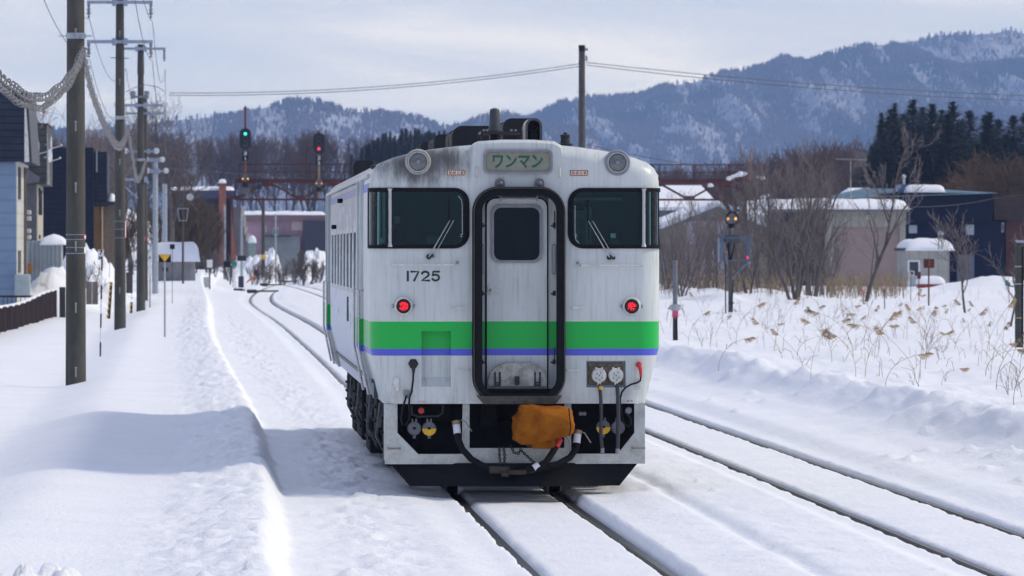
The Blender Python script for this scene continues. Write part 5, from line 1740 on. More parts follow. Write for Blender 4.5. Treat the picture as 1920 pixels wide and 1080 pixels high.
lashed_cable("knotted coiled cable hanging from the nearest pole to the second pole", catf([(98.2, -2.13, 6.0), (102, -2.15, 5.78), (108, -2.19, 5.60), (115, -2.20, 5.42), (123, -2.22, 5.28), (131, -2.22, 5.18), (138, -2.22, 5.14), (146, -2.22, 5.28), (153, -2.23, 5.58), (159.8, -2.25, 6.02)]), 98.3, 159.7, 2.2)
lashed_cable("faint coiled cable hanging from the second pole to the third pole", catf([(160.2, -2.25, 6.0), (170, -2.25, 5.45), (180, -2.3, 5.05), (190, -2.33, 4.95), (198, -2.33, 5.2), (205.7, -2.25, 5.8)]), 160.3, 205.6, 1.4)
MB_ = MB()

def bent(v, a): return v
# marker stake 7 / 26
def marker_post():
    d = 122.0
    x = PX(189.5, d)
    z = gz(x, d)
    t = thing("marker_post", "thin black and white banded stake topped by a plate reading 7 over 26", "marker post", (x, d, z))
    H = PZ(481, d) - z
    n = 7
    for k in range(n):
        a, b_ = -0.3 * (k == 0) + H * k / n, H * (k + 1) / n
        MB().tube([(0.006 * k - 0.02, 0, a), (0.006 * (k + 1) - 0.02, 0, b_)], 0.017, 10).build("white_band" if k % 2 else "black_band", WHITE if k % 2 else BLACK, t)
    pl = MB().prism([(-0.075, H - 0.07), (0.05, H - 0.07), (0.062, H + 0.15), (-0.062, H + 0.15)], -0.012, 0.0).build("plate", WHITE, t)
    text_obj("lettering", "7", 0.14, BLACK, pl, (0.002, -0.015, H + 0.085), width=0.072, bold=0.006)
    text_obj("lettering", "26", 0.075, BLACK, pl, (-0.018, -0.015, H - 0.025), width=0.075, bold=0.003)
    return t
marker_post()
def sign_post():
    d = 146.0
    x = PX(309, d)
    z = gz(x, d)
    t = thing("trackside_sign", "black plate with a yellow downward triangle on a slim grey post", "sign", (x, d, z))
    H = PZ(477, d) - z
    MB().tube([(0, 0, -0.3), (0, 0, H - 0.02)], 0.024, 12).build("post", STEEL, t)
    w, zb = 0.158, PZ(491.5, d) - z
    pl = MB().prism([(-w, zb), (w, zb), (w, H), (-w, H)], -0.045, -0.026).build("sign_plate", BLACK, t)
    MB().prism([(-w * 0.96, H - 0.004), (w * 0.96, H - 0.004), (0, zb + 0.004)], -0.049, -0.0452).build("yellow_triangle", YELLOW, pl)
sign_post()
def stripe_post(label, px, pyb, pyt, d, r, lean=0.0):
    x = PX(px, d)
    z = gz(x, d)
    t = thing("striped_post", label, "striped post", (x, d, z))
    H = max(0.3, PZ(pyt, d) - PZ(pyb, d))
    MB().tube([(0, 0, -0.5), (lean, 0, H)], r, 12).build("post", BLACK, t)
    n = int(H / 0.19)
    for k in range(n):
        zz = (k + 0.35) * H / n
        m = MB()
        q = 10
        V = []
        for j in range(q + 1):
            a = math.pi + math.pi * j / q
            for dz in (0, 0.09):
                V.append((lean * zz / H + (r + .004) * math.cos(a), (r + .004) * math.sin(a), zz + dz + 0.06 * math.cos(a)))
        m.add(V, [(2 * j, 2 * j + 2, 2 * j + 3, 2 * j + 1) for j in range(q)]).build("yellow_stripe", YELLOW, t)
    return t
t = stripe_post("tall black and yellow striped guy-wire guard between the two left poles", 202, 586, 518, 196, 0.05, 0.12)
wire("guy wire rising from the tall striped guard", [P(205, 520, 196), P(206, 490, 197), P(222, 330, 200)], 0.008, "guy_wire")
t = stripe_post("short black and yellow striped stub just left of the third pole", 245, 584, 563, 206, 0.045, 0.03)
wire("guy wire rising from the short striped stub", [P(246.5, 563, 206), P(248, 510, 206), P(262, 345, 206)], 0.008, "guy_wire")
def num_stake():
    d = 215
    x = PX(281, d); z = gz(x, d)
    t = thing("number_stake", "spindly stake with a small white number plate beside the third pole", "stake", (x, d, z))
    H = PZ(478, d) - z
    MB().tube([(0, 0, -.2), (0.01, 0, H)], 0.018, 8).build("stake", DSTEEL, t)
    MB().prism([(-.05, H * .62), (.05, H * .62), (.05, H * .85), (-.05, H * .85)], -0.03, -0.02).build("plate", WHITE, t)
    p_ = MB().prism([(-.055, H * .86), (.055, H * .86), (.07, H * 1.0), (0, H * 1.08), (-.07, H)], -0.03, -0.02).build("number_plate", WHITE, t)
    text_obj("lettering", "8", 0.15, BLACK, p_, (0, -0.033, H * .95), width=0.06, bold=0.004)
num_stake()
def board_post(label, px, d, pyt, pyb, w, h, bm, pm, r=0.02, name="sign_board", gap=0.0, z0=None):
    x = PX(px, d); z = gz(x, d) if z0 is None else z0
    t = thing(name, label, "sign", (x, d, z))
    H = PZ(pyt, d) - z
    MB().tube([(0, 0, -.3), (0, 0, H - 0.03)], r, 10).build("post", pm, t)
    MB().bbox(-w / 2, w / 2, -r - 0.03, -r, H - h, H, 0.004).build("board", bm, t)
    return t
board_post("small tilted dark square on a thin stake in front of the concrete hut", 323, 232, 458, 530, 0.20, 0.20, BLACK, DSTEEL, 0.012)
DARKRUST = M("rust_red_board", (0.075, 0.018, 0.014), 0.8, 0, 0.5, 6)
t = board_post("rusty red-brown rectangular board on a dark post before the small shed", 1741.5, 200, 485.5, 566, 0.38, 0.32, DARKRUST, RUST, 0.028)
MB().box(-0.02, 0.05, -0.075, -0.058, PZ(500, 200) - t.location.z, PZ(487, 200) - t.location.z).build("worn_patch", M("flaking_orange", (0.22, 0.06, 0.02), 0.8), t)
board_post("narrow rusty plate on a thin stake left of the rusty board", 1723, 215, 510, 560, 0.13, 0.26, RUST, RUST, 0.015)
t = board_post("thin bare stake with a tiny pale tip by the shed's window", 1708, 215, 516, 560, 0.05, 0.08, M("straw_tip", (0.45, 0.36, 0.22), 0.9), RUST, 0.012)

# concrete hut with its thick snow cap
def hut():
    d = 300.0
    x0, x1 = PX(285, d), PX(366, d)
    z0 = gz((x0 + x1) / 2, d) - 0.25
    t = thing("concrete_hut", "small grey concrete trackside hut under a thick rounded cap of snow", "hut", ((x0 + x1) / 2, d, z0))
    w = (x1 - x0) / 2
    zt = PZ(484, d) - z0
    MB().box(-w, w, 0, 2.2, 0, zt).build("wall", M("stained_concrete", (0.27, 0.255, 0.25), 0.9, 0, 0.4, 1.6, 0.3, 20, sc=(1, 1, 0.4)), t)
    MB().bbox(-w + 0.55, -w + 0.85, -0.02, 0.02, 0.75, 0.95, 0.005).build("wall_plate", DSTEEL, t)
    pillow('snow_cap', -w - 0.26, w + 0.26, -0.35, 2.55, zt - 0.16, PZ(455, d) - z0, t, 20, 0.42, 0.09)
    MB().bbox(w + 0.1, w + 0.3, 0.1, 0.3, zt - 0.05, zt + 0.25, 0.03).build("wall_lamp", DSTEEL, t)
hut()
def horn_pole():
    d = 290.0
    x = PX(343, d); z = gz(x, d)
    t = thing("speaker_pole", "thin dark pole with a round white horn speaker and a funnel lamp frame", "speaker pole", (x, d, z))
    H = PZ(376, d) - z
    MB().tube([(0, 0, -.3), (0, 0, H)], 0.055, 10).build("pole", WOODP, t)
    MB().bar((-0.15, 0, H), (0.35, 0, H), 0.04).build("arm", DSTEEL, t)
    MB().lathe([(0.05, -0.3), (0.07, -0.12), (0.17, 0.02), (0.18, 0.02), (0.12, -0.06), (0.06, -0.10), (0.05, -0.02), (0.01, 0.0)], (0.36, 0, PZ(369.5, d) - z), 'y', 22).build("horn_speaker", GRIMYW, t)
    z1, z2 = PZ(391, d) - z, PZ(414, d) - z
    m = MB()
    for sx, sy in ((-1, -1), (1, -1), (1, 1), (-1, 1)):
        m.bar((sx * .27, sy * .27, z1), (sx * .18, sy * .18, z2), 0.03)
        m.bar((sx * .27, sy * .27, z1), (-sy * .27, sx * .27, z1), 0.03)
        m.bar((sx * .18, sy * .18, z2), (-sy * .18, sx * .18, z2), 0.03)
    m.build("lamp_frame", STEEL, t)
horn_pole()
t = thing("speaker_pole", "bluish steel pole with a small horn speaker behind the third pole", "speaker pole", (PX(289, 300), 300, gz(PX(289, 300), 300)))
zq = PZ(368, 300) - t.location.z
MB().tube([(0, 0, -.3), (0, 0, zq + 0.3)], 0.10, 12).build("pole", STEEL, t)
MB().lathe([(0.05, -0.3), (0.07, -0.12), (0.15, 0.02), (0.16, 0.02), (0.10, -0.06), (0.05, -0.02), (0.01, 0.0)], (0.02, -0.2, zq), 'y', 20).build("horn_speaker", GRIMYW, t)
# small things round the turnout
def mini(name, label, cat, px, py, d, fn):
    x = PX(px, d)
    t = thing(name, label, cat, (x, d, gz(x, d)))
    fn(t)
    return t
def f_disc(t):
    MB().tube([(0, 0, -.2), (0, 0, 1.45)], 0.03, 8).build("post", STEEL, t)
    MB().lathe([(0.19, -.02), (0.19, .02)], (0.08, -0.05, 1.5), 'y', 22).build("green_disc", M("signal_green_paint", (0.01, 0.23, 0.18), 0.5), t)
    MB().bbox(-.02, 0.16, -0.05, 0.05, 0.4, 1.2, 0.02).build("white_panel", WHITE, t)
mini("turnout_indicator", "teal-green disc on a white-panelled post beside the turnout", "indicator", 437, 500, 370, f_disc)
def f_lever(t):
    MB().bbox(-.18, .18, -.18, .18, 0, 0.75, 0.03).build("cabinet", M("navy_cabinet", (0.02, 0.025, 0.06), 0.5), t)
    m = MB().prism([(0.25, 0.25), (0.85, 0.6), (0.95, 0.85), (0.75, 0.75), (0.45, 0.5)], -0.3, -0.26)
    m.build("orange_blade", M("orange_paint", (0.65, 0.20, 0.02), 0.5), t)
    MB().bbox(0.8, 1.1, -0.24, -0.2, 0.75, 1.15, 0.02).build("red_plate", DARKRUST, t)
    MB().bbox(-.25, .35, -0.1, 0, 1.75, 2.1, 0.03).build("lamp_box", DSTEEL, t)
    MB().tube([(0.05, 0, 0), (0.05, 0, 2.1)], 0.05, 8).build("post", STEEL, t)
mini("switch_machine", "turnout machine with an orange blade and a dark red plate", "switch machine", 452, 520, 372, f_lever)
def f_box(t):
    MB().bbox(-.16, .16, -.14, .14, 1.25, 1.7, 0.03).build("meter_box", WHITE, t)
    MB().tube([(0, .16, -.2), (0, .16, 2.6)], 0.045, 8).build("post", DSTEEL, t)
    MB().bbox(-.35, -.02, -.1, .1, 0.1, 0.7, 0.03).build("base_cabinet", M("pale_cabinet", (0.33, 0.38, 0.40), 0.5), t)
mini("meter_post", "white meter box and pale cabinet on a dark post right of the hut", "meter post", 393, 525, 330, f_box)
def f_lev(t):
    MB().bbox(-.25, .25, -.2, .2, 1.15, 1.55, 0.05).build("lamp_head", BLACK, t)
    MB().tube([(0.2, 0, 0), (0.3, 0, 1.3)], 0.05, 8).build("post", DSTEEL, t)
mini("dwarf_signal", "black dwarf signal head tilted on its post below the chimney", "dwarf signal", 426, 515, 380, f_lev)
def stake_fn(h, col, tip=PINK, th=0.12, r=0.016):
    def f(t):
        MB().tube([(0, 0, -.3), (0, 0, h)], r, 8).build("stake", col, t)
        MB().tube([(0, 0, h - th), (0.003, 0, h + 0.01)], r + 0.006, 8).build("pink_tip", tip, t)
    return f
for lab, px, d, h in (("pink-tipped dark stake at the foot of the leaning tree", 1619, 205, 0.55), ("taller pink-tipped dark stake right of the leaning tree", 1658.5, 190, 0.76), ("short pink-topped stake in the snow below the turnout", 441, 350, 0.5)):
    mini("marking_stake", lab, "stake", px, 0, d, stake_fn(h, WOODP))
def f_refl(t):
    MB().tube([(0, 0, -.3), (0, 0, 0.62)], 0.014, 8).build("stake", WOODP, t)
    MB().tube([(0, 0, 0.25), (0, 0, 0.45)], 0.022, 8).build("pink_tape", PINK, t)
    m = MB().bar((-0.15, -.02, 0.66), (0.18, -.02, 0.60), 0.11, 0.05)
    m.build("bracket", DSTEEL, t)
    MB().bar((-0.14, -.04, 0.82), (0.02, -.05, 0.66), 0.05, 0.12).build("teal_reflector", M("teal_paint", (0.01, 0.22, 0.19), 0.5), t)
mini("reflector_stake", "stake with a teal reflector plate near the right edge", "stake", 1892, 570, 215, f_refl)

# grey post with a clamp and pink tape right of the train
def f_gp(t):
    d = t.location.y; z = t.location.z
    zc = PZ(577, d) - z
    MB().tube([(0, 0, -.4), (0, 0, zc)], 0.055, 14).build("dark_sleeve", DSTEEL, t)
    MB().tube([(0, 0, zc), (0, 0, PZ(488, d) - z)], 0.052, 14).build("post", M("dull_grey_post", (0.15, 0.17, 0.19), 0.7, 0.1, 0.2, 6), t)
    m = MB().lathe([(0.06, -.08), (0.10, -.06), (0.10, 0.06), (0.06, 0.08)], (0, 0, zc), n=14)
    m.bar((-0.14, -.05, zc + 0.02), (0.12, -.05, zc + 0.03), 0.05); m.bar((-0.17, -.05, zc - 0.02), (0.12, -.05, zc - 0.03), 0.04)
    m.build("pipe_clamp", STEEL, t)
    m = MB()
    for k in range(5):
        m.add([(-.08 + .03 * k, -.09, zc - .07), (-.055 + .03 * k, -.09, zc - .07), (-.06 + .032 * k, -.10, zc - .22 - .03 * (k % 3)), (-.075 + .032 * k, -.10, zc - .21)], [(0, 1, 2, 3)])
    m.build("pink_ribbon", PINK, t)
    m = MB().tube([(0.03, -.06, zc - .1), (0.045, -.065, 0)], 0.012, 6)
    m.build("conduit", BLACK, t)
mini("gate_post", "grey pipe post with a clamp and pink ribbon right of the train", "post", 1266, 640, 128, f_gp)
def f_rp(t):
    d = t.location.y; z = t.location.z
    MB().tube([(0, 0, -.4), (0, 0, PZ(452, d) - z)], 0.078, 16).build("post", M("mossy_post", (0.055, 0.058, 0.05), 0.85, 0, 0.35, 5), t)
    MB().tube([(0.075, -.05, -.3), (0.08, -.05, PZ(462, d) - z)], 0.02, 8).build("conduit", BLACK, t)
    MB().box(-.06, .10, -.1, .1, PZ(455, d) - z, PZ(452, d) - z + 0.02).build("bracket", STEEL, t)
    for py in (500, 533, 597):
        MB().lathe([(0.082, -.012), (0.082, .012)], (0, 0, PZ(py, d) - z), n=16).build("wire_band", STEEL if py < 560 else M("straw_rope", (0.4, 0.28, 0.1), 0.9), t)
mini("fence_post", "dark mossy post with a black conduit at the right edge", "post", 1910, 655, 118, f_rp)

# low amber signal on its stand in front of the trees
def f_sig(t):
    d = t.location.y; z = t.location.z
    def Z(py): return PZ(py, d) - z
    def U(px): return PX(px, d) - t.location.x
    MB().tube([(0, 0, -.3), (0, 0, Z(418))], 0.062, 12).build("post", M("signal_post", (0.10, 0.105, 0.11), 0.6, 0.3), t)
    hd = MB().prism([(U(1359), Z(417)), (U(1361), Z(402)), (U(1366), Z(396)), (U(1374), Z(396)), (U(1383), Z(404)), (U(1384), Z(415)), (U(1377), Z(421)), (U(1364), Z(421))], -0.28, -0.05).build("signal_head", BLACK, t)
    MB().prism([(U(1360), Z(415)), (U(1362), Z(406)), (U(1371), Z(398)), (U(1381), Z(406)), (U(1382), Z(414)), (U(1377), Z(419)), (U(1365), Z(419))], -0.29, -0.281).build("face_plate", M("grey_faceplate", (0.10, 0.105, 0.12), 0.5), hd)
    for px_, e in ((1363.5, AMBER2), (1378, AMBER)):
        MB().lathe([(0.042, 0), (0.042, 0.012), (0.01, 0.02)], (U(px_), -0.29, Z(410)), 'y', 16).build("amber_lamp", e, hd)
    MB().lathe([(0.10, -.06), (0.10, .06)], (U(1370), -0.15, Z(424)), n=12).build("neck", BLACK, t)
    MB().bbox(U(1357), U(1387), -0.25, 0.2, Z(455), Z(440), 0.02).build("relay_box", M("blue_grey_box", (0.05, 0.06, 0.08), 0.5), t)
    cg = MB()
    cg.box(U(1348), U(1404), -.4, .4, Z(490), Z(487.5))
    for x in (1352, 1399, 1404):
        for y in (-.4, .4):
            cg.bar((U(x), y, Z(489)), (U(x), y, Z(441)), 0.035)
    for y in (-.4, .4):
        cg.bar((U(1351), y, Z(445)), (U(1404), y, Z(447)), 0.03)
    cg.bar((U(1402), -.38, Z(489)), (U(1376), 0, Z(517)), 0.06)
    cg.build("platform_cage", M("blue_steel", (0.11, 0.15, 0.22), 0.5, 0.5), t)
    MB().bbox(U(1347.5), U(1352), -.42, .3, Z(489), Z(446), 0.01).build("ladder_panel", M("blue_steel", (0.11, 0.15, 0.22), 0.5, 0.5), t)
    MB().tube([(U(1359), -.3, Z(588)), (U(1359), -.3, Z(490))], 0.022, 8).build("stay", DSTEEL, t)
    MB().lathe([(0.035, -.04), (0.035, .04)], (U(1399), -.42, Z(483)), n=12).build("pink_reflector_glow", glow("pink_reflector_glow", (1, 0.03, 0.16), 0.7), t)  # no lamp: light thrown back by the reflector is given as emission
    m = MB().tube([(U(1372), -.1, Z(586)), (U(1372), -.1, Z(560)), (U(1374), -.1, Z(525))], 0.03, 8)
    m.bar((U(1365), -.12, Z(568.5)), (U(1376), -.12, Z(568.5)), 0.04)
    m.build("cable_duct", DSTEEL, t)
    m = MB().tube([(U(1363), -.12, Z(456)), (U(1366), -.12, Z(478)), (U(1369), -.1, Z(490))], 0.025, 8)
    m.tube([(U(1376), -.12, Z(456)), (U(1372), -.12, Z(478)), (U(1370), -.1, Z(490))], 0.025, 8)
    m.build("drooping_cable", BLACK, t)
AMBER = glow("amber_lamp_bright", (1.0, 0.42, 0.05), 1.6)
AMBER2 = glow("amber_lamp_dim", (1.0, 0.36, 0.08), 0.9)
mini("repeater_signal", "low signal with two amber lamps on a caged post before the bare trees", "signal", 1369, 588, 182, f_sig)

# signal bridge
def gantry():
    d = 300.0
    k = d / FPX
    x0, x1 = PX(441, d), PX(1412, d)
    zt, zb = PZ(340, d), PZ(374, d)
    zr = PZ(308, d)
    t = thing("signal_bridge", "rusty red steel lattice gantry with a handrail spanning behind the train", "signal bridge", (PX(1388, d), d, gz(PX(1388, d), d)))
    o = t.location.copy()
    def q(x, y, z): return (x - o.x, y, z - o.z)
    m = MB()
    for y in (-0.45, 0.45):
        m.bar(q(x0, y, zt), q(x1, y, zt), 0.13, 0.16); m.bar(q(x0, y, zb), q(x1, y, zb), 0.10, 0.10)
    n = 16
    st = (x1 - x0) / n
    rr_ = random.Random(5)
    for i in range(n + 1):
        x = x0 + st * i
        if i % 2 == 1 or i in (0, n):
            for y in (-0.45, 0.45): m.bar(q(x, y, zt), q(x, y, zb), 0.09 if i in (0, n) else 0.05)
        m.bar(q(x, -.45, zb), q(x, .45, zb), 0.05)
        if i < n:
            for y in (-0.45, 0.45):
                a, b_ = (zb, zt) if i % 2 == 0 else (zt, zb)
                m.bar(q(x, y, a), q(x + st, y, b_), 0.085, 0.07)
    for i in range(1, n, 2):
        x = x0 + st * i
        m.box(x - o.x - 0.28, x - o.x + 0.28, -0.52, -0.46, zt - o.z - 0.26, zt - o.z - 0.03)
    for i in range(0, n + 1, 2):
        x = x0 + st * i
        m.box(x - o.x - 0.28, x - o.x + 0.28, -0.52, -0.46, zb - o.z, zb - o.z + 0.20)
    m.box(x0 - o.x, x1 - o.x, -0.45, 0.45, zt - o.z + 0.085, zt - o.z + 0.12)
    m.build("lattice_girder", RUST, t)
    h = MB()
    for y in (-0.42, 0.42):
        h.bar(q(x0 + 0.2, y, zr), q(x1, y, zr), 0.045); h.bar(q(x0 + 0.2, y, (zr + zt) / 2 + .05), q(x1, y, (zr + zt) / 2 + .05), 0.025)
        i = 0
        x = x0 + 0.2
        while x < x1:
            h.bar(q(x, y, zr), q(x, y, zt), 0.045)
            x += 1.85
    for xa, xb in ((462, 480), (574, 592)):                 # hoops at the signal ladders
        X0, X1 = PX(xa, d), PX(xb, d)
        zz = PZ(276, d)
        h.bar(q(X0, -.42, zt), q(X0, -.42, zz), 0.04); h.bar(q(X1, -.42, zt), q(X1, -.42, zz), 0.04); h.bar(q(X0, -.42, zz), q(X1, -.42, zz), 0.04)
    h.build("handrail", RUST, t)
    c = MB()
    for sx in (-0.26, 0.26):
        for sy in (-0.4, 0.4):
            c.bar((sx, sy, -0.4), (sx, sy, zt - o.z), 0.12)
    z = 0.2
    while z < zb - o.z:
        for sy in (-0.4, 0.4):
            c.bar((-.26, sy, z), (.26, sy, z + 0.5), 0.06); c.bar((.26, sy, z), (-.26, sy, z + 0.5), 0.06)
        z += 0.5
    c.bar((-0.2, 0, PZ(415, d) - o.z), (PX(1355, d) - o.x, 0, zb - o.z), 0.22, 0.2)
    c.bbox(-.36, .36, -.45, .45, PZ(372, d) - o.z, PZ(352, d) - o.z, 0.03)
    c.build("lattice_column", M("dark_rust", (0.045, 0.028, 0.026), 0.8, 0.1, 0.4, 4), t)
    c = MB()
    xm = PX(1405, d) - o.x
    c.tube([(xm, -0.5, PZ(345, d) - o.z), (xm, -0.5, PZ(292, d) - o.z)], 0.045, 8)
    c.lathe([(0.03, 0), (0.08, 0.05), (0.05, 0.1), (0.02, 0.22)], (xm, -0.5, PZ(293, d) - o.z), n=10)
    c.build("mast", M("faded_mast", (0.28, 0.13, 0.09), 0.7), t)
    # lumps of snow left on the right end
    rs = random.Random(9)
    for px_, py_, s in ((1366, 334, .25), (1372, 331, .22), (1380, 328, .22), (1387, 326, .28), (1395, 325, .2), (1331, 347, .24), (1419, 331, .14), (1428, 333, .2), (1436, 366, .2), (1429, 370, .25)):
        bm = bmesh.new()
        bmesh.ops.create_icosphere(bm, subdivisions=2, radius=s * 0.72)
        for v in bm.verts:
            v.co *= rs.uniform(0.8, 1.15)
            v.co.z *= 0.75
        me = bpy.data.meshes.new("snow_lump")
        bm.to_mesh(me); bm.free()
        me.polygons.foreach_set('use_smooth', [True] * len(me.polygons))
        me.materials.append(SNOWCAP)
        link("snow_lump", me, t, q(PX(px_, d), -0.45, PZ(py_, d)))
    m = MB()
    for px_, py_ in ((486, 339), (486, 351)):
        m.lathe([(0.13, -.1), (0.13, .1)], (PX(px_, d) - o.x, -0.55, PZ(py_, d) - o.z), 'y', 14)
    m.split("bell", DSTEEL, t)
gantry()
def bridge_signal(label, px, pyh, which, pyt, pyb, text, mastm, dim):
    d = 299.2
    x = PX(px, d); z0 = PZ(pyb, d)
    t = thing("colour_light_signal", label, "signal", (x, d, z0))
    k = d / FPX
    def Z(py): return PZ(py, d) - z0
    MB().tube([(0, 0.1, 0), (0, 0.1, Z(pyt + 8))], 0.055, 10).build("mast", mastm, t)
    tp = MB().tube([(0, 0.1, Z(pyh - 17)), (0, 0.1, Z(pyt + 8))], 0.058, 10)
    tp.lathe([(0.06, 0), (0.10, 0.05), (0.06, 0.13), (0.02, 0.2)], (0, 0.1, Z(pyt + 8)), n=10)
    tp.build("red_finial", M("finial_red", (0.10, 0.015, 0.018), 0.6), t)
    w, hh = 10.8 * k, 20 * k
    c_ = Z(pyh)
    hd = MB().prism(rrect(-w, w, c_ - hh, c_ + hh, w * 0.92, 8), -0.05, 0.0).build("backboard", M("signal_black", (0.012, 0.016, 0.018), 0.6), t)
    MB().prism(rrect(-.105, .105, c_ - .40, c_ + .40, 0.02), -0.14, -0.051).build("lamp_case", M("lamp_case_grey", (0.05, 0.055, 0.065), 0.5), hd)
    for i in range(3):
        zz = c_ + 0.27 - 0.27 * i
        on = (i == which)
        MB().lathe([(0.075 if on else 0.05, 0), (0.075 if on else 0.05, 0.012), (0.01, 0.03)], (0, -0.14, zz), 'y', 18).build("lamp", (LITG if which == 0 else LITR) if on else BLACK, hd)
        m = MB()
        V = []
        for j in range(9):
            a = math.pi * j / 8
            for yy in (-0.14, -0.34):
                V.append((0.12 * math.cos(a), yy, zz + 0.12 * math.sin(a)))
        m.add(V, [(2 * j, 2 * j + 2, 2 * j + 3, 2 * j + 1) for j in range(8)]).build("hood", BLACK, hd)
    z1, z2 = c_ - 23 * k, c_ - 41 * k
    pl = MB().box(-0.15, 0.15, -0.08, -0.05, z2, z1).build("number_plate", BLACK, t)
    text_obj("lettering", text[0], 0.24, WHITE, pl, (0, -0.084, z1 - 0.13), width=0.17, bold=0.006)
    text_obj("lettering", text[1], 0.24, WHITE, pl, (0, -0.084, z2 + 0.12), width=None, bold=0.006)
    za = Z(pyh + 74)
    rp = MB().prism([(-.20, za - .13), (.20, za - .13), (.21, za + .04), (.12, za + .20), (-.12, za + .20), (-.21, za + .04)], -0.2, 0.0).build("route_repeater", M("repeater_grey", (0.09, 0.095, 0.10), 0.5), t)
    for sx, e in ((-.135, AMBER if not dim else AMBER2), (.135, AMBER if not dim else AMBER2)):
        MB().lathe([(0.04, 0), (0.04, 0.012), (0.01, 0.02)], (sx, -0.2, za - 0.02), 'y', 14).build("amber_lamp", e, rp)
    MB().lathe([(0.08, -.12), (0.14, -.08), (0.14, .08), (0.08, .12)], (0, -0.05, za - 0.34), n=14).build("repeater_hood", BLACK, t)
    if not dim:
        MB().bbox(-.26, .26, -.2, .05, za - .80, za - .50, 0.05).build("junction_box", M("junction_grey", (0.08, 0.09, 0.10), 0.5), t)
LITG = glow("green_light", (0.05, 1.0, 0.80), 1.9)
LITR = glow("red_light", (1.0, 0.05, 0.11), 1.3)
bridge_signal("gantry signal showing a green light, on the bridge's left end", 460, 260.5, 0, 197, 368, ("ヌ", "1"), M("orange_mast", (0.17, 0.055, 0.03), 0.7), False)
bridge_signal("gantry signal showing a red light, nearer the train", 598, 269, 2, 243, 371, ("ヌ", "2"), M("tan_mast", (0.24, 0.18, 0.11), 0.7), True)
# ------------------------------------------------------------------ houses, sheds and fences
def win(parent, x0, x1, y, z0, z1, frame=WHITE, glass=None, fw=0.07, name="window"):
    f = MB().ring([(x0, z0), (x1, z0), (x1, z1), (x0, z1)], [(x0 + fw, z0 + fw), (x1 - fw, z0 + fw), (x1 - fw, z1 - fw), (x0 + fw, z1 - fw)], y - 0.05, y + 0.01).build(name, frame, parent)
    MB().box(x0 + fw * .8, x1 - fw * .8, y - 0.02, y - 0.012, z0 + fw * .8, z1 - fw * .8).build("pane", glass or WINGLASS, f)
    return f
WINGLASS = M("window_dark_glass", (0.03, 0.035, 0.05), 0.08, 0, 0.2, 1)
CURTAIN = M("curtained_glass", (0.36, 0.40, 0.46), 0.25, 0, 0.15, 2)
def side_win(parent, x, y0, y1, z0, z1, m=WINGLASS):
    return MB().box(x - 0.02, x + 0.03, y0, y1, z0, z1).build("window", m, parent)

# house nearest on the left: pale blue wall under a dark clapboard gable
def house_a():
    d = 205.0
    xr = PX(30, d)
    x0 = xr - 8
    t = thing("house", "pale blue house with a dark clapboard upper storey at the left edge", "house", (xr, d, 0.2))
    z0 = 0.2
    def Z(py): return PZ(py, d) - z0
    dep = 9.5
    MB().box(x0 - xr, 0, 0, dep, -0.5, Z(304)).build("wall", siding("pale_blue_siding", (0.20, 0.28, 0.40), 0.455, 0.6, False, 0.06, 0.85), t)
    xo = PX(46.5, d) - xr
    MB().prism([(x0 - xr - 1, Z(304)), (xo, Z(304)), (xo, Z(255)), (xo - 0.05, Z(173)), (x0 - xr + 2, Z(173)), (x0 - xr - 1, Z(230))], -0.35, dep + 0.3).build("upper_storey", siding("black_clapboard", (0.028, 0.034, 0.055), 0.245, 0.55, False, 0.2, 0.4), t)
    MB().prism([(xo + 0.002, Z(304)), (xo + 0.16, Z(304)), (xo + 0.13, Z(262)), (xo + 0.002, Z(172))], -0.37, -0.05).build("bargeboard", GRIMYW, t)
    MB().prism([(xo + 0.001, Z(172)), (xo + 0.16, Z(304)), (xo + 0.26, Z(304)), (xo + 0.10, Z(172))], -0.04, dep + 0.3).build("roof_edge", M("dark_roof_edge", (0.03, 0.032, 0.045), 0.5), t)
    MB().box(-0.02, 0.15, -0.06, dep, Z(308), Z(304)).build("eave_trim", GRIMYW, t)
    MB().box(0.002, 0.03, 0.001, dep, -0.5, Z(308)).build("sun_toned_wall", siding("sun_toned_siding", (0.52, 0.52, 0.47), 0.455, 0.6, False, 0.06, 0.85), t)  # sunlight on this side is put into a whiter siding colour
    side_win(t, 0.035, 1.3, 3.6, Z(373), Z(312)); side_win(t, 0.035, 1.3, 3.6, Z(512), Z(470))
    m = MB().tube([(0.15, 5.5, 0), (0.15, 5.5, Z(310))], 0.05, 8)
    m.build("downpipe", M("brown_pipe", (0.12, 0.07, 0.06), 0.6), t)
    m = MB()
    for py in (400, 412, 436, 448):
        m.bbox(0.2, 0.34, 6.2, 6.6, Z(py), Z(py - 8), 0.02)
    m.split("service_box", GRIMYW, t)
    m = MB().bbox(PX(30, d) - xr - 0.03, PX(58, d) - xr, -0.75, -0.30, Z(557), Z(514), 0.06)
    m.build("oil_tank", M("oil_tank_grey", (0.33, 0.39, 0.40), 0.5, 0, 0.1, 3), t)
    return t
house_a()
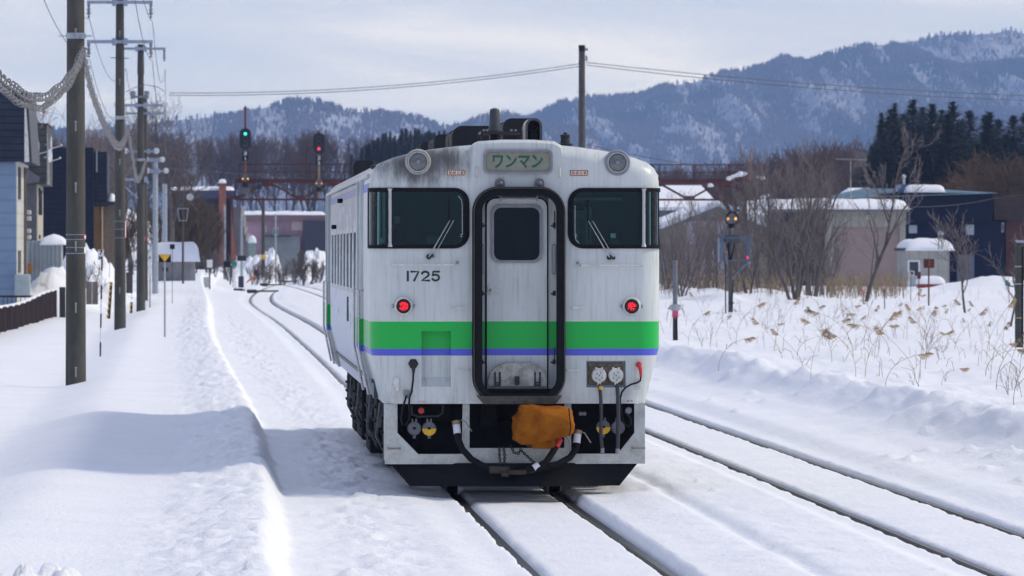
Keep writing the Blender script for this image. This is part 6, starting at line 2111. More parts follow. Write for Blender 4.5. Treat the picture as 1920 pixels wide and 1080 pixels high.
def aerial(label, px, d, pyt, pyb):
    x = PX(px, d)
    z0 = PZ(pyb, d)
    t = thing("tv_aerial", label, "aerial", (x, d, z0))
    H = PZ(pyt, d) - z0
    MB().tube([(0, 0, 0), (0, 0, H)], 0.028, 8).build("mast", RUST, t)
    m = MB().bar((-0.5, 0.6, H - 0.1), (0.75, -0.8, H - 0.35), 0.022)
    for k in range(9):
        a = k / 8
        c = Vector((-0.5, 0.6, H - 0.1)).lerp(Vector((0.75, -0.8, H - 0.35)), a)
        m.bar(c + Vector((-0.2, -0.2, 0.02)), c + Vector((0.2, 0.2, -0.02)), 0.012)
    m.build("antenna_boom", STEEL, t)
    MB().bbox(-0.05 + .42, 0.05 + .42, -.45, -.35, H - .35, H - .22, 0.01).build("red_block", RED, t)
    m = MB()
    for k, (ox, l) in enumerate(((0.55, 1.3), (0.8, 1.45), (1.25, 1.6), (0.62, 1.2))):
        m.tube([(ox - 0.30, -.1 * k, H - 0.3 - l * 0.5), (ox + 0.22, -.1 * k, H - 0.3 + l * 0.55)], 0.007, 5)
    m.build("long_element", M("pinkish_rod", (0.40, 0.22, 0.22), 0.5), t)
aerial("rusty television aerial with long slanting rods beside the dark gable", 63, 224, 197, 305)
def house_b():
    d = 226.0
    xr = PX(88, d)
    t = thing("house", "grey-brown clapboard house with satellite dishes behind the blue house", "house", (xr, d, 0.3))
    z0 = 0.3
    def Z(py): return PZ(py, d) - z0
    MB().box(-6, 0, 0, 8, Z(346), Z(234)).build("upper_storey", siding("grey_brown_clapboard", (0.085, 0.085, 0.085), 0.25, 0.6, False, 0.15, 0.5), t)
    MB().box(-6.1, 0.05, -0.1, 8.1, Z(234), Z(231.5)).build("roof_edge", DSTEEL, t)
    MB().box(-6, PX(68, d) - xr, 0.3, 8, -0.5, Z(346)).build("wall", M("grey_mortar_wall", (0.13, 0.13, 0.135), 0.8), t)
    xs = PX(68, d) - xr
    MB().box(xs, xs + 0.04, 0.3, 8, -0.5, Z(346)).build("sun_toned_wall", M("sun_toned_cream", (0.42, 0.38, 0.30), 0.8), t)  # side slab painted paler to carry the sun on this wall
    side_win(t, xs + 0.05, 1.5, 3.0, Z(402), Z(352)); side_win(t, xs + 0.05, 4.0, 5.5, Z(402), Z(355)); side_win(t, xs + 0.05, 2.0, 3.2, Z(448), Z(440))
    MB().prism([(PX(47, d) - xr, Z(313)), (PX(75, d) - xr, Z(333)), (PX(72, d) - xr, Z(342)), (PX(52, d) - xr, Z(345)), (PX(47, d) - xr, Z(330))], -0.5, -0.05).build("porch_roof", M("grey_porch_sheet", (0.14, 0.145, 0.16), 0.5), t)
    MB().prism([(0.001, Z(346)), (0.09, Z(346)), (0.05, Z(290)), (0.001, Z(250))], -0.04, 0.5).build("bargeboard", M("dull_cream_trim", (0.42, 0.41, 0.36), 0.6), t)
    return t
house_b()
def dish(label, px, py, d, yaw):
    p = P(px, py, d)
    t = thing("satellite_dish", label, "satellite dish", p, yaw)
    t.scale = (0.72,) * 3
    MB().lathe([(0.02, -0.09), (0.20, -0.05), (0.36, 0.02), (0.38, 0.04), (0.36, 0.035), (0.20, -0.035), (0.01, -0.07)], (0, 0, 0), 'y', 24).build("reflector", M("dish_grey", (0.50, 0.52, 0.55), 0.5), t)
    m = MB().tube([(0, 0.05, -0.34), (0, -0.55, -0.16)], 0.022, 8)
    m.lathe([(0.05, -.03), (0.06, 0.03), (0.03, 0.06)], (0, -0.58, -0.12), 'y', 12)
    m.build("feed_arm", M("dish_white", (0.62, 0.62, 0.64), 0.5), t)
    m = MB().tube([(0, 0.05, 0), (0, 0.3, -0.1)], 0.04, 8)
    m.build("mount", STEEL, t)
dish("edge-on satellite dish against the grey-brown clapboard wall", 71, 278, 222, R(86))
dish("lower satellite dish at the right corner of the grey-brown house", 93, 292, 222, R(74))
dish("edge-on satellite dish above another at the grey-brown house's corner", 95, 268, 226, R(86))
def shed_roof_house():
    d = 262.0
    xr = PX(175, d)
    t = thing("house", "dark navy clapboard house with a tan lower wall behind the thick pole", "house", (xr, d, 0.4))
    z0 = 0.4
    def Z(py): return PZ(py, d) - z0
    NAVY = siding("navy_clapboard", (0.013, 0.017, 0.034), 0.235, 0.5, False, 0.2, 0.45)
    MB().box(PX(80, d) - xr, 0, 0, 9, -0.5, Z(277)).build("wall", NAVY, t)
    MB().box(0.002, PX(200, d) - xr, 1.2, 9, Z(379), Z(284)).build("wing_upper_wall", siding("slate_clapboard", (0.030, 0.036, 0.056), 0.2, 0.5, False, 0.2, 0.5), t)
    MB().box(-0.05, PX(202, d) - xr, 1.1, 9.1, Z(379) - 0.2, Z(379)).build("wing_eave", DSTEEL, t)
    MB().box(0.003, PX(190, d) - xr, 1.4, 8.9, -0.5, Z(379) - 0.2).build("tan_wall", M("tan_render", (0.30, 0.175, 0.075), 0.8, 0, 0.3, 1.5), t)
    MB().box(PX(190, d) - xr + .002, PX(215, d) - xr, 2.0, 8.5, -0.5, Z(384)).build("porch_wall", M("brown_grey_render", (0.19, 0.155, 0.12), 0.8), t)
    MB().tube([(PX(190, d) - xr, 1.3, Z(470)), (PX(190, d) - xr, 1.3, Z(376))], 0.05, 8).build("downpipe", M("tan_pipe", (0.42, 0.30, 0.18), 0.6), t)
    MB().box(PX(199, d) - xr, PX(222, d) - xr, 1.5, 8, Z(384), Z(377)).build("porch_roof", M("blue_roof_edge", (0.02, 0.03, 0.08), 0.5), t)
    pillow("snow_cap", PX(200, d) - xr, PX(217, d) - xr, 1.5, 8, Z(377), Z(362), t, 1, 0.3)
    MB().tube([(PX(180, d) - xr, 1.1, Z(322)), (PX(180, d) - xr, 1.1, Z(283))], 0.04, 8).build("vent_pipe", STEEL, t)
shed_roof_house()
def store():
    d = 222.0
    x0, x1 = PX(50, d), PX(115, d)
    t = thing("storage_shed", "pale ribbed metal shed under a drooping snow cap beside the blue house", "shed", (x0, d, 0.4))
    def Z(py): return PZ(py, d) - 0.4
    n = 34
    w = x1 - x0
    prof = [(w * i / n, (0.05 if (i % 4) in (1, 2) else 0.0)) for i in range(n + 1)]
    V = [(x, -y, z) for x, y in prof for z in (-0.5, Z(451))]
    m = MB().add(V, [(2 * i, 2 * i + 2, 2 * i + 3, 2 * i + 1) for i in range(n)])
    m.box(0, w, 0.06, 2.4, -0.5, Z(452))
    m.build("ribbed_wall", M("pale_green_grey_metal", (0.36, 0.40, 0.40), 0.45, 0.2, 0.12, 2), t)
    pillow("snow_cap", PX(74, d) - x0, PX(124, d) - x0, -0.2, 2.4, Z(458), Z(438), t, 2, 0.7)
    MB().bbox(PX(52, d) - x0, PX(61, d) - x0, -.5, -.15, Z(512), Z(493), 0.02).build("orange_crate", M("weathered_orange", (0.36, 0.15, 0.03), 0.7), t)
store()
def brown_fence():
    A, B = Vector((PX(-70, 138), 138, 0)), Vector((PX(104, 196), 196, 0))
    t = thing("corrugated_fence", "low dark brown corrugated fence half buried in snow on the left", "fence", (A.x, A.y, 0))
    n = 64
    V, T_ = [], []
    for i in range(n + 1):
        s = i / n
        p = A.lerp(B, s)
        off = 0.12 if i % 4 in (1, 2) else 0.0
        zt = 0.87 + 0.27 * s + 0.05 * math.sin(9 * s)
        V += [(p.x - A.x + off, p.y - A.y, -0.4), (p.x - A.x + off, p.y - A.y, zt)]
        T_.append((p.x - A.x, p.y - A.y, zt))
    MB().add(V, [(2 * i, 2 * i + 2, 2 * i + 3, 2 * i + 1) for i in range(n)]).build("corrugated_sheet", M("brown_corrugated", (0.030, 0.021, 0.024), 0.95, 0.0, 0.2, 3, spec=0.03), t)
    m = MB()
    for i in range(0, n, 2):
        a, b = T_[i], T_[i + 2]
        m.bar((a[0] + .02, a[1], a[2]), (b[0] + .02, b[1], b[2]), 0.10, 0.07)
    m.build("snow_ridge", SNOWCAP, t)
    t2 = thing("railing", "thin black metal railing running left behind the brown fence", "railing", (B.x, B.y + 0.3, 0))
    zt = PZ(556, B.y + .3)
    m = MB().bar((0, 0, zt), (-7.5, 0, zt + 0.03), 0.05, 0.07)
    m.bar((0, 0, zt - 0.75), (-7.5, 0, zt - 0.75), 0.04)
    for k in range(50):
        m.bar((-0.15 * k, 0, zt), (-0.15 * k, 0, 0.2), 0.022)
    m.build("rail_panel", M("dark_iron", (0.02, 0.018, 0.022), 0.5, 0.3), t2)
brown_fence()
def plank(label, px0, px1, d, pyt, pyb, m, tilt=0.0, name="plank_fence"):
    x0, x1 = PX(px0, d), PX(px1, d)
    z0 = PZ(pyb, d)
    t = thing(name, label, "fence", (x0, d, z0))
    h = PZ(pyt, d) - z0
    n = max(1, int((x1 - x0) / 0.16))
    w = (x1 - x0) / n
    for i in range(n):
        MB().bbox(i * w + .005, (i + 1) * w - .005, -.02, .02, -0.5, h + 0.06 * rnd.uniform(-1, 1) + tilt * i, 0.006).build("plank", m, t)
GREYW = M("grey_weathered_plank", (0.16, 0.145, 0.135), 0.9, 0, 0.35, 3, 0.2, sc=(2, 2, 0.3))
plank("grey weathered plank fence stub behind the marker stake", 161, 184, 208, 527, 545, GREYW, 0.02)
plank("dark timber post pair standing right of the brown fence", 111, 123, 192, 539, 592, M("blackish_timber", (0.045, 0.045, 0.048), 0.85), -0.02)
plank("single brownish stump board between the second and third poles", 236, 249, 216, 508, 525, M("stump_brown", (0.075, 0.06, 0.055), 0.9), 0.0)

# brick-red building with its chimney, pink building
def brick_house():
    d = 470.0
    xc = PX(385, d)
    t = thing("building", "dark red two-storey building with a blue snow-edged roof and brick chimney", "building", (xc, d, 0.6))
    def Z(py): return PZ(py, d) - 0.6
    def U(px): return PX(px, d) - xc
    MB().box(U(322), U(437), 0, 12, -0.5, Z(358)).build("wall", M("dark_red_wall", (0.085, 0.045, 0.047), 0.8, 0, 0.35, 0.7), t)
    MB().box(U(312), U(440), -0.6, 12.5, Z(372), Z(357)).build("roof", M("blue_roof_fascia", (0.03, 0.04, 0.10), 0.5), t)
    pillow("snow_cap", U(312), U(441), -0.55, 12.5, Z(357), Z(350), t, 3, 0.35)
    c = MB().box(U(410.5), U(424), -1.0, 0.2, -0.5, Z(343)).build("chimney", M("orange_brick", (0.27, 0.095, 0.06), 0.85, 0, 0.3, 1.5), t)
    pillow("chimney_snow", U(409.5), U(424.5), -1.05, 0.3, Z(343), Z(336), c, 4, 0.25)
    MB().prism([(U(433), -0.5), (U(448), -0.5), (U(440), Z(455)), (U(434), Z(400)), (U(433), Z(372))], -0.9, 0.1).build("brick_buttress", M("orange_brick", (0.27, 0.095, 0.06), 0.85, 0, 0.3, 1.5), t)
    MB().prism([(U(437), Z(480)), (U(470), Z(480)), (U(462), Z(440)), (U(454), Z(405)), (U(453), Z(388)), (U(434), Z(388)), (U(434), Z(405))], 0.2, 4).build("concrete_wing", M("grey_render", (0.19, 0.19, 0.20), 0.85, 0, 0.2, 0.6), t)
    m = MB()
    for (a, b, c_, e) in ((452, 458, 388, 408), (456, 461, 406, 425), (458, 464, 424, 440), (461, 470, 438, 452)):
        m.box(U(a), U(b), -0.1, 0.19, Z(e), Z(c_))
    m.split("pale_quoin", M("cream_block", (0.50, 0.48, 0.40), 0.8), t)
    win(t, U(365), U(405), 0, Z(394), Z(378), DSTEEL); win(t, U(385), U(408), 0, Z(435), Z(416), DSTEEL, CURTAIN)
    MB().bbox(U(392), U(405), -.6, -.02, Z(450), Z(440), 0.03).build("wall_unit", GRIMYW, t)
brick_house()
def pink_house():
    d = 520.0
    xc = PX(530, d)
    t = thing("building", "long dusty pink building with a snow-lined roof behind the tracks", "building", (xc, d, 0.8))
    def Z(py): return PZ(py, d) - 0.8
    def U(px): return PX(px, d) - xc
    PK = siding("pink_siding", (0.42, 0.28, 0.33), 0.3, 0.7, True, 0.1, 0.8)
    MB().box(U(445), U(568), 0, 10, -0.5, Z(403)).build("wall", PK, t)
    MB().box(U(440), U(612), -0.5, 10, Z(415), Z(403)).build("fascia", M("mauve_fascia", (0.20, 0.12, 0.14), 0.7), t)
    pillow("snow_cap", U(442), U(612), -0.5, 9, Z(403.5), Z(397), t, 5, 0.35, 0.2)
    MB().box(U(547), U(568), -0.05, 0, Z(432), Z(415)).build("painted_sun_patch", M("sun_patch_pink", (0.62, 0.47, 0.45), 0.7), t)  # patch of sunlight painted on the wall as a paler pink slab
    MB().box(U(568), U(612), -0.8, 9, -0.5, Z(414)).build("dark_wing", M("blue_black_wall", (0.035, 0.035, 0.055), 0.7), t)
    win(t, U(512), U(522), 0, Z(441), Z(427)); win(t, U(490), U(499), 0, Z(436), Z(424))
    MB().box(U(495), U(562), -1.2, -0.06, -0.5, Z(444)).build("annex_wall", M("grey_annex", (0.20, 0.22, 0.23), 0.8, 0, 0.2, 0.5), t)
    MB().box(U(493), U(545), -1.6, -0.02, Z(444), Z(441.5)).build("annex_roof", DSTEEL, t)
pink_house()
def small_green():
    d = 440.0
    t = thing("tarp_pile", "snow-topped pale green bundle leaning at the foot of the grey wing", "tarp pile", (PX(470, d), d, gz(PX(470, d), d)))
    z0 = t.location.z
    def Z(py): return PZ(py, d) - z0
    def U(px): return PX(px, d) - t.location.x
    MB().prism([(U(466), -0.4), (U(480), -0.4), (U(480), Z(455)), (U(474), Z(446)), (U(466), Z(455))], -0.4, 0.6).build("tarp", M("pale_green_tarp", (0.26, 0.33, 0.29), 0.7), t)
    pillow("snow_cap", U(465), U(481), -0.5, 0.7, Z(455), Z(441), t, 7, 0.4)
small_green()

# right-hand side
def garage():
    d = 300.0
    xc = PX(1625, d)
    t = thing("garage", "beige-grey garage with a pinkish roller door and a thick slab of roof snow", "garage", (xc, d, 0.6))
    def Z(py): return PZ(py, d) - 0.6
    def U(px): return PX(px, d) - xc
    GW = siding("garage_panel", (0.36, 0.345, 0.305), 0.42, 0.7, True, 0.08, 0.82)
    w = MB().box(U(1548), U(1698), 0, 9, -0.6, Z(396)).build("wall", GW, t)
    c = cutter(MB().box(U(1564), U(1687), -1, 0.35, -1, Z(425))); boolean(w, c); drop(c)
    MB().box(U(1562), U(1689), 0.18, 0.24, -0.6, Z(423)).build("roller_door", siding("pink_beige_roller", (0.35, 0.275, 0.262), 0.11, 0.6, False, 0.06, 0.8), t)
    MB().box(U(1470), U(1548) - .002, 0.3, 9, -0.6, Z(396)).build("shaded_bay_block", M("bay_shade_dark", (0.035, 0.035, 0.045), 0.9), t)  # closed block; the shade inside the bay is put into its dark colour
    MB().box(U(1462), U(1703), -0.5, 9.3, Z(397), Z(391)).build("roof_edge", M("roof_edge_grey", (0.16, 0.17, 0.19), 0.5), t)
    pillow("snow_cap", U(1440), U(1706), -0.75, 9.4, Z(391), Z(373), t, 8, 0.6, 0.10)
    MB().lathe([(0.05, 0), (0.11, 0.05), (0.11, 0.12), (0.03, 0.15)], (U(1627), 0, Z(406)), 'y', 14).build("wall_lamp", GRIMYW, t)
garage()
def shed():
    d = 292.0
    xc = PX(1740, d)
    t = thing("shed", "small grey shed with a white-framed window under heaped roof snow", "shed", (xc, d, 0.6))
    def Z(py): return PZ(py, d) - 0.6
    def U(px): return PX(px, d) - xc
    MB().box(U(1699), U(1780), 0, 4, -0.6, Z(466)).build("wall", siding("shed_panel", (0.38, 0.38, 0.35), 0.5, 0.75, True, 0.15, 0.8), t)
    MB().box(U(1695), U(1786), -0.3, 4.2, Z(470), Z(465)).build("roof", DSTEEL, t)
    pillow("snow_cap", U(1696), U(1789), -0.5, 4.3, Z(469), Z(448), t, 9, 0.7, 0.12)
    f = MB().ring([(U(1702), -0.5), (U(1725), -0.5), (U(1725), Z(488)), (U(1702), Z(488))], [(U(1705), -0.4), (U(1722), -0.4), (U(1722), Z(491)), (U(1705), Z(491))], -0.06, 0.0).build("door", WHITE, t)
    MB().box(U(1704.5), U(1722.5), -0.02, -0.012, Z(517), Z(490.5)).build("pane", WINGLASS, f)
    MB().box(U(1704.5), U(1722.5), -0.03, -0.012, -0.45, Z(517)).build("door_panel", M("door_pale_grey", (0.42, 0.44, 0.45), 0.6), f)
    win(t, U(1705), U(1714), -0.06, Z(517), Z(508), WHITE, None, 0.04)
    m = MB()
    for px_ in (1758, 1764):
        m.tube([(U(px_), -0.45, Z(495)), (U(px_), -0.45, Z(440))], 0.035, 8)
    m.bar((U(1756), -.45, Z(440)), (U(1767), -.45, Z(440)), 0.05)
    m.bbox(U(1757), U(1767), -.55, -.4, Z(440), Z(433), 0.03)
    m.bbox(U(1757), U(1760), -.55, -.4, Z(452), Z(444), 0.02)
    m.split("flue_pair", M("flue_grey", (0.33, 0.34, 0.36), 0.5, 0.3), t)
shed()
def navy():
    d = 345.0
    xc = PX(1780, d)
    t = thing("building", "large navy blue building with a teal roof and a snow-covered roof hump", "building", (xc, d, 0.7))
    def Z(py): return PZ(py, d) - 0.7
    def U(px): return PX(px, d) - xc
    NV = siding("navy_panel", (0.006, 0.008, 0.028), 0.28, 0.6, False, 0.15, 0.75)
    MB().box(U(1655), U(1861), 0, 14, Z(416), Z(361)).build("upper_wall", NV, t)
    MB().box(U(1655), U(1885), 0.5, 14, -0.6, Z(416)).build("lower_wall", siding("navy_lower_panel", (0.007, 0.010, 0.034), 0.4, 0.6, True, 0.15, 0.8), t)
    V = [(U(1560), -1, Z(372)), (U(1870), -1, Z(361.5)), (U(1790), 6, Z(352)), (U(1640), 6, Z(350)), (U(1560), 14, Z(372)), (U(1870), 14, Z(361.5))]
    MB().add(V, [(0, 1, 2, 3), (3, 2, 5, 4), (0, 3, 4), (1, 5, 2), (0, 4, 5, 1)]).build("roof", M("teal_roof", (0.02, 0.10, 0.15), 0.5, 0.1, 0.25, 0.5), t)
    MB().prism([(U(1690), Z(358)), (U(1700), Z(344)), (U(1730), Z(345)), (U(1733), Z(360))], 2.0, 5).build("roof_hump", M("blue_hump", (0.05, 0.12, 0.26), 0.5), t)
    pillow("snow_cap", U(1702), U(1777), 0.8, 4.5, Z(359), Z(345), t, 10, 0.5, 0.05)
    m = MB().tube([(U(1706), 3.0, Z(352)), (U(1706), 3.0, Z(331))], 0.07, 10)
    m.lathe([(0.12, 0), (0.12, 0.12), (0.03, 0.2)], (U(1706), 3, Z(331)), n=12)
    m.build("flue", GRIMYW, t)
    for a, b, c_, e, g in ((1706, 1721, 437, 422, CURTAIN), (1767, 1786, 435, 420, WINGLASS), (1813, 1828, 440, 421, CURTAIN), (1880, 1884.5, 435, 417, CURTAIN)):
        win(t, U(a), U(b), 0.5, Z(c_), Z(e), DSTEEL if g is WINGLASS else M("pale_blind", (0.34, 0.38, 0.46), 0.6), g, 0.12)
    MB().box(U(1796), U(1828), 0.3, 0.48, -0.6, Z(478)).build("garage_door", M("grey_garage_door", (0.10, 0.12, 0.16), 0.6), t)
    m = MB()
    for px_ in (1692, 1698, 1704):
        m.tube([(U(px_), -0.2, Z(420)), (U(px_), -0.2, Z(366))], 0.03, 6)
    for py in (366, 384, 402, 418):
        m.bar((U(1692), -0.2, Z(py)), (U(1704), -0.2, Z(py)), 0.05)
    m.build("ladder", M("ladder_grey", (0.16, 0.19, 0.25), 0.5, 0.4), t)
navy()
def brown_block():
    d = 350.0
    xc = PX(1905, d)
    t = thing("building", "low brown flat-roofed building with a reddish lower wall at the right edge", "building", (xc, d, 0.7))
    def Z(py): return PZ(py, d) - 0.7
    def U(px): return PX(px, d) - xc
    MB().box(U(1862), U(2080), -0.4, 12, Z(412), Z(370)).build("fascia", siding("brown_panel", (0.075, 0.052, 0.048), 0.3, 0.7, False, 0.15, 0.85), t)
    MB().box(U(1886), U(2080), 0, 12, -0.6, Z(412)).build("wall", M("reddish_wall", (0.10, 0.040, 0.036), 0.8, 0, 0.3, 0.8), t)
brown_block()
wire("string of tiny white insulators strung across the navy building's front", sag_pts(P(1706, 388, 300), P(1868, 371, 345), 0.15) + [P(1960, 362, 350)], 0.012, "strung_cable")
def gable():
    d = 318.0
    xc = PX(1345, d)
    t = thing("barn", "pale green gabled barn with snow on its roof behind the thicket", "barn", (xc, d, 0.6))
    def Z(py): return PZ(py, d) - 0.6
    def U(px): return PX(px, d) - xc
    MB().prism([(U(1255), -0.6), (U(1440), -0.6), (U(1440), Z(432)), (U(1345), Z(392)), (U(1255), Z(428))], 0, 12).build("gable_wall", siding("sage_siding", (0.21, 0.235, 0.195), 0.35, 0.75, True, 0.1, 0.85), t)
    MB().box(U(1282), U(1412), -0.12, -0.005, -0.6, Z(414)).build("barn_door", siding("lilac_door", (0.42, 0.41, 0.50), 0.6, 0.7, True, 0.1, 0.85), t)
    for sx, a, b in ((-1, 1240, 430), (1, 1452, 434)):
        V = [(U(1345), -0.5, Z(388)), (U(a), -0.5, Z(b)), (U(a), 12, Z(b)), (U(1345), 12, Z(388))]
        V += [(x, y, z - 0.15) for x, y, z in V]
        MB().add(V, [(0, 1, 2, 3), (4, 7, 6, 5), (0, 4, 5, 1), (1, 5, 6, 2), (2, 6, 7, 3), (3, 7, 4, 0)]).build("roof", M("green_roof_edge", (0.10, 0.15, 0.15), 0.6), t)
        V = [(U(1345), -0.3, Z(388) + .04), (U(a), -0.3, Z(b) + .04), (U(a), 12, Z(b) + .04), (U(1345), 12, Z(388) + .04)]
        V += [(x, y, z + 0.35) for x, y, z in V]
        MB().add(V, [(0, 1, 2, 3), (4, 7, 6, 5), (0, 4, 5, 1), (1, 5, 6, 2), (2, 6, 7, 3), (3, 7, 4, 0)]).build("roof_snow", SNOWCAP, t)
gable()
def far_roof(label, px0, px1, pyt, pye, pyb, d, wm, seed, name="house"):
    xc = PX((px0 + px1) / 2, d)
    t = thing(name, label, "house", (xc, d, 0.6))
    def Z(py): return PZ(py, d) - 0.6
    def U(px): return PX(px, d) - xc
    MB().box(U(px0) + .4, U(px1) - .4, 0.5, 10, -0.6, Z(pye)).build("wall", wm, t)
    V = [(U(px0), -0.3, Z(pye)), (U(px1), -0.3, Z(pye)), (U(px1) - 0.8, 5.2, Z(pyt)), (U(px0) + 0.8, 5.2, Z(pyt)), (U(px0), 10.5, Z(pye)), (U(px1), 10.5, Z(pye))]
    V = V + [(x, y, z - 0.2) for x, y, z in V]
    MB().add(V, [(0, 1, 2, 3), (3, 2, 5, 4), (0, 3, 4), (1, 5, 2), (0, 4, 10, 6), (6, 10, 11, 7), (0, 6, 7, 1), (5, 11, 10, 4), (1, 7, 11, 5)], 0, False).build("roof_snow", SNOWCAP, t)
    return t
far_roof("house with a broad snow-white roof just right of the train", 1195, 1352, 345, 388, 420, 355, M("grey_house_wall", (0.14, 0.15, 0.17), 0.8), 1)
far_roof("long low house with a snow-white roof behind the bare trees", 1385, 1500, 372, 402, 440, 345, M("buff_house_wall", (0.30, 0.28, 0.24), 0.8), 2)
t = far_roof("small house with a teal-grey roof left of the navy building", 1585, 1668, 350, 372, 400, 385, M("aqua_house_wall", (0.12, 0.22, 0.22), 0.8), 3)
t.children[1].data.materials[0] = M("aqua_roof", (0.16, 0.26, 0.28), 0.6)
def boat():
    d = 280.0
    xc = PX(1748, d)
    t = thing("tarped_car", "small red object buried in snow at the shed's right corner", "buried object", (xc, d, gz(xc, d) - 0.05))
    MB().bbox(-0.75, 0.65, -0.5, 0.5, 0.0, 0.38, 0.12).build("red_body", M("snowed_red", (0.32, 0.025, 0.02), 0.5), t)
    pillow("snow_cap", -0.8, 0.62, -0.55, 0.55, 0.25, 0.62, t, 12, 0.4)
    MB().bbox(0.66, 1.0, -0.3, 0.4, 0.0, 0.22, 0.06).build("brown_bundle", M("brown_bundle", (0.12, 0.06, 0.035), 0.9), t)
boat()
def far_aerial():
    d = 330.0
    p = P(1595, 340, d)
    t = thing("tv_aerial", "pale comb-like aerial standing clear of the dark woods", "aerial", p)
    m = MB().bar((-0.9, 0, 1.3), (0.95, 0, 1.25), 0.035)
    for k in range(7):
        m.bar((0.25 + 0.11 * k, 0, 1.27 - .02), (0.25 + 0.11 * k, 0, 1.27 + 0.55 - .03 * k), 0.015); m.bar((0.25 + 0.11 * k, 0, 1.27), (0.25 + 0.11 * k, 0, 0.85), 0.015)
    m.build("antenna_boom", M("aerial_pale", (0.42, 0.38, 0.33), 0.5), t)
    MB().tube([(0, 0, -1.4), (0, 0, 1.3)], 0.025, 8).build("mast", M("aerial_pale", (0.42, 0.38, 0.33), 0.5), t)
far_aerial()
# ------------------------------------------------------------------ trees, scrub and reeds
def tubes_np(paths, n=3):
    """paths: list of (points, radii) -> quads"""
    V, F, b = [], [], 0
    for pts, rs in paths:
        k = len(pts)
        for i in range(k):
            p = pts[i]
            d = pts[min(i + 1, k - 1)] - pts[max(i - 1, 0)]
            d = d / (np.linalg.norm(d) + 1e-9)
            ref = np.array([1.0, 0, 0]) if abs(d[0]) < 0.8 else np.array([0, 1.0, 0])
            a = np.cross(d, ref); a /= np.linalg.norm(a) + 1e-9
            c = np.cross(d, a)
            for j in range(n):
                t = 2 * math.pi * j / n
                V.append(p + (a * math.cos(t) + c * math.sin(t)) * rs[i])
        for i in range(k - 1):
            for j in range(n):
                q = (j + 1) % n
                F.append((b + i * n + j, b + i * n + q, b + (i + 1) * n + q, b + (i + 1) * n + j))
        b += k * n
    return np.array(V), np.array(F, int)
def grow_tree(seed, h, r0, spread=0.5, stems=1, levels=3, nb=(11, 6, 5), up=0.5, start=0.25, minr=0.006, lean=(0, 0)):
    rg = np.random.RandomState(seed)
    out = [[], []]
    def branch(p, d, L, r, lv):
        k = 7 if lv == 0 else (4 if lv == 1 else 3)
        pts, q, dd = [p.copy()], p.copy(), d.copy()
        for i in range(k):
            dd = dd + rg.normal(0, 0.10 if lv == 0 else 0.17, 3) + np.array([0, 0, 0.05 + 0.10 * up * (lv > 0)])
            dd /= np.linalg.norm(dd)
            q = q + dd * L / k
            pts.append(q.copy())
        tip = max(minr * 0.7, r * (0.28 if lv == 0 else 0.35))
        rs = [max(minr, r + (tip - r) * i / k) for i in range(k + 1)]
        out[0 if lv < 2 else 1].append((pts, rs))
        if lv >= levels:
            return
        m = nb[min(lv, len(nb) - 1)]
        for j in range(m):
            s = (start if lv == 0 else 0.18) + (1 - (start if lv == 0 else 0.18)) * (j + rg.uniform(0.1, 0.9)) / m
            s = min(s, 0.99)
            i = min(int(s * k), k - 1)
            f = s * k - i
            pp = pts[i] + (pts[i + 1] - pts[i]) * f
            ax = pts[i + 1] - pts[i]
            ax = ax / np.linalg.norm(ax)
            az = rg.uniform(0, 2 * math.pi)
            u = np.cross(ax, [0.3, 0.9, 0.1]); u /= np.linalg.norm(u)
            w = np.cross(ax, u)
            an = spread * rg.uniform(0.65, 1.35)
            nd = ax * math.cos(an) + (u * math.cos(az) + w * math.sin(az)) * math.sin(an)
            nd = nd + np.array([0, 0, up * 0.35])
            nd /= np.linalg.norm(nd)
            ln = L * rg.uniform(0.34, 0.58) * (1.15 - 0.65 * s if lv == 0 else 1)
            branch(pp, nd, ln, max(minr, rs[i] * rg.uniform(0.38, 0.6)), lv + 1)
    for s in range(stems):
        a = 2 * math.pi * s / max(1, stems) + rg.uniform(-.4, .4)
        o = 0.0 if stems == 1 else rg.uniform(0.05, 0.25)
        d = np.array([math.cos(a) * (0.0 if stems == 1 else rg.uniform(0.08, 0.34)) + lean[0], math.sin(a) * (0.0 if stems == 1 else rg.uniform(0.08, 0.34)) + lean[1], 1.0])
        d /= np.linalg.norm(d)
        branch(np.array([math.cos(a) * o, math.sin(a) * o, -0.25]), d, h * (1 if stems == 1 else rg.uniform(0.7, 1.0)), r0 * (1 if stems == 1 else rg.uniform(0.6, 1)), 0)
    top = max(float(q_[2]) for grp in out for pts, rs in grp for q_ in pts)
    for grp in out:
        for pts, rs in grp:
            for i in range(len(pts)): pts[i] = pts[i] * (h / top)
    tv, tf = tubes_np(out[0], 6)
    cv, cf = tubes_np(out[1], 3)
    return (tv, tf), (cv, cf)
def tree_thing(name, label, cat, loc, geo, trunk_m=None, crown_m=None, group=None, scale=1.0, rz=0.0):
    t = thing(name, label, cat, loc, rz, group)
    t.scale = (scale,) * 3
    quad_mesh("trunk", *geo[0], trunk_m or BARK, t)
    quad_mesh("crown", *geo[1], crown_m or TWIG, t)
    return t
def on_ground(px, d): return (PX(px, d), d, gz(PX(px, d), d))
def place_tree(src, label, px, d, s, rz, group=None):
    c = copy_tree(src)
    c.location = on_ground(px, d)
    c.scale = (s,) * 3
    c.rotation_euler = (0, 0, rz)
    c['label'] = label
    if group: c['group'] = group
    return c
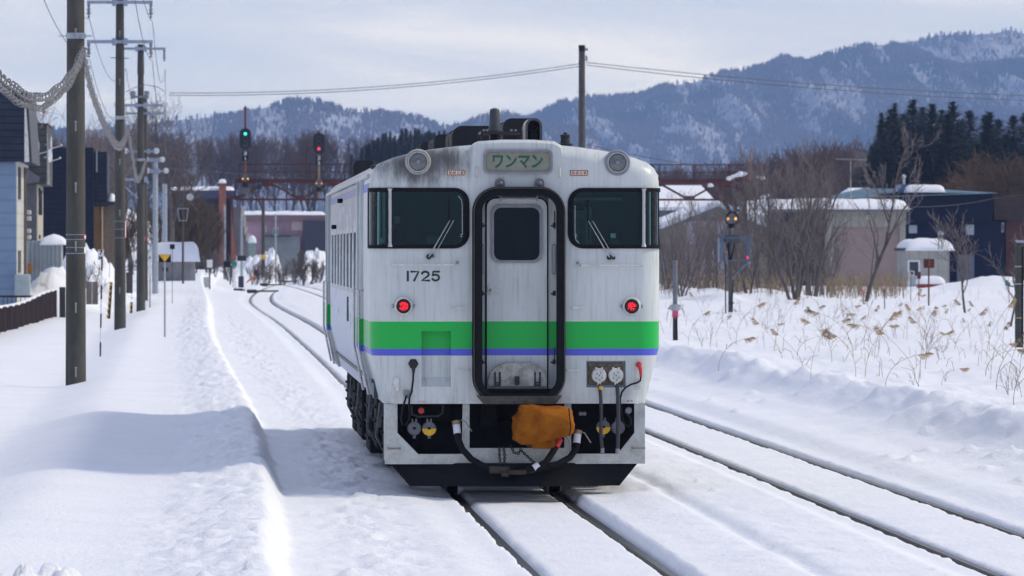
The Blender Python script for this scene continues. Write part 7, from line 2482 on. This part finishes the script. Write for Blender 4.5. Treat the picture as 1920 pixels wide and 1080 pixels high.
# big scrub trees between the train and the garage
G1 = grow_tree(11, 6.8, 0.10, 0.55, 4, 3, (9, 6, 4), 0.55, 0.2, 0.006)
G2 = grow_tree(12, 6.5, 0.085, 0.5, 3, 3, (10, 6, 4), 0.6, 0.15, 0.006)
G3 = grow_tree(13, 4.2, 0.05, 0.5, 4, 3, (7, 5, 4), 0.6, 0.1, 0.006)
a = tree_thing("bare_tree", "tallest many-stemmed bare tree in front of the garage's left side", "tree", on_ground(1492, 222), G1)
place_tree(a, "broad bare tree right before the garage's dark bay", 1520, 236, 1.0, 2.1)
b = tree_thing("bare_tree", "bare tree with upright twigs just right of the amber signal", "tree", on_ground(1425, 240), G2)
place_tree(b, "bare tree leaning over the lilac barn door left of the amber signal", 1318, 246, 0.72, 1.3)
place_tree(b, "tall thin bare tree rising behind the amber signal", 1392, 262, 0.95, 4.0)
place_tree(a, "bare tree closest to the train's right side", 1268, 258, 0.55, 3.0)
c = tree_thing("bare_shrub", "low bare shrub at the train's right edge", "shrub", on_ground(1278, 225), G3, group="bare shrubs along the thicket")
for k, (px, d, s, lab) in enumerate(((1300, 232, 0.9, "low bare shrub left of the amber signal, second from the train"), (1338, 238, 1.0, "low bare shrub right next to the amber signal's stay"), (1405, 228, 0.9, "low bare shrub at the foot of the signal cage's right side"),
                                   (1448, 235, 1.05, "low bare shrub left of the tallest bare tree"), (1545, 250, 0.85, "low bare shrub before the garage door's left edge"), (1252, 240, 1.0, "low bare shrub half hidden by the train's corner"), (1375, 250, 1.1, "low bare shrub behind the amber signal's post"), (1560, 262, 0.7, "smallest bare shrub by the pink roller door"))):
    place_tree(c, lab, px, d, s, k * 1.3, "bare shrubs along the thicket")
G4 = grow_tree(14, 6.9, 0.085, 0.62, 1, 3, (13, 5, 4), 0.35, 0.12, 0.008, lean=(0.22, 0))
tree_thing("bare_tree", "dark bare tree bending right across the pink garage door", "tree", on_ground(1622, 214), G4)
G5 = grow_tree(15, 3.4, 0.045, 0.6, 1, 3, (14, 5, 4), 0.4, 0.25, 0.006)
s5 = tree_thing("sapling", "slim bare sapling before the navy building", "sapling", on_ground(1811, 178), G5)
place_tree(s5, "twiggy sapling crowding the mossy post at the right edge", 1893, 150, 0.85, 2.0)
# left-hand trees
G6 = grow_tree(21, 11.5, 0.20, 0.78, 1, 3, (13, 8, 6), 0.12, 0.32, 0.010)
l1 = tree_thing("bare_tree", "tall bare tree rising just right of the third pole", "tree", on_ground(316, 345), G6)
place_tree(l1, "tall bare tree behind the two nearest poles", 186, 352, 0.97, 2.2)
place_tree(l1, "tall bare tree left of the thick pole beyond the dark houses", 112, 360, 1.0, 4.1)
place_tree(l1, "bare tree seen between the second and third poles", 246, 372, 0.92, 5.0)
BROWN = M("brown_creeper", (0.115, 0.075, 0.042), 0.9, 0, 0.4, 2, rand=0.2)
G7 = grow_tree(22, 6.6, 0.09, 0.5, 5, 3, (14, 9, 7), 0.5, 0.1, 0.012)
l2 = tree_thing("bare_tree", "dense brown many-stemmed tree behind the concrete hut", "tree", on_ground(362, 372), G7, crown_m=BROWN)
place_tree(l2, "brown bushy tree between the hut and the brick chimney", 392, 400, 0.9, 1.5)
place_tree(l2, "brown bushy tree in the gap left of the hut", 318, 380, 0.95, 3.2)
place_tree(l2, "brown bushy tree against the tan wall of the navy house", 212, 300, 0.75, 4.4)
G8 = grow_tree(23, 2.2, 0.10, 0.75, 3, 3, (12, 8, 6), 0.6, 0.15, 0.008)
tree_thing("bare_tree", "round-headed low bare tree by the train's left edge", "tree", on_ground(573, 408), G8, crown_m=M("olive_twigs", (0.13, 0.10, 0.07), 0.9)).scale = (1.25, 1.25, 1.2)
l3 = tree_thing("bare_shrub", "dark spindly shrub on the snow heap behind the marker stake", "shrub", (PX(168, 224), 224, gz(PX(168, 224), 224)), grow_tree(24, 1.7, 0.03, 0.6, 4, 2, (9, 5), 0.5, 0.1, 0.008))
sc_ = tree_thing("bare_shrub", "low tangled scrub below the pink building", "shrub", on_ground(500, 405), grow_tree(25, 2.0, 0.03, 0.5, 7, 2, (9, 6), 0.6, 0.1, 0.010), group="low scrub at the far end of the track")
for k, (px, d, lab) in enumerate(((478, 398, "low tangled scrub left of the yellow-banded pole"), (530, 412, "low tangled scrub right of the yellow-banded pole"), (556, 418, "low tangled scrub left of the round-headed tree"), (596, 414, "low tangled scrub hard against the train's edge"), (400, 385, "low tangled scrub below the brick chimney"), (432, 396, "low tangled scrub behind the teal disc"))):
    place_tree(sc_, lab, px, d, 1.0, k * 1.7, "low scrub at the far end of the track")

# conifers
def conifer(seed, h, w):
    rg = np.random.RandomState(seed)
    V, F = [], []
    tips = [(0, 0, 1.0, 0.85)] + [(rg.uniform(-.6, .6) * w, rg.uniform(-.5, .5) * w, rg.uniform(0.72, 0.96), rg.uniform(0.6, 0.8)) for _ in range(4)]
    for tx, ty, th_, tw in tips:
        hh, ww = h * th_, w * tw
        for i in range(2600):
            s = rg.uniform(0.03, 1.0) ** 0.9
            a = rg.uniform(0, 6.283)
            rad = ww * min(1.0, (1 - s) * 1.25) ** 0.9 * rg.uniform(0.3, 1.0) * (1 + 0.25 * math.sin(3 * a + 9 * s + seed)) + 0.03
            c = np.array([tx + math.cos(a) * rad, ty + math.sin(a) * rad, s * hh - 0.12 * rad])
            o_ = np.array([math.cos(a), math.sin(a), -0.3 + 0.9 * s ** 2]); o_ /= np.linalg.norm(o_)
            tng = np.array([-math.sin(a), math.cos(a), rg.uniform(-.3, .3)])
            l = rg.uniform(0.25, 0.55) * (1.35 - 0.75 * s) * (1.9 if rg.rand() < 0.10 else 1) * h / 10
            b = rg.uniform(0.05, 0.11) * (1.25 - 0.75 * s) * h / 10
            q = len(V)
            V += [c - tng * b * .7 - o_ * l * .4, c + tng * b * .7 - o_ * l * .4, c + tng * b * .5 + o_ * l * .45, c - tng * b * .5 + o_ * l * .6]
            F.append((q, q + 1, q + 2, q + 3))
    st = [([np.array([tx, ty, -0.3]), np.array([tx, ty, h * th_ * .5]), np.array([tx, ty, h * th_ * 1.01])], [h * .014, h * .009, 0.02]) for tx, ty, th_, tw in tips]
    return tubes_np(st, 6), (np.array(V), np.array(F, int))
NEEDLE = M("dark_needles", (0.016, 0.024, 0.022), 0.85, 0, 0.5, 0.8, rand=0.25)
C1, C2 = conifer(31, 12.2, 3.3), conifer(32, 9.8, 3.2)
CG = "dark conifers behind the navy building"
k1 = tree_thing("conifer", "leftmost tall dark conifer behind the garage roof", "tree", (PX(1678, 420), 420, 1.2), C1, WOODP, NEEDLE, CG)
k2 = tree_thing("conifer", "dark conifer low on the right over the brown building", "tree", (PX(1886, 430), 430, 1.0), C2, WOODP, NEEDLE, CG)
for k, (src, px, d, s, lab) in enumerate(((k1, 1712, 430, 1.06, "tall dark conifer second from the left of the clump"), (k1, 1748, 424, 1.02, "dark conifer in the middle of the clump over the roof flue"), (k1, 1786, 436, 1.06, "pointed conifer at the tall clump's right end"), (k1, 1694, 445, 1.0, "dark conifer filling in behind the clump's left pair"), (k1, 1730, 448, 1.05, "dark conifer filling in behind the clump's centre"), (k1, 1766, 452, 1.04, "dark conifer filling in behind the pointed one"),
                                    (k2, 1818, 440, 1.26, "dark conifer stepping down right of the pointed one"), (k2, 1848, 446, 1.24, "dark conifer above the navy building's right corner"), (k2, 1922, 440, 1.24, "dark conifer cut by the right picture edge"), (k2, 1872, 452, 1.22, "dark conifer above the brown building's left end"), (k2, 1900, 456, 1.26, "dark conifer filling in behind the right-edge pair"), (k2, 1803, 452, 1.22, "dark conifer filling the gap right of the tall clump"), (k2, 1660, 430, 1.0, "short dark conifer at the clump's left foot"), (k2, 1945, 448, 1.25, "dark conifer just beyond the right picture edge"))):
    o = copy_tree(src)
    o.location = (PX(px, d), d, 1.0)
    o.scale = (s * 1.6, s * 1.6, s)
    o.rotation_euler = (0, 0, k * 1.1)
    o['label'] = lab

# distant woods: one mass of bare trees each, too many to count
def wood(name, label, mat, geos, spots, seed):
    rg = np.random.RandomState(seed)
    Vs, Fs, b = [], [], 0
    for (x, y, z, s) in spots:
        (tv, tf), (cv, cf) = geos[rg.randint(len(geos))]
        a = rg.uniform(0, 6.283)
        ca, sa = math.cos(a), math.sin(a)
        for V, F in ((tv, tf), (cv, cf)):
            W_ = np.stack([V[:, 0] * ca - V[:, 1] * sa, V[:, 0] * sa + V[:, 1] * ca, V[:, 2] * rg.uniform(0.95, 1.05)], -1) * s + np.array([x, y, z])
            Vs.append(W_)
            Fs.append(F + b)
            b += len(V)
    o = quad_mesh(name, np.concatenate(Vs), np.concatenate(Fs), mat, None)
    return tag(o, label, "forest", kind='stuff')
WG = [grow_tree(41 + i, 12.0, 0.17, 0.55, 1, 2, (20, 11), 0.35, 0.33, 0.026) for i in range(5)]
WOODM = forest_mat("purple_brown_wood", (0.085, 0.064, 0.078), (0.125, 0.098, 0.10), (0.10, 0.065, 0.058))
rg = np.random.RandomState(77)
def spots(n, px0, px1, d0, d1, top, jit, zf, smin=0.7):
    """trees whose tops follow a photo skyline top(px); real heights follow from it"""
    out_ = []
    for _ in range(n):
        px = rg.uniform(px0, px1)
        d = rg.uniform(d0, d1)
        z = zf(d)
        zt = PZ(float(top(px)) + abs(rg.normal(0, jit)), d)
        s = (zt - z) / 12.0
        if s > smin * 0.3:
            out_.append((PX(px, d), d, z, s))
    return out_
tl = spline([(-200, 225), (60, 240), (110, 248), (200, 240), (260, 236), (330, 243), (380, 250), (430, 240), (500, 246), (560, 240), (620, 240), (690, 250), (760, 262), (860, 260), (1000, 280)])
def zl(d): return 1.0 + 14.0 * float(sst(560, 900, d))
wood("winter_wood", "mass of purplish bare trees on the hillside behind the gantry, left of the train", WOODM, WG, spots(230, -150, 860, 640, 900, tl, 9, zl), 5)
tr = spline([(1150, 300), (1240, 306), (1300, 300), (1400, 292), (1480, 275), (1560, 262), (1620, 258), (1660, 262), (1700, 300), (1760, 290), (1800, 262), (1850, 250), (1920, 240), (2100, 235)])
wood("winter_wood", "mass of purplish bare trees behind the houses on the right", WOODM, WG, spots(140, 1180, 1655, 470, 640, tr, 9, lambda d: 1.2), 6)
OAK = forest_mat("russet_oak_wood", (0.08, 0.058, 0.050), (0.125, 0.078, 0.048), (0.075, 0.056, 0.055))
wood("oak_wood", "russet-brown woodland at the right edge behind the navy and brown buildings", OAK, [grow_tree(51 + i, 9.0, 0.12, 0.85, 2, 2, (18, 12), 0.15, 0.12, 0.024) for i in range(3)], [(PX(p, d), d, 1.0, rg.uniform(0.72, 0.95) * min(1.0, 0.72 + (p - 1745) / 420)) for p, d in zip(rg.uniform(1765, 2060, 90), rg.uniform(385, 418, 90))], 7)
# the dark evergreen stand above the train's left shoulder
def evergreens():
    Vs, Fs, b = [], [], 0
    C = [conifer(61, 12, 2.6), conifer(62, 12, 2.3)]
    tt = spline([(650, 300), (690, 268), (720, 248), (780, 238), (830, 244), (900, 250), (960, 262)])
    for i in range(70):
        px, d = rg.uniform(665, 960), rg.uniform(640, 760)
        z = zl(d)
        s = (PZ(float(tt(px)) + abs(rg.normal(0, 8)), d) - z) / 12
        for V, F in C[i % 2]:
            Vs.append(V * s + np.array([PX(px, d), d, z])); Fs.append(F + b); b += len(V)
    o = quad_mesh("evergreen_wood", np.concatenate(Vs), np.concatenate(Fs), NEEDLE, None)
    tag(o, "dark evergreen stand showing above the train's left shoulder", "forest", kind='stuff')
evergreens()
def thicket():
    rs = np.random.RandomState(91)
    paths = []
    for _ in range(450):
        px, d = rs.uniform(1235, 1560), rs.uniform(225, 275)
        if rs.rand() < 0.25: px, d = rs.uniform(1560, 1690), rs.uniform(235, 285)
        x = PX(px, d); z = gz(x, d) - 0.1
        h = rs.uniform(0.7, 2.3) * (0.55 if px > 1545 else 1)
        lx, ly = rs.normal(0, 0.22, 2) * h
        p = [np.array([x, d, z]), np.array([x + lx * .35, d + ly * .3, z + h * .55]), np.array([x + lx, d + ly, z + h])]
        paths.append((p, [0.014, 0.011, 0.006]))
        if rs.rand() < .6:
            q = p[1]
            paths.append(([q, q + np.array([rs.normal(0, .25), rs.normal(0, .2), h * .3])], [0.009, 0.005]))
    V, F = tubes_np(paths, 3)
    o = quad_mesh("undergrowth", V, F, BROWN2)
    tag(o, "tangled dry undergrowth in front of the barn and garage", "undergrowth", kind='stuff')
BROWN2 = M("dry_stem_brown", (0.16, 0.125, 0.10), 0.9, 0, 0.35, 1.0)
thicket()

# ---- reeds and weeds sticking out of the snowy field
STRAW = M("reed_straw", (0.36, 0.27, 0.15), 0.9, 0, 0.3, 3, rand=0.2)
PLUME = M("reed_plume", (0.40, 0.28, 0.145), 0.95, 0, 0.3, 6, rand=0.25)
def reed_geo(seed, h, bend, plume=1.0):
    rs = np.random.RandomState(seed)
    k = 9
    pts = []
    for i in range(k + 1):
        s = i / k
        pts.append(np.array([bend * s ** 2.2 * h, 0.1 * bend * s ** 2 * h, h * (s - 0.30 * bend * s ** 3) - 0.15 * (i == 0)]))
    st = [(pts, [0.0065 - 0.0035 * i / k for i in range(k + 1)])]
    for j in range(2):
        i = rs.randint(2, 6)
        l = rs.uniform(.15, .3)
        a = rs.uniform(0, 6.28)
        st.append(([pts[i], pts[i] + np.array([math.cos(a) * l * .6, math.sin(a) * l * .6, l * .6]), pts[i] + np.array([math.cos(a) * l, math.sin(a) * l, l * .35])], [0.005, 0.005, 0.002]))
    end = pts[-1]
    d = pts[-1] - pts[-2]; d /= np.linalg.norm(d)
    V, F = [], []
    sd = 1 if bend >= 0 else -1
    for j in range(75):
        s = rs.uniform(0, 1)
        o = end + d * (s - 0.35) * 0.20 * plume
        l = rs.uniform(0.05, 0.12) * plume * (1.1 - .5 * s)
        v = d * 0.5 + np.array([sd * rs.uniform(0.1, 0.8), rs.normal(0, .4), -rs.uniform(0.2, 0.9)])
        v /= np.linalg.norm(v)
        w = np.cross(v, rs.normal(0, 1, 3)); w /= np.linalg.norm(w) + 1e-9
        b = len(V)
        V += [o - w * .003, o + w * .003, o + v * l * 1.25 + w * .003, o + v * l * 1.25 - w * .003]
        F.append((b, b + 1, b + 2, b + 3))
    return tubes_np(st, 3), (np.array(V), np.array(F, int))
RG = "dry reeds standing in the snowy field"
RL = "dry tan reed with a drooping feathery plume standing in the snowy field on the right"
protos = []
rs = random.Random(5)
def reed_thing(geo):
    t = thing("dry_reed", RL, "reed", (0, 0, 0), 0, RG)
    quad_mesh("stem", *geo[0], STRAW, t)
    quad_mesh("plume", *geo[1], PLUME, t)
    return t
specs = [(1.0, 0.5, 1.0), (0.8, 0.8, 1.1), (1.2, 0.25, 0.9), (0.6, 1.0, 1.2), (0.9, -0.5, 1.0), (0.7, -0.9, 1.1), (1.1, 0.65, 1.2)]
hits = [(1290, 635), (1347, 655), (1318, 560), (1495, 650), (1452, 640), (1466, 655), (1506, 615), (1535, 640), (1548, 632), (1575, 610), (1570, 590), (1558, 600), (1582, 625), (1470, 588), (1520, 700), (1506, 712), (1620, 640), (1628, 622), (1640, 660), (1605, 710), (1622, 690), (1660, 715), (1668, 650), (1700, 620), (1694, 618), (1735, 680), (1740, 640), (1760, 655), (1757, 628), (1790, 640), (1800, 660), (1716, 735), (1765, 745), (1725, 700), (1850, 655), (1862, 660), (1840, 668), (1848, 690), (1858, 695), (1868, 712), (1880, 655), (1890, 720), (1900, 745), (1912, 690), (1880, 640), (1790, 570), (1740, 590), (1700, 570), (1660, 590), (1640, 580), (1600, 600), (1600, 580), (1560, 660), (1600, 660), (1320, 590), (1400, 600), (1340, 600), (1380, 630), (1430, 620), (1800, 600), (1840, 610), (1820, 640), (1870, 600), (1850, 620), (1720, 610)]
for i, (px, py) in enumerate(hits):
    d = 2.0 * FPX / (py + 18 - 470)
    for _ in range(3):
        x = PX(px, d)
        d = (CAMZ - gz(x, d)) * FPX / (py + 18 - 470)
    x = PX(px, d)
    if i < len(specs):
        o = reed_thing(reed_geo(100 + i, *specs[i]))
        protos.append(o)
    else:
        o = copy_tree(protos[rs.randrange(len(protos))])
    o.location = (x, d, gz(x, d))
    s = rs.uniform(0.55, 1.0) * (1.0 if py > 600 else 0.85)
    o.scale = (s, s, s)
    o.rotation_euler = (0, 0, rs.choice((0, 0, 0, math.pi)) + rs.uniform(-0.6, 0.6))
def weed_geo(seed, h):
    return grow_tree(seed, h, 0.008, 0.55, 2, 1, (8,), 0.4, 0.35, 0.004)
WEED = M("dead_weed", (0.15, 0.10, 0.085), 0.9, 0, 0.3, 3, rand=0.2)
WGp = "dead weeds standing in the snowy field"
WLb = "thin dark dead weed with short side twigs in the snowy field on the right"
wp = []
for i in range(28):
    if i < 19:
        px, py = rs.uniform(1265, 1915), rs.triangular(560, 700, 600)
        if py > 690 and px < 1500: px += 300
    else:
        px, py = rs.uniform(1480, 1910), rs.uniform(660, 770)
    d = 2.0 * FPX / (py - 470)
    for _ in range(3):
        x = PX(px, d); d = (CAMZ - gz(x, d)) * FPX / (py - 470)
    x = PX(px, d)
    if x < 10.0: continue
    if len(wp) < 4:
        (tv, tf), (cv, cf) = weed_geo(200 + i, 0.75) if False else grow_tree(200 + i, 0.8, 0.008, 0.55, 2, 1, (9,), 0.4, 0.3, 0.0032)
        o = quad_mesh("dead_weed", tv, tf, WEED)
        tag(o, WLb, "weed", WGp)
        wp.append(o)
    else:
        o = wp[rs.randrange(4)].copy()
        COL.objects.link(o)
    o.location = (x, d, gz(x, d))
    s = rs.uniform(0.35, 0.85)
    o.scale = (s, s, s)
    o.rotation_euler = (rs.uniform(-.35, .35), rs.uniform(-.45, .45), rs.uniform(0, 6))
def dry_grass():
    r2 = np.random.RandomState(17)
    paths = []
    for _ in range(420):
        px = r2.uniform(1240, 1930)
        py = 555 + 175 * r2.rand() ** 2.0
        d = 2.0 * FPX / (py - 470)
        x = PX(px, d)
        if x < 10.3: continue
        z = gz(x, d)
        h = r2.uniform(0.15, 0.55) * (1.0 if py < 660 else 0.6)
        if r2.rand() < 0.35 and py > 640: continue
        lx, ly = r2.normal(0, 0.5, 2) * h
        paths.append(([np.array([x, d, z - .03]), np.array([x + lx * .4, d + ly * .4, z + h * .7]), np.array([x + lx, d + ly, z + h * .85])], [0.005, 0.004, 0.0025]))
    for _ in range(650):
        px = r2.choice([r2.uniform(1240, 1500), r2.uniform(1550, 1700)])
        d = r2.uniform(225, 285)
        x = PX(px, d); z = gz(x, d)
        h = r2.uniform(0.35, 1.0)
        lx, ly = r2.normal(0, 0.22, 2) * h
        paths.append(([np.array([x, d, z - .03]), np.array([x + lx * .4, d + ly * .4, z + h * .7]), np.array([x + lx, d + ly, z + h])], [0.012, 0.011, 0.010]))
    V, F = tubes_np(paths, 3)
    o = quad_mesh("dry_grass", V, F, M("dry_grass_straw", (0.28, 0.21, 0.13), 0.9, 0, 0.3, 2))
    tag(o, "sparse dry grass blades poking through the field snow on the right", "grass", kind='stuff')
dry_grass()
